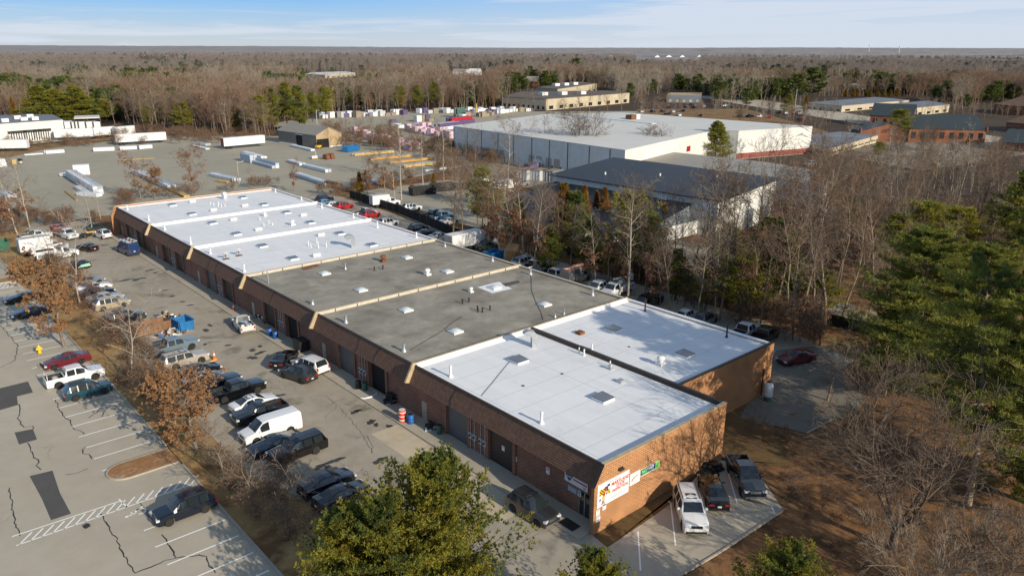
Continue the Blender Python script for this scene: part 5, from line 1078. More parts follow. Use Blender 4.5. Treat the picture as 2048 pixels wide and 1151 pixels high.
def pile(px, py, rx, ry, h, mats, n, label, cat, name, seed):
    """heap of loose pieces: one thing with its pieces as parts of the heap"""
    p = G(px, py); rg = random.Random(seed); mb = MB()
    for k in range(n):
        a = rg.uniform(0, 6.28); r_ = rg.random()**.6; zz = h*(1-r_)*rg.uniform(.3, 1)+.08
        mb.cbox((rx*r_*math.cos(a), ry*r_*math.sin(a), zz), (rg.uniform(.15, .7), rg.uniform(.1, .5), rg.uniform(.08, .4)), rg.randrange(len(mats)), rg.uniform(0, 3), rg.uniform(-.6, .6))
    o = mb.build(name, mats, None, loc=(p.x, p.y, 0)); return tag(o, label, cat, None, 'stuff')
JUNK = [WOODB, COPPER, WPLAS, TRIM, M('junk_blue', (.05, .15, .35), .6), M('junk_tan', (.4, .28, .16), .8), METER]
pile(330, 642, 2.4, 1.6, 1.5, JUNK, 70, 'heap of mixed scrap between the blue dumpster and the rusty container', 'scrap heap', 'scrap_heap', 1)
pile(345, 668, 2.6, .9, .8, JUNK, 60, 'low heap of rags and cans above the blue grey pickup', 'scrap heap', 'scrap_heap', 2)
pile(1412, 938, 1.5, 1.3, 1.3, [TYRE, TRIM, UNDER], 60, 'dark heap of old tyres at the corner of the brick end wall', 'tyre heap', 'tyre_heap', 3)
pile(525, 640, .7, 2.6, 1.1, [TRIM, METER, WPLAS, TYRE, UNDER], 60, 'dark heap of car parts and tools along the front wall', 'scrap heap', 'scrap_heap', 4)
pile(782, 802, 1.0, .8, 1.0, [TRIM, UNDER, METER], 26, 'dark pile of parts beside the open bay', 'scrap heap', 'scrap_heap', 5)
BARR = M('barrel_red', (.75, .05, .015), .4, 0, .1, 3); BARB = M('barrel_blue', (.02, .13, .42), .4, 0, .1, 3); BARG = M('bin_green', (.04, .12, .09), .5, 0, .1, 3)
def barrel(x, y, m, label, h=.95, r=.31, cat='barrel', name='barrel', z=.12, bands=None):
    t = thing(name, label, cat, (x, y, z)); MB().lathe([(r*.95, 0), (r, .04), (r, h*.32), (r*1.04, h*.335), (r, h*.35), (r, h*.65), (r*1.04, h*.665), (r, h*.68), (r, h-.04), (r*.95, h)], 16).build('drum', m, t, smooth=40)
    MB().lathe([(r*.9, h+.002), (r*.9, h+.012)], 16).build('lid', bands or TRIM, t)
    if bands:
        for zz in (h*.12, h*.45, h*.78): MB().lathe([(r*1.05, zz), (r*1.05, zz+.11)], 16).build('band', bands, t)
    return t
p = G(805, 843); barrel(p.x, p.y, BARR, 'bright red barrel with white bands by the front wall', 1.25, .36, z=.125, bands=WPLAS)
p = G(822, 848); barrel(p.x, p.y, BARB, 'blue plastic barrel standing beside the red barrel', 1.0, .3, z=.125)
p = G(879, 868); barrel(p.x, p.y, BARG, 'small green bin left of the nearest grey roller door', .9, .28, cat='bin', name='trash_bin', z=.125)
for px, py, lb in ((540, 672, 'left blue barrel of the pair by the silver pickup'), (552, 678, 'right blue barrel of the pair by the silver pickup')): p = G(px, py); barrel(p.x, p.y, BARB, lb, 1.0, .32, z=.125)
p = G(730, 781); barrel(p.x, p.y, BARG, 'dark green bin beneath the meters of the second bay', .9, .3, cat='bin', name='trash_bin', z=.125)
p = G(717, 777); barrel(p.x, p.y, TRIM, 'black bin beneath the meters of the second bay', .85, .33, cat='bin', name='trash_bin', z=.125)
def cone(px, py, label, z=0, s=1.0):
    p = G(px, py); t = thing('traffic_cone', label, 'traffic cone', (p.x, p.y, z)); o = M('cone_orange', (.80, .13, .015), .5, 0, .05, 3); MB().lathe([(.17*s, .05*s), (.12*s, .3*s), (.03*s, .9*s), (.0, .9*s)], 14).build('body', o, t, smooth=40); MB().cbox((0, 0, .025*s), (.45*s, .45*s, .05*s)).build('base', o, t)
    MB().lathe([(.112*s, .42*s), (.075*s, .62*s)], 14).build('white_band', WPLAS, t, smooth=40); return t
cone(429, 718, 'orange traffic cone beside the big beige SUV', s=1.3); cone(468, 621, 'orange traffic cone in the shade of the front wall', z=.125)
p = G(424, 722); tag(MB().cbox((0, 0, .06), (1.5, .12, .1), rz=.35).build('yellow_bar', M('safety_yellow', (.75, .5, .03), .5), loc=(p.x, p.y, 0)), 'yellow bar lying on the asphalt by the traffic cone', 'bar')
# fire hydrant
p = G(80, 707); t = thing('fire_hydrant', 'yellow fire hydrant on the leafy island in the left lot', 'fire hydrant', (p.x, p.y, .11)); HY = M('hydrant_yellow', (.80, .52, .02), .45, 0, .05, 3); s = 1.35
MB().lathe([(.19*s, 0), (.19*s, .05*s), (.13*s, .06*s), (.13*s, .52*s), (.17*s, .53*s), (.17*s, .57*s), (.12*s, .68*s), (.04*s, .74*s), (.04*s, .80*s)], 14).build('barrel', HY, t, smooth=35)
for a in (0, 90, 180): MB().lathe([(.085*s, .1*s), (.085*s, .24*s), (.05*s, .26*s)], 10, (0, 0, .40*s), axis='x').build('nozzle', HY, t).rotation_euler.z = R(a)
# car bumper lying on the apron, propane tank, black bags, cart
p = G(742, 795); tag(MB().tube([(-.95, .5, .1), (-.8, .1, .12), (0, -.1, .14), (.8, .1, .12), (.95, .5, .1)], [.1, .13, .13, .13, .1], 6).build('loose_bumper', PT['white'], loc=(p.x, p.y, 0), smooth=50), 'white car bumper lying on the asphalt before the open bay', 'bumper')
p = G(1535, 800); t = thing('propane_tank', 'white upright propane tank on the grass behind the brick corner', 'propane tank', (p.x, p.y, .0)); MB().lathe([(0, .35), (.3, .4), (.46, .6), (.48, .8), (.48, 1.75), (.44, 1.95), (.28, 2.1), (.0, 2.15)], 18).build('tank', WPLAS, t, smooth=50); MB().lathe([(.24, 2.13), (.24, 2.3)], 14).build('collar', COPPER, t); MB().lathe([(.36, 0), (.36, .42)], 14).build('foot_ring', BARG, t)
p = G(861, 862); pile(861, 858, .5, .6, .9, [TRIM, UNDER, WPLAS], 18, 'black bags and tools piled by the second man door of the near bay', 'bags', 'bag_pile', 9)
p = G(785, 805); t = thing('cart', 'dark wheeled cart beside the open bay', 'cart', (p.x, p.y, .12)); MB().box(-.45, .45, -.6, .6, .45, .55).build('tray', TRIM, t); MB().box(-.45, .45, -.6, .6, .9, .96).build('top_tray', TRIM, t)
for x in (-.4, .4):
    for y in (-.52, .52): MB().box(x-.03, x+.03, y-.03, y+.03, .0, .897).build('leg', EDGE, t)
p = G(603, 700); t = thing('trash_bin', 'large dark wheeled bin behind the black coupe', 'bin', (p.x, p.y, .12)); MB().prism([(-.6, -.9, 0), (.6, -.9, 0), (.7, -1.0, 1.25), (-.7, -1.0, 1.25)], (0, 1.9, 0)).build('body', TRIM, t); MB().box(-.72, .72, -1.05, .95, 1.252, 1.32).build('lid', UNDER, t)
# green utility cabinet and litter on the strip
p = G(270, 757); t = thing('utility_cabinet', 'small green utility cabinet on the grass strip', 'utility cabinet', (p.x, p.y, 0)); UC = M('cabinet_green', (.22, .33, .27), .5, 0, .08, 3); MB().box(-.35, .35, -.3, .3, 0, 1.05).build('cabinet', UC, t); MB().box(-.38, .38, -.33, .33, 1.052, 1.1).build('cap', UC, t)
p = G(277, 772); t = thing('barrier_sign', 'red and white warning post leaning on the grass', 'post', (p.x, p.y, 0)); MB().tube([(0, 0, 0), (.5, .2, .5)], .06, 6).build('post', WPLAS, t); MB().cbox((.55, .22, .55), (.5, .4, .1)).build('plate', BARR, t)
p = G(1338, 1005); tag(MB().lathe([(.0, .05), (.09, .1), (.0, .2)], 8).build('lamp_globe', WPLAS, loc=(p.x, p.y, .01)), 'small white globe at the head of the pad lines', 'globe')
p = G(174, 1053); tag(MB().cbox((0, 0, .1), (.4, .28, .18), rz=.4).build('black_bag', TRIM, loc=(p.x, p.y, .0)), 'small black bag lying in the parking lot aisle', 'bag')

# ------------------------------------------------------------------ other buildings
WW = stripe_mat('white_wall_panel', (.70, .70, .67), (.58, .59, .58), 1.5, 3, .05, .5, var=.1, kind='World'); WROOF = ground_mat('white_roof_far', ((.3, (.56, .56, .53)), (.7, (.72, .71, .68))), (.02, .12, .8), rough=.7, streak=((.02, .3, 1), .3, (.66, .62, .56)), bmp=0)
BROOF = stripe_mat('dark_standing_seam', (.018, .022, .030), (.011, .014, .020), .6, 3, .08, .45, .2, .25, 'World'); TROOF = stripe_mat('tan_metal_roof', (.33, .295, .24), (.26, .23, .19), 1.0, 3, .08, .5, .1, .15, 'World'); GROOF = stripe_mat('green_metal_roof', (.040, .056, .060), (.024, .036, .038), .9, 3, .12, .45, .2, .12, 'World')
GREYR = M('grey_flat_roof', (.17, .185, .21), .7, 0, .2, .1, kind='World'); TANR = M('dark_tan_roof', (.12, .10, .08), .85, 0, .25, .1, kind='World'); BRNR = stripe_mat('brown_shingle_roof', (.155, .095, .065), (.11, .065, .045), .5, 2, .2, .9, var=.2, kind='World')
CREAM = M('cream_wall', (.50, .43, .31), .8, 0, .1, .3, kind='World'); TANW = stripe_mat('tan_siding', (.44, .33, .20), (.36, .27, .165), .4, 3, .12, .6, var=.08, kind='World'); GRYW = stripe_mat('grey_siding', (.20, .19, .17), (.15, .14, .13), .4, 3, .15, .6, var=.08, kind='World'); RBRK = brick_mat('red_brick', (.30, .105, .055), (.24, .08, .045), (.3, .2, .14), .9, .3); RPL = M('red_plinth', (.24, .055, .04), .7, 0, .15, .4, kind='World'); DOCK = M('dock_door', (.40, .36, .30), .6, 0, .05, 1); GUT = M('dark_downpipe', (.03, .03, .03), .5, 0, 0); BWALL = M('blue_grey_wall', (.16, .19, .22), .7, 0, .1, .2, kind='World')
def wallpart(nm, t, a, b, f, w_, z0, z1, m, d=.06, inset=None, par=None):
    """flat piece standing proud on the wall a->b (building to the left of a->b seen from outside is irrelevant: pushed toward the camera)"""
    a, b = Vector((a[0], a[1], 0)), Vector((b[0], b[1], 0)); u = (b-a).normalized(); n = Vector((u.y, -u.x, 0))
    if n.dot(Vector((CX, CY, 0))-a) < 0: n = -n
    c = a.lerp(b, f)
    return MB().prism([c-u*w_/2+Vector((0, 0, z0))+n*.004, c+u*w_/2+Vector((0, 0, z0))+n*.004, c+u*w_/2+Vector((0, 0, z1))+n*.004, c-u*w_/2+Vector((0, 0, z1))+n*.004], n*d).build(nm, m, par or t)
def flat_building(label, pix, H, wm, rm, over=.12, name='warehouse', cat='warehouse', world=None, edge=None, z0=0, slope=None):
    P = world or [G(*q, H) for q in pix]; P = [Vector((q[0], q[1], 0)) for q in P]; c = sum(P, Vector())/len(P)
    t = thing(name, label, cat); zt = [H]*len(P) if slope is None else slope
    mb = MB(); n = len(P); vs = [(p.x, p.y, z0-.15) for p in P]+[(p.x, p.y, z-.2) for p, z in zip(P, zt)]
    mb.add(vs, [(i, (i+1) % n, n+(i+1) % n, n+i) for i in range(n)]+[tuple(range(n, 2*n))]); mb.build('wall', wm, t)
    Q = [p+(p-c).normalized()*over for p in P]; mb = MB(); mb.add([(p.x, p.y, z-.198) for p, z in zip(Q, zt)]+[(p.x, p.y, z) for p, z in zip(Q, zt)], [tuple(range(n)), tuple(range(n, 2*n))]+[(i, (i+1) % n, n+(i+1) % n, n+i) for i in range(n)], 0); mb.build('roof', rm, t)
    return t, P
def gable(label, p0, p1, p2, eave, ridge, wm, rm, over=.35, name='house', cat='building', wm2=None, z0=-.1, par=None):
    """long side p0->p1, gable end p1->p2"""
    a, b = Vector((p0[0], p0[1], 0)), Vector((p1[0], p1[1], 0)); w_ = Vector((p2[0], p2[1], 0))-b
    u = (b-a).normalized(); n = Vector((-u.y, u.x, 0)); w_ = n*w_.dot(n)
    t = thing(name, label, cat); c, d = b+w_, a+w_; Z = lambda p, z: (p.x, p.y, z)
    ma, mb_ = (a+d)/2, (b+c)/2
    MB().add([Z(a, z0), Z(b, z0), Z(b, eave), Z(a, eave), Z(d, z0), Z(c, z0), Z(c, eave), Z(d, eave)], [(0, 1, 2, 3), (4, 5, 6, 7)]).build('long_wall', wm, t, fix=False)
    MB().add([Z(b, z0), Z(c, z0), Z(c, eave), Z(mb_, ridge-.05), Z(b, eave)], [(0, 1, 2, 3, 4)]).build('gable_wall', wm2 or wm, t); MB().add([Z(a, z0), Z(d, z0), Z(d, eave), Z(ma, ridge-.05), Z(a, eave)], [(0, 1, 2, 3, 4)]).build('gable_wall', wm2 or wm, t)
    o = u*over; s = w_.normalized()*over; k = (ridge-eave)/(w_.length/2)*over
    mb = MB()
    for e1, e2, m1, m2, sg in ((a, b, ma, mb_, -1), (d, c, ma, mb_, 1)):
        pts = [Z(e1-o+s*sg, eave-k), Z(e2+o+s*sg, eave-k), Z(m2+o, ridge), Z(m1-o, ridge)]
        mb.prism(pts, (0, 0, .14))
    mb.build('roof', rm, t); return t, (a, b, c, d)
# white warehouse with loading docks
H = 9.6
t, P = flat_building('large white warehouse with a broad white flat roof and a row of loading docks', [(907, 252), (1250.5, 300), (1402, 266), (1439, 259.5), (1477.5, 261.5), (1625, 252.5), (1536, 245.7), (1241.7, 224.7), (1092, 228)], H, WW, WROOF)
for f in (.045, .085, .125, .165, .205, .245, .29, .335, .52, .565, .62, .665): 
    d = wallpart('dock_door', t, P[0], P[1], f, 2.6, 1.0, 4.0, DOCK); wallpart('dock_seal', t, P[0], P[1], f+.02, .5, .2, 1.8, GUT)
for f in (.0, .10, .20, .31, .41, .52, .62, .72, .83, .93): wallpart('downpipe', t, P[0], P[1], f+.002, .22, .2, 9.3, GUT, .1)
wallpart('wall_plinth', t, P[4], P[5], .5, (P[5]-P[4]).length, 0, 1.9, RPL, .05); wallpart('emblem', t, P[2], P[1], .18, 3.0, 4.6, 6.3, PT['red'], .08)
p = G(1266, 238, H); f = MB().cbox((0, 0, .9), (5.5, 3, 1.6)).build('roof_unit', COPPER, t, loc=(p.x, p.y, H)); MB().cbox((1.4, 0, .9), (2.2, 3.1, 1.7)).build('unit_panel', WPLAS, f)
MB().prism([G(1110, 227.5, H+.01)+Vector((0, 0, 0)), G(1116, 227.5, H+.01), G(1312, 247.5, H+.01), G(1304, 248.2, H+.01)], (0, 0, .25)).build('roof_ridge', WPLAS, t)
# black roofed building
b0 = G(1440, 472); He = hgt(b0, 398)
bl, br_ = G(1105, 349, He), G(1437, 400, He); u = (br_-bl).normalized(); n = Vector((u.y, -u.x, 0)); n = n if n.x > 0 else -n
rr = G(1602, 368, He+1.2); dpt = max(24, (rr-br_).dot(n)); W4 = [bl, br_, br_+n*dpt, bl+n*dpt]
t, P = flat_building('wide building with a black sloping metal roof and pale end wall behind the tree belt', None, He, WW, BROOF, world=W4, over=1.0, slope=[He, He, He+1.7, He+1.7])
for f, w_, z in ((.55, 3.5, 3.8), (.82, 3.5, 3.8)): wallpart('door', t, P[1], P[2], f, w_, .1, z, BWALL)
for k in range(2): wallpart('air_conditioner', t, P[0], P[1], .70+k*.022, .95, He-2.1, He-.8, WPLAS, .4)
for f in (.25, .5, .75): 
    q = P[0].lerp(P[2], f); MB().lathe([(.2, 0), (.2, .6)], 8).build('roof_vent', WPLAS, t, loc=(q.x, q.y, He+.3+1.2*f))
a0 = P[0].lerp(P[1], .02); a1 = P[0].lerp(P[1], .86); W5 = [a0-n*17, a1-n*17, a1-n*.02, a0-n*.02]
flat_building('low black roofed lean-to along the front of the black roofed building', None, 4.0, BWALL, BROOF, world=W5, over=.3, slope=[2.9, 2.9, He-1.5, He-1.5], name='lean_to', cat='shed')
wl = thing('white_wall', 'white panel wall standing among trees before the black roofed building', 'wall'); wp0, wp1 = G(1334, 482), G(1398, 466); d = (wp1-wp0).normalized()
for k in range(4): 
    q0, q1 = wp0.lerp(wp1, k/4), wp0.lerp(wp1, (k+.97)/4); nn = Vector((-d.y, d.x, 0))*.15; MB().prism([q0, q1, q1+nn, q0+nn], (0, 0, 2.8)).build('panel', WW, wl)
for k in range(3):
    a, b = G(1030+k*26, 358+k*1.5), G(1053+k*26, 361+k*1.5); t, P = flat_building(('left', 'middle', 'right')[k]+' grey shipping container beside the black roofed building', None, 3.0, METER if k < 2 else BWALL, DIRT, world=[a, b, b+n*5, a+n*5], over=.05, name='shipping_container', cat='container')
    for f in (.25, .5, .75): wallpart('door_bar', t, P[0], P[1], f, .12, .2, 2.6, WPLAS)
# tan roofed building behind it
t, P = flat_building('long building with a pale tan metal roof behind the black roof', [(1252, 316), (1332, 302.5), (1540, 325), (1668, 347), (1640, 372), (1530, 353)], 5.6, WW, TROOF)
# beige office
b0 = G(1661, 313); H = hgt(b0, 295)
t, P = flat_building('beige flat roofed office building with a tan fascia band', [(1558.5, 276.5), (1661, 295), (1753.7, 269.7), (1681, 263)], H, CREAM, GREYR, over=.6, name='office_building', cat='office')
for s_ in ((0, 1), (1, 2)):
    Ls = (P[s_[1]]-P[s_[0]]).length; wallpart('fascia_band', t, P[s_[0]], P[s_[1]], .5, Ls, H-1.6, H-.25, CREAM, .5)
    for k in range(7): wallpart('window', t, P[s_[0]], P[s_[1]], (k+.5)/7, Ls/9, .9, 2.2, GLASS, .03)
# green roofed brick buildings
def grn(label, p0, p1, p2, ev, rg_, rm=GROOF, wm=RBRK, wins=6):
    a, b, c = G(*p0), G(*p1), G(*p2); e = hgt(b, ev); r = hgt((b+c)/2, rg_)
    t, q = gable(label, a, b, c, e, r, wm, rm, name='brick_building', cat='building')
    for k in range(wins): wallpart('window', t, q[0], q[1], (k+.5)/wins, 1.8, e*.3, e*.75, GLASS, .04)
    for k in (1, 2): MB().cbox((*(q[k]+(q[3-k]-q[k])*.06 if False else q[k])[:2], e+.2), (.8, .8, 1.6)).build('parapet_block', wm, t)
    return t, q
grn('long brick building with a dark green ribbed metal roof at the right', (1815, 284), (1968, 287), (2000, 275), 259.5, 231.5, wins=8)
grn('brick wing with a dark green roof behind the round pine', (1738, 252), (1822, 256), (1838, 247), 234, 209.5, wins=4)
grn('low pavilion with a pale green roof beside the beige office', (1700, 276), (1718, 282), (1768, 266), 262, 240, wins=1)
grn('small green roofed building cut by the right edge', (1995, 300), (2070, 306), (2090, 292), 289, 262, wins=3)
grn('brown roofed brick building near the top right edge', (1986, 226), (2062, 232), (2080, 220), 214, 194, BRNR, wins=4)
grn('lower brown roofed brick building near the right edge', (2010, 262), (2076, 268), (2096, 256), 250, 230, BRNR, wins=4)
# flat roofed blocks
for lb, pix, base, wm, rm, wn in (('cream block with a dark flat roof behind the green roofs', [(1612, 205.5), (1684, 211.5), (1819, 199.8), (1750, 194)], (1684, 224, 211.5), CREAM, GREYR, 6), ('second cream block with a blue grey roof and wall pilasters', [(1815, 217), (1899.5, 208.5), (1858, 201), (1788, 207)], (1899.5, 224, 208.5), CREAM, GREYR, 5),
    ('long tan commercial building with a dark brown flat roof behind the storage yard', [(1005, 193), (1092, 198), (1259, 185.5), (1215, 181), (1040, 183)], (1092, 221, 198), CREAM, TANR, 9), ('cream commercial block with rooftop units behind the long tan building', [(1072, 174.5), (1115, 178), (1194, 166.5), (1160, 163.5)], (1194, 184, 166.5), CREAM, TANR, 7),
    ('low dark fronted building with a thin tan roof and parked cars', [(1334, 189.5), (1403, 190.5), (1404, 185.5), (1340, 185)], (1403, 206, 190.5), BWALL, TANW, 5), ('distant long white building among bare trees', [(612, 148), (650, 150), (710.5, 145.5), (690, 142.5), (622, 145)], (650, 157, 150), CREAM, WROOF, 6),
    ('white dock building with a blue grey roof at the left edge', [(-60, 250), (-1, 247), (125, 238.5), (104, 228.5), (-60, 231)], (110, 277.5, 239.5), WW, GREYR, 0), ('distant beige building partly behind bare trees at right', [(1692, 169.5), (1712, 171.5), (1730, 168.5), (1710, 166.5)], (1712, 181, 171.5), CREAM, CREAM, 3), ('distant white shed at the right edge', [(2000, 171), (2018, 173), (2048, 171), (2030, 168)], (2018, 181, 173), WPLAS, WPLAS, 2)):
    H = hgt(G(base[0], base[1]), base[2]); t, P = flat_building(lb, pix, H, wm, rm, name='commercial_building', cat='building')
    for s_ in range(len(P)-2):
        a, b = P[s_], P[s_+1]
        if (b-a).length > 8:
            for k in range(wn): wallpart('window', t, a, b, (k+.5)/wn, (b-a).length/wn*.4, H*.08, H*.38, GLASS if wm is not BWALL else CREAM, .05)
    if 'dock' in lb:
        for k in range(8): 
            f = .16+k*.078; wallpart('dock_door', t, P[1], P[2], f, 2.3, .9, H*.46, WPLAS, .12); wallpart('dock_frame', t, P[1], P[2], f, 3.2, H*.46, H*.58, GUT, .5)
            for s_ in (-1, 1): wallpart('dock_post', t, P[1], P[2], f+s_*.018, .35, .3, H*.46, GUT, .3)
        for q in ((10, 244), (35, 238), (48, 241), (60, 235), (70, 240)): p = G(*q, H); MB().cbox((0, 0, .7), (2.4, 2.4, 1.3)).build('roof_unit', WPLAS, t, loc=(p.x, p.y, H))
    if 'rooftop' in lb or 'long tan' in lb:
        for q in ((.3, .5), (.6, .4), (.45, .7)): p = P[0].lerp(P[2], q[0]); MB().cbox((0, 0, 1), (5, 4, 2)).build('roof_unit', WPLAS, t, loc=(p.x, p.y, H))
# small houses far off
def tiny(label, px, py, w_, top, ridge, wm, rm, dx=26):
    a, b = G(px, py), G(px+w_, py+.4); u = (b-a).normalized(); n = Vector((-u.y, u.x, 0)); c = b+n*dx*.45; e = hgt(a, top); r = hgt((b+c)/2, ridge); gable(label, a, b, c, e, r, wm, rm)
tiny('distant white house with pale roof left of centre', 905, 150, 26, 143, 138, WPLAS, TROOF); tiny('second distant white house with pale roof', 935, 150, 22, 143, 137.5, WPLAS, WROOF); tiny('brick house with grey hipped roof beyond the storage yard', 1046, 172, 30, 163, 153, RBRK, TROOF); tiny('distant cream house gable on the wooded skyline', 1196, 118, 18, 113, 110, CREAM, TROOF, 60)
for k, (x, w_) in enumerate(((1284, 26), (1312, 20), (1334, 26), (1370, 24))): tiny(('leftmost', 'second', 'third', 'rightmost')[k]+' pale apartment house of the distant cluster below the mast', x, 118.5, w_, 113, 110.5, WPLAS, TROOF, 60)
tiny('distant reddish brick house at the left of the woods', 545, 160, 34, 154, 151, RBRK, BRNR); tiny('pale house roof beside the distant long white building', 870, 154, 26, 149, 147, WPLAS, TROOF)
# tan shed with a gable front
b = G(634, 297); e = hgt(b, 270.5); a, c = G(558, 285), G(697, 293.5); r = hgt((b+c)/2, 255)
t, q = gable('tan metal shed with a grey side wall and open doors in the lumber yard', a, b, c, e, r, GRYW, TROOF, name='metal_shed', cat='shed', wm2=TANW)
wallpart('open_door', t, q[1], q[2], .24, (q[2]-q[1]).length*.46, .1, e*.68, DARKIN, .05); wallpart('open_door', t, q[0], q[1], .56, 4.2, .1, e*.85, DARKIN, .05); wallpart('door_frame', t, q[0], q[1], .56, 5.0, e*.85, e*.9, WPLAS, .08); wallpart('base_board', t, q[1], q[2], .75, (q[2]-q[1]).length*.5, .0, .5, WPLAS, .07); wallpart('base_board', t, q[0], q[1], .25, (q[1]-q[0]).length*.48, .0, .5, WPLAS, .07)  # open doors are near-black panels painted as the shade indoors
# canopy with posts next to the dock building
t = thing('canopy', 'open white roofed canopy right of the dock building', 'canopy'); ca, cb = G(152, 262), G(203, 260); H = hgt(ca, 238); v = (cb-ca); nn = Vector((-v.y, v.x, 0)).normalized()*14
MB().prism([ca+Vector((0, 0, H)), cb+Vector((0, 0, H)), cb+nn+Vector((0, 0, H)), ca+nn+Vector((0, 0, H))], (0, 0, .4)).build('roof', WROOF, t)
for q in (ca, cb, ca+nn, cb+nn, ca.lerp(cb, .5)): MB().box(q.x-.2, q.x+.2, q.y-.2, q.y+.2, 0, H-.003).build('post', GUT, t)
# garden shed behind the grey roof
t, q = gable('small weathered wooden shed behind the grey roof', G(1012, 524), G(1030, 527), G(1040, 520), 2.2, 3.1, WOODB, WOODB, .2, 'wooden_shed', 'shed')
# ------------------------------------------------------------------ trailers and stacks in the lumber yard
trailer(G(-36, 304), G(56, 302), 'white semi trailer at the far left edge of the lumber yard', front='r', h=2.9); trailer(G(233, 291), G(334, 285), 'white semi trailer on the weedy bank right of the docks', h=2.9); trailer(G(449, 299), G(531, 291.5), 'white semi trailer standing alone before the woods', h=2.9, dark_end=RPL)
for k, (x0, y0, x1, y1) in enumerate(((110, 281, 188, 278), (190, 277, 232, 274), (234, 276, 272, 272))): trailer(G(x0, y0), G(x1, y1), ('long', 'short white', 'far white')[k]+' box trailer parked in line behind the weedy bank', h=3.2)
for k, x in enumerate((131, 146, 160, 175, 190)): 
    a = G(x, 262); trailer(a, a+Vector((2.6, .2, 0)), ('first', 'second', 'third', 'fourth', 'fifth')[k]+' from left of the trailers backed in a row under the canopy', h=2.8, w_=9, dark_end=GUT)
WRAP = ground_mat('white_wrap', ((.3, (.52, .58, .64)), (.6, (.74, .76, .78))), (.4, 1.5, 8), bmp=.2); WRAPB = stripe_mat('grey_bundle', (.46, .53, .60), (.26, .31, .37), .42, 2, .12, .5, var=.15, kind='Object'); YELT = stripe_mat('yellow_timber', (.56, .40, .16), (.40, .27, .11), .25, 2, .15, .7, var=.2); ORT = stripe_mat('orange_timber', (.56, .32, .10), (.4, .21, .06), .25, 2, .15, .7, var=.2); PINKM = ground_mat('pink_wrap', ((.3, (.50, .30, .42)), (.55, (.68, .50, .58)), (.7, (.78, .70, .74))), (.5, 1.8, 8), bmp=.2); PURP = M('purple_wrap', (.10, .07, .18), .6, 0, .2, 1)
def stack(p0, p1, w_, h, mats, label, group=None, cat='timber stack', name='timber_stack', tiers=2):
    """bundles laid lengthwise on sleepers; near long side from p0 to p1"""
    a, b = G(*p0), G(*p1); d = b-a; Ln = d.length; t = thing(name, label, cat, (a.x, a.y, 0), math.atan2(d.y, d.x), group); rg = random.Random(int(p0[0]*7+p0[1]))
    for k in range(max(2, int(Ln/3.5))): 
        x = .3+(Ln-.8)*k/max(1, max(2, int(Ln/3.5))-1); MB().box(x, x+.12, .02, w_-.02, 0, .14).build('sleeper', WOODB, t)
    z = .14; nb = max(1, round(w_/1.2))
    for i in range(tiers):
        hh = (h-.14)/tiers
        for j in range(nb):
            if i == tiers-1 and tiers > 1 and nb > 1 and rg.random() < .25: continue
            x0, x1 = rg.uniform(0, .4), Ln-rg.uniform(0, .5); MB().box(x0, x1, j*w_/nb+.03, (j+1)*w_/nb-.03, z+.003, z+hh).build('bundle', mats[(i+j) % len(mats)], t)
        z += hh
    return t
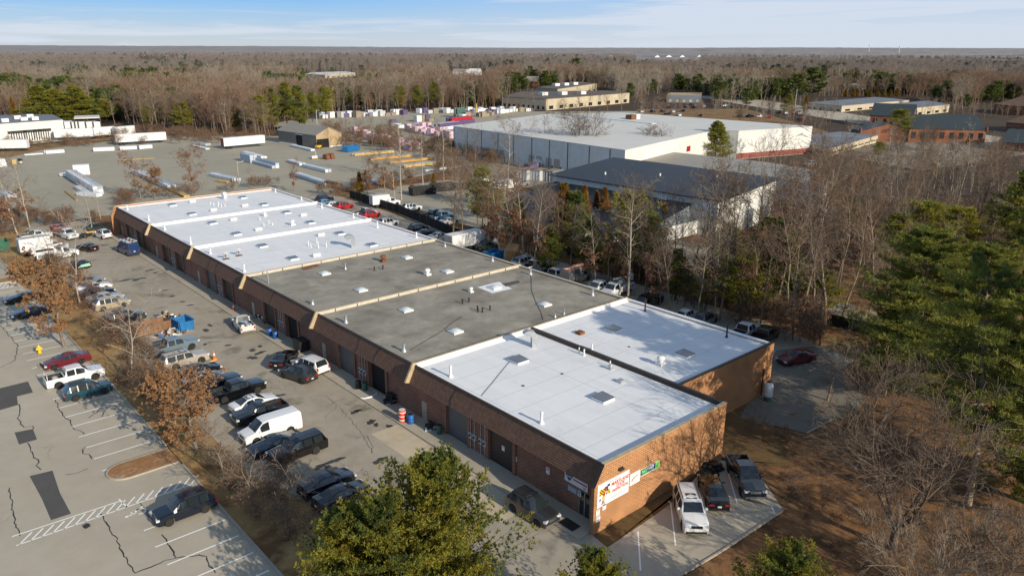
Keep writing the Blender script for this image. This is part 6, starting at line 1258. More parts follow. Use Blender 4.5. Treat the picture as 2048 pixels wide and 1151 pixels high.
for p0, p1, w_, h, ms, lb, ti in (((152, 392), (192, 396), 2, 1, [WRAP], 'pale bundle at the near end of the long blue grey stack', 1),
  ((133, 356), (188, 392), 2.4, 2.3, [WRAPB, WRAPB, WRAP], 'long tall blue grey stack nearest the far corner of the warehouse', 3), ((145, 352), (181, 350), 4.5, 2.9, [WRAP], 'big cubic white wrapped stack beside the long blue grey stack', 2), ((118, 353), (131, 354), 2, 1, [WRAP], 'small flat white bundle left of the cubic white stack', 1), ((148, 378), (172, 393), 2, .9, [WRAP], 'low white stack in front of the long blue grey stack', 1), ((128, 383), (152, 402), .6, .25, [YELT], 'thin yellow boards lying left of the low white stack', 1),
  ((263, 347), (336, 380), 2.4, 1.2, [WRAP, WRAPB], 'long low white stack behind the russet trees', 1), ((330, 378), (368, 396), 1.5, .6, [YELT, WRAP], 'scattered yellow boards at the end of the long low white stack', 1), ((480, 322), (502, 327), 2.4, 2.6, [WRAPB], 'tall blue grey block stack near the wooden pole', 2), ((503, 326), (545, 338), 2.4, 1.7, [WRAPB, WRAP], 'blue grey stack running on from the tall block', 2), ((483, 307), (523, 318), 2, .8, [WRAP], 'low white stack behind the tall block stack', 1), ((418, 352), (466, 364), 2.4, .9, [WRAP, WRAPB], 'low white stack left of the wooden pole', 1), ((432, 364), (455, 367), 1.2, .7, [YELT], 'short yellow stack before the wooden pole', 1),
  ((573, 324), (600, 332), 2, .8, [WRAP], 'short white stack in the middle of the yard', 1), ((603, 334), (652, 346), 2, 1.0, [WRAP, WRAPB], 'long white stack right of the short white stack', 1), ((582, 351), (650, 373), 2.2, 1.0, [WRAPB, WRAP], 'long blue grey stack nearest the back row of cars', 1), ((648, 372), (672, 376), 2.4, 1.4, [YELT, COPPER], 'yellow and brown stack next to the long blue grey stack', 2), ((726, 362), (755, 369), 2, .8, [WRAPB], 'short blue grey stack behind the red SUV', 1), ((580, 293), (622, 303), 1.6, .8, [WRAP], 'white bundle lying along the tan shed', 1),
  ((48, 312), (89, 309), 2.2, .5, [WRAP], 'flat white pile on the bank by the left trailer', 1), ((90, 309), (130, 306), 2.4, 1.2, [WRAP], 'white pile right of the flat pile on the bank', 1), ((186, 304), (230, 302), 2.4, 1.4, [WRAP], 'white stack at the left foot of the bank trailer', 1), ((240, 301), (276, 299), 2.4, 1.3, [WRAP], 'white stack at the right foot of the bank trailer', 1), ((279, 299), (306, 297), 2.4, 1.4, [WRAP], 'rightmost white stack at the foot of the bank trailer', 1), ((383, 289), (412, 292), 2.4, .8, [WRAPB], 'pale stack left of the lone trailer', 1), ((380, 292), (412, 300), 1.6, .5, [WRAP], 'thin white bundle left of the lone trailer', 1), ((236, 322), (310, 318), .8, .35, [YELT], 'long thin yellow beam across the left of the yard', 1),
  ((24, 330), (36, 329), 2.2, 1.6, [YELT], 'tan crate stack at the left of the yard', 1), ((-12, 336), (15, 334), 3, 2.6, [WRAP], 'white crate stack cut by the left edge', 2), ((40, 328), (48, 327), 1.6, 1.6, [METER, TRIM], 'small dark and white crate right of the tan crate', 2), ((-6, 392), (18, 398), 2.2, 1.2, [WRAPB], 'grey stack behind the oaks at the left edge', 1),
  ((708, 313), (790, 306), 2, .9, [YELT, WRAP], 'first row of yellow topped beams right of the blue dumpster', 1), ((742, 322), (826, 314), 2, .9, [ORT, WRAP], 'second row of orange topped beams in the yard', 1), ((778, 329), (868, 319), 1.8, .8, [ORT, YELT], 'third row, all orange beams', 1), ((808, 337), (903, 326), 1.8, .9, [YELT, WRAP], 'fourth row of white and yellow beams', 1), ((850, 344), (926, 334), 1.4, .6, [WRAP], 'fifth row, narrow white beams nearest the tree belt', 1)):
    stack(p0, p1, w_, h, ms, lb, 'stacks in the lumber yard', tiers=ti)
GP = 'pink wrapped pallets in the storage yard'; rg = random.Random(9); k = 0
def pallet(px, py, m, label, group, s=1.0, cat='pallet', h=2.2):
    p = G(px, py); t = thing('wrapped_pallet', label, cat, (p.x, p.y, 0), rg.uniform(-.3, .3)+.1, group); MB().box(-1.3*s, 1.3*s, -1.2*s, 1.2*s, 0, .15).build('pallet_base', WOODB, t); MB().box(-1.25*s, 1.25*s, -1.15*s, 1.15*s, .153, h).build('load', m, t); return t
for a, b, n in (((708, 265), (748, 281), 7), ((752, 280), (832, 298), 15), ((816, 262), (905, 277), 16), ((955, 312), (1000, 318), 8), ((838, 255), (880, 262), 6), ((790, 292), (815, 298), 5)):
    for i in range(n):
        f = i/max(1, n-1); pallet(a[0]+(b[0]-a[0])*f+rg.uniform(-2, 2), a[1]+(b[1]-a[1])*f+rg.uniform(-1.5, 1.5), PINKM, 'pink wrapped insulation pallet in the rows behind the tan shed and before the white warehouse', GP, 1.0, h=rg.uniform(1.8, 3.2))
GPW = 'pale and dark pallets in the far storage yard'
for a, b, n in (((642, 237), (662, 236), 4), ((675, 235), (733, 233), 11), ((742, 233), (806, 229), 13), ((836, 243), (860, 242), 5), ((786, 253), (800, 255), 3), ((838, 226), (960, 224), 12), ((915, 236), (935, 236), 3), ((930, 228), (1000, 222), 10), ((960, 234), (1005, 226), 9), ((1060, 341), (1090, 336), 6), ((1010, 225), (1060, 222), 8)):
    for i in range(n):
        f = i/max(1, n-1); m = rg.choice([WRAP, WRAP, WPLAS, METER, PURP, DIRT]); pallet(a[0]+(b[0]-a[0])*f+rg.uniform(-2, 2), a[1]+(b[1]-a[1])*f+rg.uniform(-1, 1), m, 'pale or dark wrapped pallet standing in the far storage yard by the woods', GPW, 1.25, h=rg.uniform(1.6, 3.4))
stack((880, 262), (925, 256), 5, 3, [WRAP, PURP], 'white and purple stack behind the corner of the white warehouse', tiers=2); stack((907, 250), (950, 245), 5, 3.2, [PURP, PURP, PT['red']], 'dark purple stack with a red top behind the white warehouse', tiers=2); stack((914, 236), (932, 235), 4, 5, [BARG, WPLAS], 'tall green and white container in the far storage yard', tiers=1, cat='container', name='container_stack')
# scrap bucket and forklift
p = G(657, 318); t = thing('scrap_bucket', 'rusty brown machine buckets lying in the lumber yard', 'bucket', (p.x, p.y, 0), .2)
for x in (-1.6, .4): MB().prism([(x, -1.2, .1), (x, .9, .0), (x, 1.2, 1.2), (x, .2, 1.9), (x, -.9, 1.4)], (1.7, .2, 0)).build('bucket_shell', COPPER, t)
p = G(637, 297); t = thing('forklift', 'small yellow forklift at the open end of the tan shed', 'forklift', (p.x, p.y, 0), .3); FY = M('forklift_yellow', (.75, .42, .02), .5, 0, .05, 2); MB().box(-1.1, 1.0, -.65, .65, .35, 1.2).build('body', FY, t); MB().box(-.8, .5, -.55, .55, 2.1, 2.18).build('roof_guard', TRIM, t)
for x in (-.75, .45):
    for y in (-.5, .5): MB().box(x-.05, x+.05, y-.05, y+.05, 1.202, 2.098).build('post', TRIM, t)
for x in (-.7, .7):
    for y in (-.6, .6): put('wheel', vehicle_meshes('sedan')['tyre'], t, (x, y, .33))
for y in (-.3, .3): MB().box(1.003, 1.12, y-.06, y+.06, .1, 2.6).build('mast', TRIM, t)
p = G(628, 317.5); t = thing('generator', 'small white machine with a pole in the lumber yard', 'machine', (p.x, p.y, 0)); MB().box(-1, 1, -.6, .6, .3, 1.0).build('housing', WPLAS, t); MB().box(-1.1, 1.1, -.7, .7, .1, .297).build('skid', ORT, t); MB().tube([(.8, 0, 1.0), (.8, 0, 2.6)], .06, 6).build('pole', WPLAS, t)
# ------------------------------------------------------------------ fences, poles, masts
FENB = M('fence_screen_black', (.012, .013, .012), .85, 0, .3, .6); LINK = M('fence_wire', (.22, .21, .19), .6, .4, .2, 2)
def fence(label, pts, h, m, step=3.0, rail=None, thick=.06):
    t = thing('fence', label, 'fence')
    for a, b in zip(pts, pts[1:]):
        a, b = Vector((a[0], a[1], 0)), Vector((b[0], b[1], 0)); n = max(1, int((b-a).length/step)); u = (b-a).normalized(); nn = Vector((-u.y, u.x, 0))*thick/2
        for k in range(n):
            p, q = a.lerp(b, k/n), a.lerp(b, (k+1)/n)
            if m: MB().prism([p-nn+u*.05, q-nn-u*.05, q+nn-u*.05, p+nn+u*.05], (0, 0, h)).build('screen_panel', m, t, loc=(0, 0, .05))
            else:
                for z in (.3, h-.1): MB().prism([p-nn*.6+u*.05+Vector((0, 0, z)), q-nn*.6-u*.05+Vector((0, 0, z)), q+nn*.6-u*.05+Vector((0, 0, z)), p+nn*.6+u*.05+Vector((0, 0, z))], (0, 0, .04)).build('rail', LINK, t)
            MB().tube([(p.x, p.y, 0), (p.x, p.y, h+.15)], .045, 6).build('post', LINK, t)
    return t
fence('black screened fence behind the warehouse and its grass verge', [G(700, 396), G(800, 428), G(900, 470), G(960, 497)], 2.0, FENB)
fence('thin wire fence between the lumber yard and the fenced lot', [G(702, 396), G(735, 388), G(800, 374), G(845, 369)], 2.0, None, 4)
fence('dark screened fence under the woods behind the white roof', [(58.5, 62), (58.5, 30), (59.5, 8), (62, -4)], 1.6, FENB)
fence('low yellow rail barrier at the far corner of the warehouse', [(-4.2, 133.5), (-.6, 133.2)], .8, M('rail_yellow', (.60, .38, .06), .5), 2.5)
def pole(px, py, top, label, r=.13, m=BARKP, arm=True, name='wooden_pole', cat='pole'):
    p = G(px, py); h = hgt(p, top); t = thing(name, label, cat, (p.x, p.y, 0)); MB().tube([(0, 0, 0), (0, 0, h)], [r, r*.7], 8).build('shaft', m, t, smooth=50)
    if arm: MB().tube([(0, 0, h-.4), (1.6, .3, h-.1)], .06, 6).build('arm', METER, t); MB().cbox((1.7, .3, h-.12), (.6, .25, .12)).build('lamp_head', METER, t)
    return t
pole(478, 366, 323, 'pale wooden pole with a short arm in the lumber yard', .16); pole(634, 247, 220, 'pale pole at the wood edge left of the pallets', .16, METER); pole(953, 232, 207, 'yellow post in the far storage yard', .3, M('post_yellow', (.75, .5, .1), .5), False); pole(1590, 215, 180, 'thin lamp post in front of the dark wood at right', .15, METER)
def mast(px, py, top, label, r, guyed=False, m=METER):
    p = G(px, py); h = hgt(p, top) if PJ((p.x, p.y, 80))[1] < top else 80
    lo, hi = 0, 600
    for _ in range(50):
        mid = (lo+hi)/2
        if PJ((p.x, p.y, mid))[1] > top: lo = mid
        else: hi = mid
    h = lo; t = thing('radio_mast', label, 'mast', (p.x, p.y, 0)); MB().tube([(0, 0, 0), (0, 0, h)], [r, r*.6], 6).build('shaft', m, t)
    for k in range(3 if not guyed else 2): MB().lathe([(r*2.2, h*(.9-.06*k)), (r*2.2, h*(.9-.06*k)+r*3)], 8).build('antenna_ring', m, t)
    return t
mast(1297.5, 101, 32, 'very tall thin radio mast on the skyline', .9, True); mast(1737, 110, 88, 'white communication tower on the right skyline', 1.6, False, WPLAS); mast(1797, 112, 92, 'second shorter communication tower on the right skyline', 1.6, False, WPLAS)
for k, (x, y, tp) in enumerate(((725, 160, 136), (752, 161, 137), (830, 160, 139))): pole(x, y, tp, ('left', 'middle', 'right')[k]+' utility pole beside the distant long white building', .35, BARKD, False, 'utility_pole', 'utility pole')

# ------------------------------------------------------------------ woodland
def gn_instances(name, pts, kind, smin, smax, label, cat, seed=0, mat=None):
    """one object scattering a tree on its points (geometry nodes)"""
    me = bpy.data.meshes.new(name); me.from_pydata([tuple(p) for p in pts], [], []); o = put(name, me); tag(o, label, cat, None, 'stuff')
    tm, cm, H = TREES[kind]
    proto = SRC[kind]
    ng = bpy.data.node_groups.new(name, 'GeometryNodeTree'); ng.interface.new_socket('Geometry', in_out='INPUT', socket_type='NodeSocketGeometry'); ng.interface.new_socket('Geometry', in_out='OUTPUT', socket_type='NodeSocketGeometry')
    n = ng.nodes; l = ng.links; gi = n.new('NodeGroupInput'); go = n.new('NodeGroupOutput'); jn = n.new('GeometryNodeJoinGeometry')
    for q in proto:
        oi = n.new('GeometryNodeObjectInfo'); oi.inputs['Object'].default_value = q; oi.transform_space = 'ORIGINAL'; l.new(oi.outputs['Geometry'], jn.inputs[0])
    gout = jn.outputs[0]
    if mat: sm = n.new('GeometryNodeSetMaterial'); sm.inputs['Material'].default_value = mat; l.new(gout, sm.inputs['Geometry']); gout = sm.outputs[0]
    ip = n.new('GeometryNodeInstanceOnPoints'); l.new(gi.outputs[0], ip.inputs['Points']); l.new(gout, ip.inputs['Instance'])
    rr = n.new('FunctionNodeRandomValue'); rr.data_type = 'FLOAT_VECTOR'; rr.inputs[0].default_value = (0, 0, 0); rr.inputs[1].default_value = (.08, .08, 6.283); rr.inputs['Seed'].default_value = seed
    rs = n.new('FunctionNodeRandomValue'); rs.data_type = 'FLOAT'; rs.inputs[2].default_value = smin; rs.inputs[3].default_value = smax; rs.inputs['Seed'].default_value = seed+7
    er = n.new('FunctionNodeEulerToRotation'); l.new(rr.outputs[0], er.inputs[0]); l.new(er.outputs[0], ip.inputs['Rotation']); l.new(rs.outputs[1], ip.inputs['Scale']); l.new(ip.outputs[0], go.inputs[0])
    md = o.modifiers.new('scatter', 'NODES'); md.node_group = ng; return o
SRC = {}
def tree_t(*a, **k):
    t = tree(*a, **k); 
    if a[0] not in SRC: SRC[a[0]] = list(t.children)
    return t
YE = [(-300, 228), (0, 232), (230, 243), (330, 262), (450, 272), (545, 272), (575, 243), (620, 232), (700, 224), (1000, 214), (1004, 190), (1095, 178), (1200, 176), (1262, 200), (1330, 184), (1405, 188), (1440, 205), (1560, 200), (1610, 194), (1750, 190), (1860, 197), (1915, 222), (1975, 206), (2060, 206), (2400, 206)]
EXC = [(604, 718, 150, 200), (1270, 1400, 112, 133), (896, 975, 142, 190), (1040, 1085, 163, 182), (540, 582, 152, 164), (900, 965, 142, 156), (866, 900, 150, 158), (1040, 1082, 163, 178), (1190, 1220, 112, 122), (1280, 1400, 113, 124), (1690, 1732, 172, 186), (1996, 2050, 172, 186), (720, 860, 156, 166)]
def in_wood(x, y):
    px, py = PJ((x, y, 0))
    if not (-160 < px < 2210): return False
    if py > lerp_tab(YE, px): return False
    for a, b, c, d in EXC:
        if a < px < b and c < py < d: return False
    return True
rg = random.Random(77); az0 = math.atan2(math.sin(YAW), math.cos(YAW))
pts = {k: [] for k in ('far0', 'far1', 'far2', 'farpine')}
import mathutils
nz = mathutils.noise.noise
def scatter(n, d0, d1, pf):
    for _ in range(n):
        d = math.sqrt(rg.uniform(d0*d0, d1*d1)); a = YAW+rg.uniform(-.64, .64); x, y = CX+d*math.sin(a), CY+d*math.cos(a)
        if not in_wood(x, y): continue
        e = nz(Vector((x/90, y/90, 3.1)))
        if e > .20 and rg.random() < (.6 if d < 950 else .24) or rg.random() < .02: pts['farpine'].append((x, y, -.1))
        else: 
            f = nz(Vector((x/140, y/140, 9.7)))+rg.uniform(-.35, .35); pts['far1' if f > .12 else 'far2' if f < -.14 else 'far0'].append((x, y, -.1))
scatter(17000, 330, 900, .02); scatter(22000, 900, 2000, .06); scatter(9000, 2000, 3200, .08)
WG = 'bare trees along the edge of the woods'
# trees along the wood edge that can be told apart
edge = []
def edge_row(p, q, n, jit, kinds, smin, smax, label, group, cat='tree'):
    a, b = G(*p), G(*q)
    for i in range(n):
        c = a.lerp(b, (i+rg.random())/n); x, y = c.x+rg.gauss(0, jit), c.y+rg.gauss(0, jit); k = rg.choice(kinds); tree_t(k, x, y, rg.uniform(smin, smax), label=label, group=group, cat=cat)
tree_t('far0', *G(340, 262)[:2], 1.0, label='bare brown tree at the edge of the woods behind the lumber yard', group=WG); tree_t('far1', *G(352, 262)[:2], 1.0, label='bare brown tree at the edge of the woods behind the lumber yard', group=WG); tree_t('far2', *G(366, 264)[:2], 1.0, label='bare brown tree at the edge of the woods behind the lumber yard', group=WG)
tree_t('farpine', *G(322, 250)[:2], .8, label='dark green pine scattered along the edge of the woods', group='dark pines at the edge of the woods')
for s, (p, q, n) in enumerate((((225, 246), (330, 266), 8), ((330, 264), (545, 278), 20), ((700, 226), (1000, 216), 26), ((575, 250), (700, 228), 8), ((1415, 205), (1480, 205), 3))):
    edge_row(p, q, n, 3.5, ['wood0', 'wood1', 'wood2', 'wood3', 'pale0'], .75, 1.2, 'bare brown tree at the edge of the woods behind the lumber yard', WG)
edge_row((700, 225), (1000, 215), 10, 3, ['oak3', 'oak1'], .9, 1.2, 'bare tree with rusty leaves along the far edge of the storage yard', 'rusty leaved trees at the far wood edge')
for px, py, tp, k in ((372, 268, 207, 'pine1'), (350, 262, 222, 'pine1'), (300, 258, 212, 'pine1'), (545, 262, 175, 'pine0'), (575, 255, 168, 'pine2'), (600, 262, 172, 'pine0'), (652, 240, 178, 'pine1'), (520, 268, 195, 'pine1'), (626, 244, 186, 'pine2'), (470, 262, 212, 'pine0'), (835, 222, 172, 'pine2'), (870, 220, 165, 'pine2'), (800, 222, 175, 'pine1'), (30, 240, 196, 'cedar0'), (215, 248, 200, 'pine1'), (1400, 190, 172, 'pine2')):
    tree_px(k, px, py, tp, wide=1.1, label='dark green pine scattered along the edge of the woods', group='dark pines at the edge of the woods', cat='pine')
for px, lb, tp in ((85, 'leftmost of the broad pines behind the dock building', 172), (118, 'middle broad pine behind the dock building', 178), (158, 'rightmost of the broad pines behind the dock building', 173)): tree_px('spruce', px, 243, tp, wide=2.0, label=lb, cat='pine', name='pine_tree')
def isfar(p): return math.hypot(p[0]-CX, p[1]-CY) > 950
def tall(p): return nz(Vector((p[0]/70, p[1]/70, 20.5)))+.5*nz(Vector((p[0]/25, p[1]/25, 2.5))) > .08
for k in ('far0', 'far1', 'far2'):
    for tl, lo, hi in ((False, .4, .85), (True, .85, 1.3)):
        gn_instances('woodland', [p for p in pts[k] if not isfar(p) and tall(p) == tl], k, lo, hi, 'brown bare woodland beyond the yards', 'woodland', ord(k[-1])+11*tl)
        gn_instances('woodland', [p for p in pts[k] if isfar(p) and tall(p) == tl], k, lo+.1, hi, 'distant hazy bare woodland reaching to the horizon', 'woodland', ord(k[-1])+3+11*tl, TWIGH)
gn_instances('woodland', [p for p in pts['farpine'] if not isfar(p)], 'farpine', .6, 1.2, 'scattered dark evergreens in the brown woodland', 'woodland', 5)
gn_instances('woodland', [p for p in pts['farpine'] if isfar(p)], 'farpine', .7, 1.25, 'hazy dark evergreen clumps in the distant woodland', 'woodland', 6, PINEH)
# far canopy that runs to the horizon as one rolling surface
CAN = ground_mat('far_canopy', ((.30, (.20, .19, .195)), (.5, (.28, .262, .26)), (.70, (.35, .325, .315))), (.0016, .010, .05), stains=(.004, .58, (.09, .11, .105), .8), bmp=.8)  # pale bluish grey holds the aerial haze in the canopy colour
mb = MB(); na = 260; ds = [1500*(1.045**k) for k in range(64)]
for d in ds:
    for i in range(na+1):
        a = YAW-.72+1.44*i/na; x, y = CX+d*math.sin(a), CY+d*math.cos(a)
        h = 7.5+5*nz(Vector((x/70, y/70, .5)))+4.0*nz(Vector((x/300, y/300, 4.5)))+min(1, max(0, (d-3000)/9000))*(26+20*nz(Vector((x/3500, y/3500, 8.1)))+22*max(0, (a-YAW)/.6))
        if d < 1600: h = -.5
        mb.v.append((x, y, h))
for j in range(len(ds)-1):
    for i in range(na): mb.f.append((j*(na+1)+i, j*(na+1)+i+1, (j+1)*(na+1)+i+1, (j+1)*(na+1)+i)); mb.m.append(0)
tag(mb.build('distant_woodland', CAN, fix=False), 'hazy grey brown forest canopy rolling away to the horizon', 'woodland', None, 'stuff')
# evergreen hedge behind the cream blocks, young pines at right far
for k in range(9): tree_px('cedar0', 1690+k*13+rg.uniform(-3, 3), 194+rg.uniform(-1, 1), 178+rg.uniform(-1, 2), wide=2.2, label='dense yellow green evergreen in the hedge row behind the cream blocks', group='evergreen hedge behind the cream blocks', name='pine_tree')
for px, py, tp, k, lb in ((1590, 200, 150, 'farpine', 'dark pine mass left of the cream blocks'), (1625, 196, 138, 'farpine', 'tall dark pine group behind the road at right'), (1575, 225, 188, 'spruce', 'round yellow green evergreen by the dark wood'), (1610, 222, 192, 'cedar0', 'squat evergreen before the cream blocks'), (1440, 205, 165, 'farpine', 'dark tall conifer right of the dark fronted building'), (1492, 215, 178, 'farpine', 'second dark conifer right of the dark fronted building'), (1235, 180, 145, 'farpine', 'dark evergreen behind the long tan building'), (1150, 150, 118, 'farpine', 'dark evergreen clump on the mid horizon'), (1430, 320, 243, 'spruce', 'sunlit yellow green spruce before the white warehouse'), (1797, 282, 222, 'pine1', 'round pine in front of the long green roofed building'), (1935, 290, 272, 'cedar0', 'low evergreen before the green roofed building'), (1755, 318, 285, 'pine1', 'spreading pine below the beige office')):
    tree_px(k, px, py, tp, wide=1.4 if k != 'spruce' else 1.5, label=lb, cat='evergreen')
# ------------------------------------------------------------------ tree belt behind the warehouse
BG_ = 'bare trees in the belt behind the warehouse'; BL = 'bare grey brown tree in the belt of woods behind the warehouse'
for px, py, tp, k in ((905, 478, 340, 'wood0'), (925, 470, 330, 'wood1'), (1075, 545, 395, 'wood2'), (1112, 540, 400, 'wood3'), (1245, 540, 380, 'wood0'), (1295, 580, 395, 'wood2'), (1320, 590, 410, 'wood1'), (1350, 570, 400, 'wood0'), (1374, 600, 360, 'wood3'), (1400, 612, 350, 'wood1'), (1420, 600, 380, 'wood2'), (1452, 610, 400, 'wood0'), (1490, 620, 345, 'wood1'), (1545, 640, 370, 'wood3'), (1570, 645, 400, 'wood2'), (1600, 650, 335, 'wood0'), (1622, 655, 420, 'wood1'), (1650, 650, 380, 'wood2'), (1500, 600, 420, 'wood3'), (1440, 640, 450, 'wood0'), (1390, 650, 470, 'wood1'), (1340, 640, 480, 'wood2'), (1520, 660, 480, 'wood3'), (1585, 680, 470, 'wood1'), (1640, 690, 500, 'wood0'), (1680, 650, 430, 'wood2'), (1150, 500, 400, 'wood1'), (1095, 480, 380, 'wood0'), (1030, 470, 350, 'wood3'), (990, 450, 340, 'wood2')):
    tree_px(k, px, py, tp, label=BL, group=BG_)
RG = 'trees with rusty leaves in the belt behind the warehouse'; RL = 'tree holding rusty brown leaves in the belt of woods behind the warehouse'
for px, py, tp, k in ((1000, 505, 350, 'oak2'), (1022, 510, 360, 'oak3'), (1048, 510, 345, 'oak2'), (1065, 545, 380, 'oak2'), (975, 490, 360, 'oak3'), (1193, 575, 430, 'oak2'), (1260, 590, 470, 'oak2'), (1320, 610, 500, 'oak3'), (1430, 630, 450, 'oak2'), (1470, 600, 380, 'oak2'), (1545, 600, 370, 'oak3'), (1030, 420, 335, 'oak3'), (1010, 430, 330, 'oak2'), (955, 450, 340, 'oak3')):
    tree_px(k, px, py, tp, label=RL, group=RG, cat='tree')
for px, py, tp, k, lb in ((1148, 505, 385, 'pine0', 'tall dark cedar left of the white sedan among the trees'), (1125, 500, 372, 'cedar0', 'yellow green cedar beside the tall dark cedar'), (965, 455, 362, 'pine2', 'dark pine at the end of the black screened fence'), (1167, 455, 375, 'cedar1', 'orange cedar left of the lean-to roof'), (1207, 455, 378, 'cedar1', 'bright orange cedar in the middle before the lean-to roof'), (1192, 450, 385, 'cedar1', 'smaller orange cedar between two bright ones'), (1327, 470, 408, 'cedar1', 'deep orange cedar left of the white panel wall'), (1265, 515, 390, 'pine1', 'green pine right of the white SUV among the trees'), (1297, 525, 430, 'pine0', 'bushy yellow green pine left of the white panel wall'), (1282, 560, 440, 'pine1', 'loose pine below the white panel wall'), (1527, 620, 440, 'pine2', 'tall green pine with a bare lower trunk behind the near white roof'), (1545, 630, 470, 'pine0', 'second green pine beside the tall bare trunked pine'), (1480, 640, 520, 'pine1', 'small pine under the bare trees behind the near white roof'), (1640, 640, 545, 'pine1', 'low pine among bare trunks near the drive'), (720, 388, 345, 'cedar0', 'small cedar at the yard edge behind the red SUV'), (868, 380, 348, 'cedar0', 'small cedar left of the black dumpsters'), (960, 410, 338, 'pine1', 'yellow green pine hanging over the camper')):
    tree_px(k, px, py, tp, wide=1.35, label=lb, cat='evergreen')
for px, py, tp, lb in ((1255, 600, 378, 'tall pale barked bare tree rising behind the grey roof'), (1015, 395, 245, 'tall pale bare trunk in front of the white warehouse'), (1278, 560, 440, 'short pale dead trunk before the white panel wall'), (905, 600 - 100, 345, 'bare dark forked tree at the fence end'), (846, 372, 262, 'slender pale trunk beside the black dumpsters'), (888, 372, 258, 'second slender pale trunk beside the black dumpsters'), (803, 400, 250, 'tall pale trunk behind the box truck'), (1775, 322, 245, 'pale forked tree before the green roofed building'), (1625, 322, 238, 'dark bare tree before the beige office'), (1600 - 40, 330, 250, 'bare tree at the corner of the tan metal roof')):
    tree_px('pale1' if 'pale' in lb else 'wood1', px, py, tp, label=lb)
MG = 'scattered bare trees at the back of the lumber yard'
for px, py, tp, k in ((735, 390, 310, 'oak3'), (770, 385, 300, 'oak3'), (790, 400, 320, 'oak2'), (820, 385, 330, 'oak3'), (588, 382, 322, 'oak3'), (690, 300, 245, 'wood0'), (720, 296, 240, 'oak3'), (745, 300, 235, 'wood1'), (762, 298, 250, 'wood2'), (690, 290, 245, 'wood2'), (805, 355, 262, 'wood3'), (870, 350, 258, 'wood2'), (905, 360, 282, 'wood0'), (505, 372, 340, 'young1'), (930, 330, 262, 'wood1'), (950, 335, 268, 'wood0')):
    tree_px(k, px, py, tp, label='bare or russet tree scattered at the back edge of the lumber yard', group=MG)
for px, py, tp, k in ((1060, 330, 245, 'oak2'), (1040, 325, 250, 'wood3'), (1160, 330, 238, 'spread'), (1150, 335, 290, 'oak3'), (1310, 330, 268, 'spread'), (1090, 325, 245, 'wood0'), (985, 325, 270, 'wood2'), (1200, 330, 268, 'wood1'), (1340, 325, 275, 'wood1')):
    tree_px(k, px, py, tp, label='bare tree standing in front of the white warehouse docks', group='bare trees before the white warehouse')
# dense woods at the right, between the black roofed building and the big pines
poly = [(1500, 505), (1600, 440), (1640, 380), (1700, 345), (1800, 325), (2100, 318), (2120, 520), (1900, 560), (1760, 640), (1690, 640), (1600, 560)]
def inpoly(x, y, P):
    c = False
    for (a, b), (d, e) in zip(P, P[1:]+P[:1]):
        if (b > y) != (e > y) and x < (d-a)*(y-b)/(e-b)+a: c = not c
    return c
WP = [G(*q) for q in poly]; WPx = [(q.x, q.y) for q in WP]; xs = [q[0] for q in WPx]; ys = [q[1] for q in WPx]; cnt = 0; spots = []
while cnt < 92:
    x, y = rg.uniform(min(xs), max(xs)), rg.uniform(min(ys), max(ys))
    if not inpoly(x, y, WPx) or any((x-a)**2+(y-b)**2 < 9 for a, b in spots): continue
    spots.append((x, y)); cnt += 1; k = rg.choice(['wood0', 'wood1', 'wood2', 'wood3', 'pale0', 'wood0', 'wood2', 'oak3']); tree_t(k, x, y, min(1.15, hgt((x, y), rg.uniform(288, 345))/TREES[k][2]), label='bare grey tree in the dense woods right of the black roofed building', group='bare trees in the woods at the right')
for px, py, tp, k, lb in ((1830, 545, 412, 'pine1', 'flat topped yellow green pine in the right woods'), (1905, 540, 420, 'pine1', 'broad flat topped pine behind the big white pines'), (1780, 560, 430, 'pine2', 'dark green pine left of the flat topped pine'), (2030, 520, 350, 'pine2', 'tall yellow green pine cut by the right edge'), (2045, 560, 400, 'pine0', 'second tall pine at the right edge'), (1690, 470, 395, 'pine2', 'pine clump half hidden in the right woods'), (1610, 520, 455, 'pine2', 'dark pine clump under bare branches at right')):
    tree_px(k, px, py, tp, wide=1.4, label=lb, cat='pine')
# ------------------------------------------------------------------ big foreground trees
tree_px('white0', 1815, 790, 468, wide=1.2, label='huge white pine left of the right edge, its top against the woods', cat='pine'); tree_px('white0', 1925, 790, 500, wide=1.2, label='huge white pine behind the leaning one at the right edge', cat='pine', rz=120)
tree('white0', 31, -22, 1.08, label='huge white pine cut by the right edge', cat='pine', rz=250)
tree_px('white2', 1935, 1010, 560, wide=1.0, label='leaning white pine nearest the camera at right', cat='pine', rz=40); tree_px('white1', 1770, 790, 610, wide=.9, label='smaller white pine left of the huge pines by the drive', cat='pine', rz=200)
tree_px('virginia', 775, 1240, 1010, wide=1.0, label='rounded evergreen between the two at the bottom', cat='evergreen', rz=200); tree_px('virginia', 876, 1205, 935, wide=.98, label='big yellow green evergreen at the bottom centre', cat='evergreen'); tree_px('virginia', 700, 1230, 1040, wide=1.0, label='darker evergreen left of the big one at the bottom', cat='evergreen', rz=70)
tree_px('virginia', 1180, 1300, 1120, wide=.85, label='evergreen top at the bottom edge under the brick corner', cat='evergreen', rz=20); tree_px('virginia', 1560, 1290, 1105, wide=.95, label='yellow green evergreen at the bottom right below the pad', cat='evergreen', rz=220)
tree_px('spread', 1785, 1095, 835, wide=1.35, label='large spreading bare tree at the lower right', rz=30); tree_px('young1', 1655, 800, 690, wide=1.6, label='bare tree beside the drive left of the white pines', rz=140)
for k, (px, py, tp) in enumerate(((1905, 1210, 1085), (1985, 1240, 1095), (1820, 1240, 1100))): tree_px('bush', px, py, tp, wide=1.5, label=('middle', 'right', 'left')[k]+' pale twiggy bush at the bottom right corner', cat='bush')
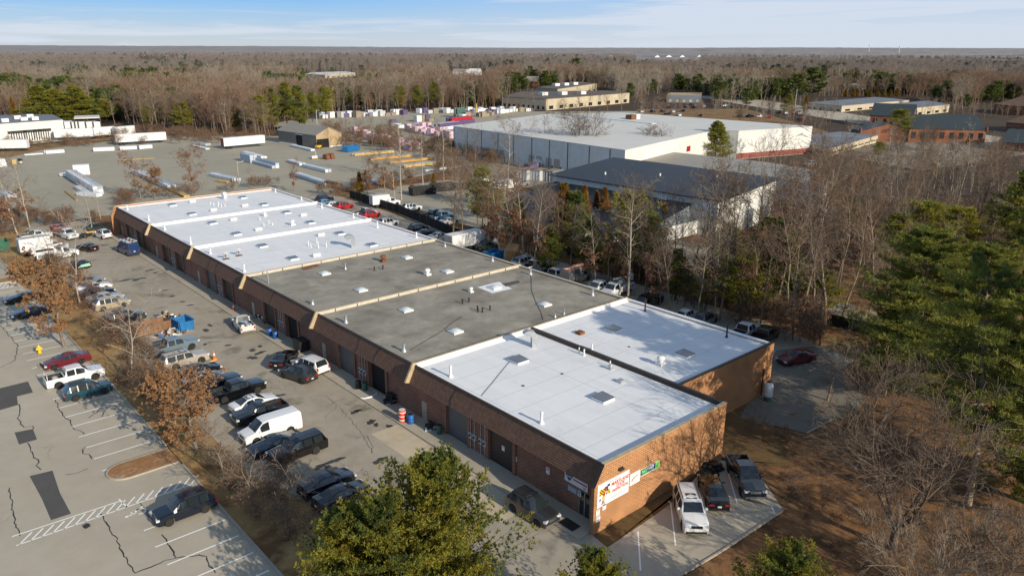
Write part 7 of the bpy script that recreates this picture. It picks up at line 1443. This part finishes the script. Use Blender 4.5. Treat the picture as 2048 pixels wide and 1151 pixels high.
tree_px('oak0', 128, 692, 548, wide=1.05, label='oak full of russet leaves beside the hydrant island', cat='oak'); tree_px('oak0', 395, 905, 762, wide=1.28, label='russet leaved oak in front of the white cargo van', cat='oak', rz=100); tree_px('young0', 160, 606, 455, wide=.9, label='pale white barked bare tree in front of the mint hatchback'); tree_px('young0', 268, 766, 598, wide=1.1, label='pale bare tree by the green utility cabinet', rz=60)
tree_px('young1', 18, 548, 500, wide=1.2, label='small bare tree on the far lot island'); tree_px('thicket', 332, 838, 778, wide=1.3, label='bare shrub left of the russet oak on the strip', cat='shrub')
for px, py, tp, k, lb in ((35, 468, 330, 'oak2', 'oak with pale trunk and rusty lower leaves at the left edge'), (60, 455, 320, 'oak2', 'tall slim oak with rusty lower leaves second from the left edge'), (2, 455, 345, 'oak3', 'half bare oak cut by the left edge'), (92, 446, 395, 'young1', 'thin young bare tree right of the left oaks'), (183, 452, 350, 'pale0', 'slender bare tree at the far corner of the warehouse'), (204, 455, 375, 'pale0', 'second slender bare tree at the far corner of the warehouse'), (282, 400, 318, 'oak1', 'russet tree beyond the far white roof'), (385, 388, 298, 'oak1', 'second russet tree beyond the far white roof'), (310, 398, 345, 'oak0', 'low russet tree between the two beyond the far roof')):
    tree_px(k, px, py, tp, label=lb, cat='tree')
for px, py, tp, lb in ((565, 1010, 955, 'tangled bare bush below the black SUV on the strip'), (520, 1040, 985, 'tangled bare bush at the kerb right of the lot SUV'), (590, 1090, 1030, 'tangled bare bush beside the dark evergreen'), (462, 985, 950, 'russet bush at the kerb behind the lot SUV'), (565, 950, 915, 'dry bush in front of the black SUV'), (240, 690, 640, 'dry bush beside the rusty scrap container'), (300, 800, 745, 'dry bush near the green cabinet')):
    tree_px('thicket', px, py, tp, wide=1.5, label=lb, cat='bush')
# undergrowth under the belt and along fences: nobody could count it
def under(name, kind, n, poly, smin, smax, label, seed):
    P = [G(*q) for q in poly]; Q = [(q.x, q.y) for q in P]; r2 = random.Random(seed); out = []
    x0, x1, y0, y1 = min(q[0] for q in Q), max(q[0] for q in Q), min(q[1] for q in Q), max(q[1] for q in Q)
    for _ in range(n*40):
        x, y = r2.uniform(x0, x1), r2.uniform(y0, y1)
        if inpoly(x, y, Q): out.append((x, y, -.05))
        if len(out) >= n: break
    gn_instances(name, out, kind, smin, smax, label, 'undergrowth', seed)
SRC['thicket'] = [o for o in COL.objects if o.name.startswith('crown') and o.data == TREES['thicket'][1]][:1]; SRC['evershrub'] = None
t = tree_px('evershrub', 1075, 520, 495, wide=1.2, label='green shrub nearest the wooden shed in the belt', cat='shrub'); SRC['evershrub'] = [t.children[1]]
under('undergrowth', 'thicket', 110, [(960, 500), (1080, 500), (1240, 560), (1400, 620), (1560, 690), (1640, 720), (1660, 640), (1400, 560), (1200, 510), (1000, 470)], .5, 1.2, 'tangled dry undergrowth along the belt behind the warehouse', 21)
under('undergrowth', 'evershrub', 60, [(1040, 510), (1240, 570), (1420, 640), (1420, 600), (1240, 540), (1060, 490)], .5, 1.2, 'green undergrowth shrubs along the belt behind the warehouse', 22)
under('undergrowth', 'thicket', 150, [(700, 392), (830, 365), (960, 345), (1010, 330), (930, 300), (760, 275), (730, 290), (900, 330), (840, 352), (700, 375)], .5, 1.1, 'reddish dry brush between the lumber yard and the warehouse docks', 23)
under('undergrowth', 'thicket', 160, [(-20, 300), (300, 290), (440, 290), (560, 282), (540, 268), (420, 268), (230, 262), (200, 285), (-20, 292)], .5, 1.1, 'dry brush on the bank at the back of the lumber yard', 24)
under('undergrowth', 'thicket', 90, [(-20, 480), (-20, 440), (100, 440), (215, 445), (260, 410), (360, 395), (560, 372), (700, 395), (690, 400), (555, 368), (240, 402), (205, 450), (90, 455)], .4, .9, 'dry brush along the front edge of the lumber yard', 25)
under('undergrowth', 'thicket', 120, [(1500, 560), (1700, 420), (2060, 420), (2060, 560), (1740, 700), (1640, 680)], .6, 1.4, 'tangled dry undergrowth in the woods at the right', 26)

# bare trees between the white warehouse, the office and the green roofed buildings
OG = 'bare trees around the office buildings at right'
for x0, x1, y0, y1, n in ((1280, 1420, 214, 240, 10), (1420, 1610, 206, 250, 18), (1540, 1700, 225, 262, 9), (1690, 1760, 270, 300, 4), (1770, 1990, 290, 322, 13), (1480, 1560, 310, 345, 3)):
    for i in range(n):
        px, py = rg.uniform(x0, x1), rg.uniform(y0, y1); b = G(px, py); k = rg.choice(['wood0', 'wood1', 'wood2', 'spread', 'far0', 'far2']); tree(k, b.x, b.y, rg.uniform(.42, .75) if k != 'spread' else rg.uniform(.4, .6), label='bare brown tree among the office buildings and car parks at right', group=OG)

def fill(kind, n, P, smin, smax, label, seed):
    r2 = random.Random(seed); out = []
    while len(out) < n:
        x, y = r2.uniform(min(q[0] for q in P), max(q[0] for q in P)), r2.uniform(min(q[1] for q in P), max(q[1] for q in P))
        if inpoly(x, y, P) and hgt((x, y), 300) > 9: out.append((x, y, -.05))
    gn_instances('woodland', out, kind, smin, smax, label, 'woodland', seed)
fill('wood1', 45, WPx, .55, .8, 'thinner bare growth between the trees of the right woods', 31); fill('wood2', 45, WPx, .5, .75, 'thinner bare growth between the trees of the right woods', 32)
under('undergrowth', 'thicket', 110, [(110, 480), (140, 520), (215, 610), (300, 690), (330, 760), (440, 880), (600, 1060), (560, 1080), (380, 890), (240, 760), (150, 640), (90, 520)], .25, .6, 'dry weeds and brush along the grass strip between the lots', 33)

for px, py, tp, lb in ((350, 862, 745, 'thin bare tree left of the russet oak on the strip'), (452, 968, 862, 'thin bare tree on the strip right of the russet oak'), (512, 1030, 915, 'thin bare tree at the kerb above the lot SUV'), (575, 1075, 965, 'thin bare tree left of the dark evergreen'), (300, 800, 700, 'thin dark bare tree behind the teal wagon'), (110, 560, 470, 'thin bare tree on the strip near the box truck')):
    tree_px('young1', px, py, tp, wide=1.6, label=lb)
under('undergrowth', 'thicket', 70, [(1500, 850), (1620, 880), (1700, 830), (1760, 880), (1900, 1000), (1720, 1120), (1600, 1010), (1480, 900)], .12, .4, 'dry weeds and fallen twigs on the leaf litter beyond the pad', 34)
under('undergrowth', 'evershrub', 12, [(1440, 860), (1540, 810), (1560, 830), (1450, 900)], .15, .35, 'low green weeds along the foot of the brick wall', 35)

under('woodland', 'far0', 70, [(1830, 232), (1840, 205), (1930, 228), (2080, 215), (2080, 240), (1960, 240)], .3, .55, 'small bare trees around the brown roofed buildings at right', 41)
under('woodland', 'far2', 60, [(1420, 232), (1440, 205), (1600, 205), (1690, 218), (1600, 250)], .3, .5, 'small bare trees around the far car park', 42)
under('woodland', 'far1', 40, [(1270, 235), (1265, 205), (1330, 212), (1420, 225), (1400, 240)], .3, .5, 'small bare trees along the back of the white warehouse', 43)
under('undergrowth', 'thicket', 60, [(700, 300), (640, 262), (720, 258), (900, 290), (940, 310), (800, 305)], .6, 1.3, 'brush between the tan shed and the pink pallets', 44)

for k in range(12):
    b = G(1010+k*21+rg.uniform(-6, 6), 223+rg.uniform(0, 4)); tree(rg.choice(['wood0', 'wood1', 'wood3', 'oak3']), b.x, b.y, rg.uniform(.6, .95), label='bare tree in the row before the long tan commercial building', group='bare trees before the long tan building')
for px, py, tp, k in ((1100, 545, 455, 'pine0'), (1180, 540, 440, 'pine0'), (1225, 560, 470, 'pine1'), (1350, 600, 500, 'pine0'), (1410, 620, 540, 'pine1'), (1450, 560, 450, 'pine2'), (1580, 620, 520, 'pine0'), (1035, 480, 400, 'pine0'), (990, 440, 380, 'pine1')):
    tree_px(k, px, py, tp, wide=1.3, label='young green pine between the bare trees of the belt behind the warehouse', group='young pines in the belt behind the warehouse', cat='pine')
for px, py, tp, k in ((1085, 520, 400, 'oak3'), (1140, 530, 420, 'oak2'), (1215, 570, 430, 'oak3'), (1290, 590, 450, 'oak3'), (1370, 600, 440, 'oak2'), (1500, 640, 460, 'oak3')):
    tree_px(k, px, py, tp, label=RL, group=RG, cat='tree')
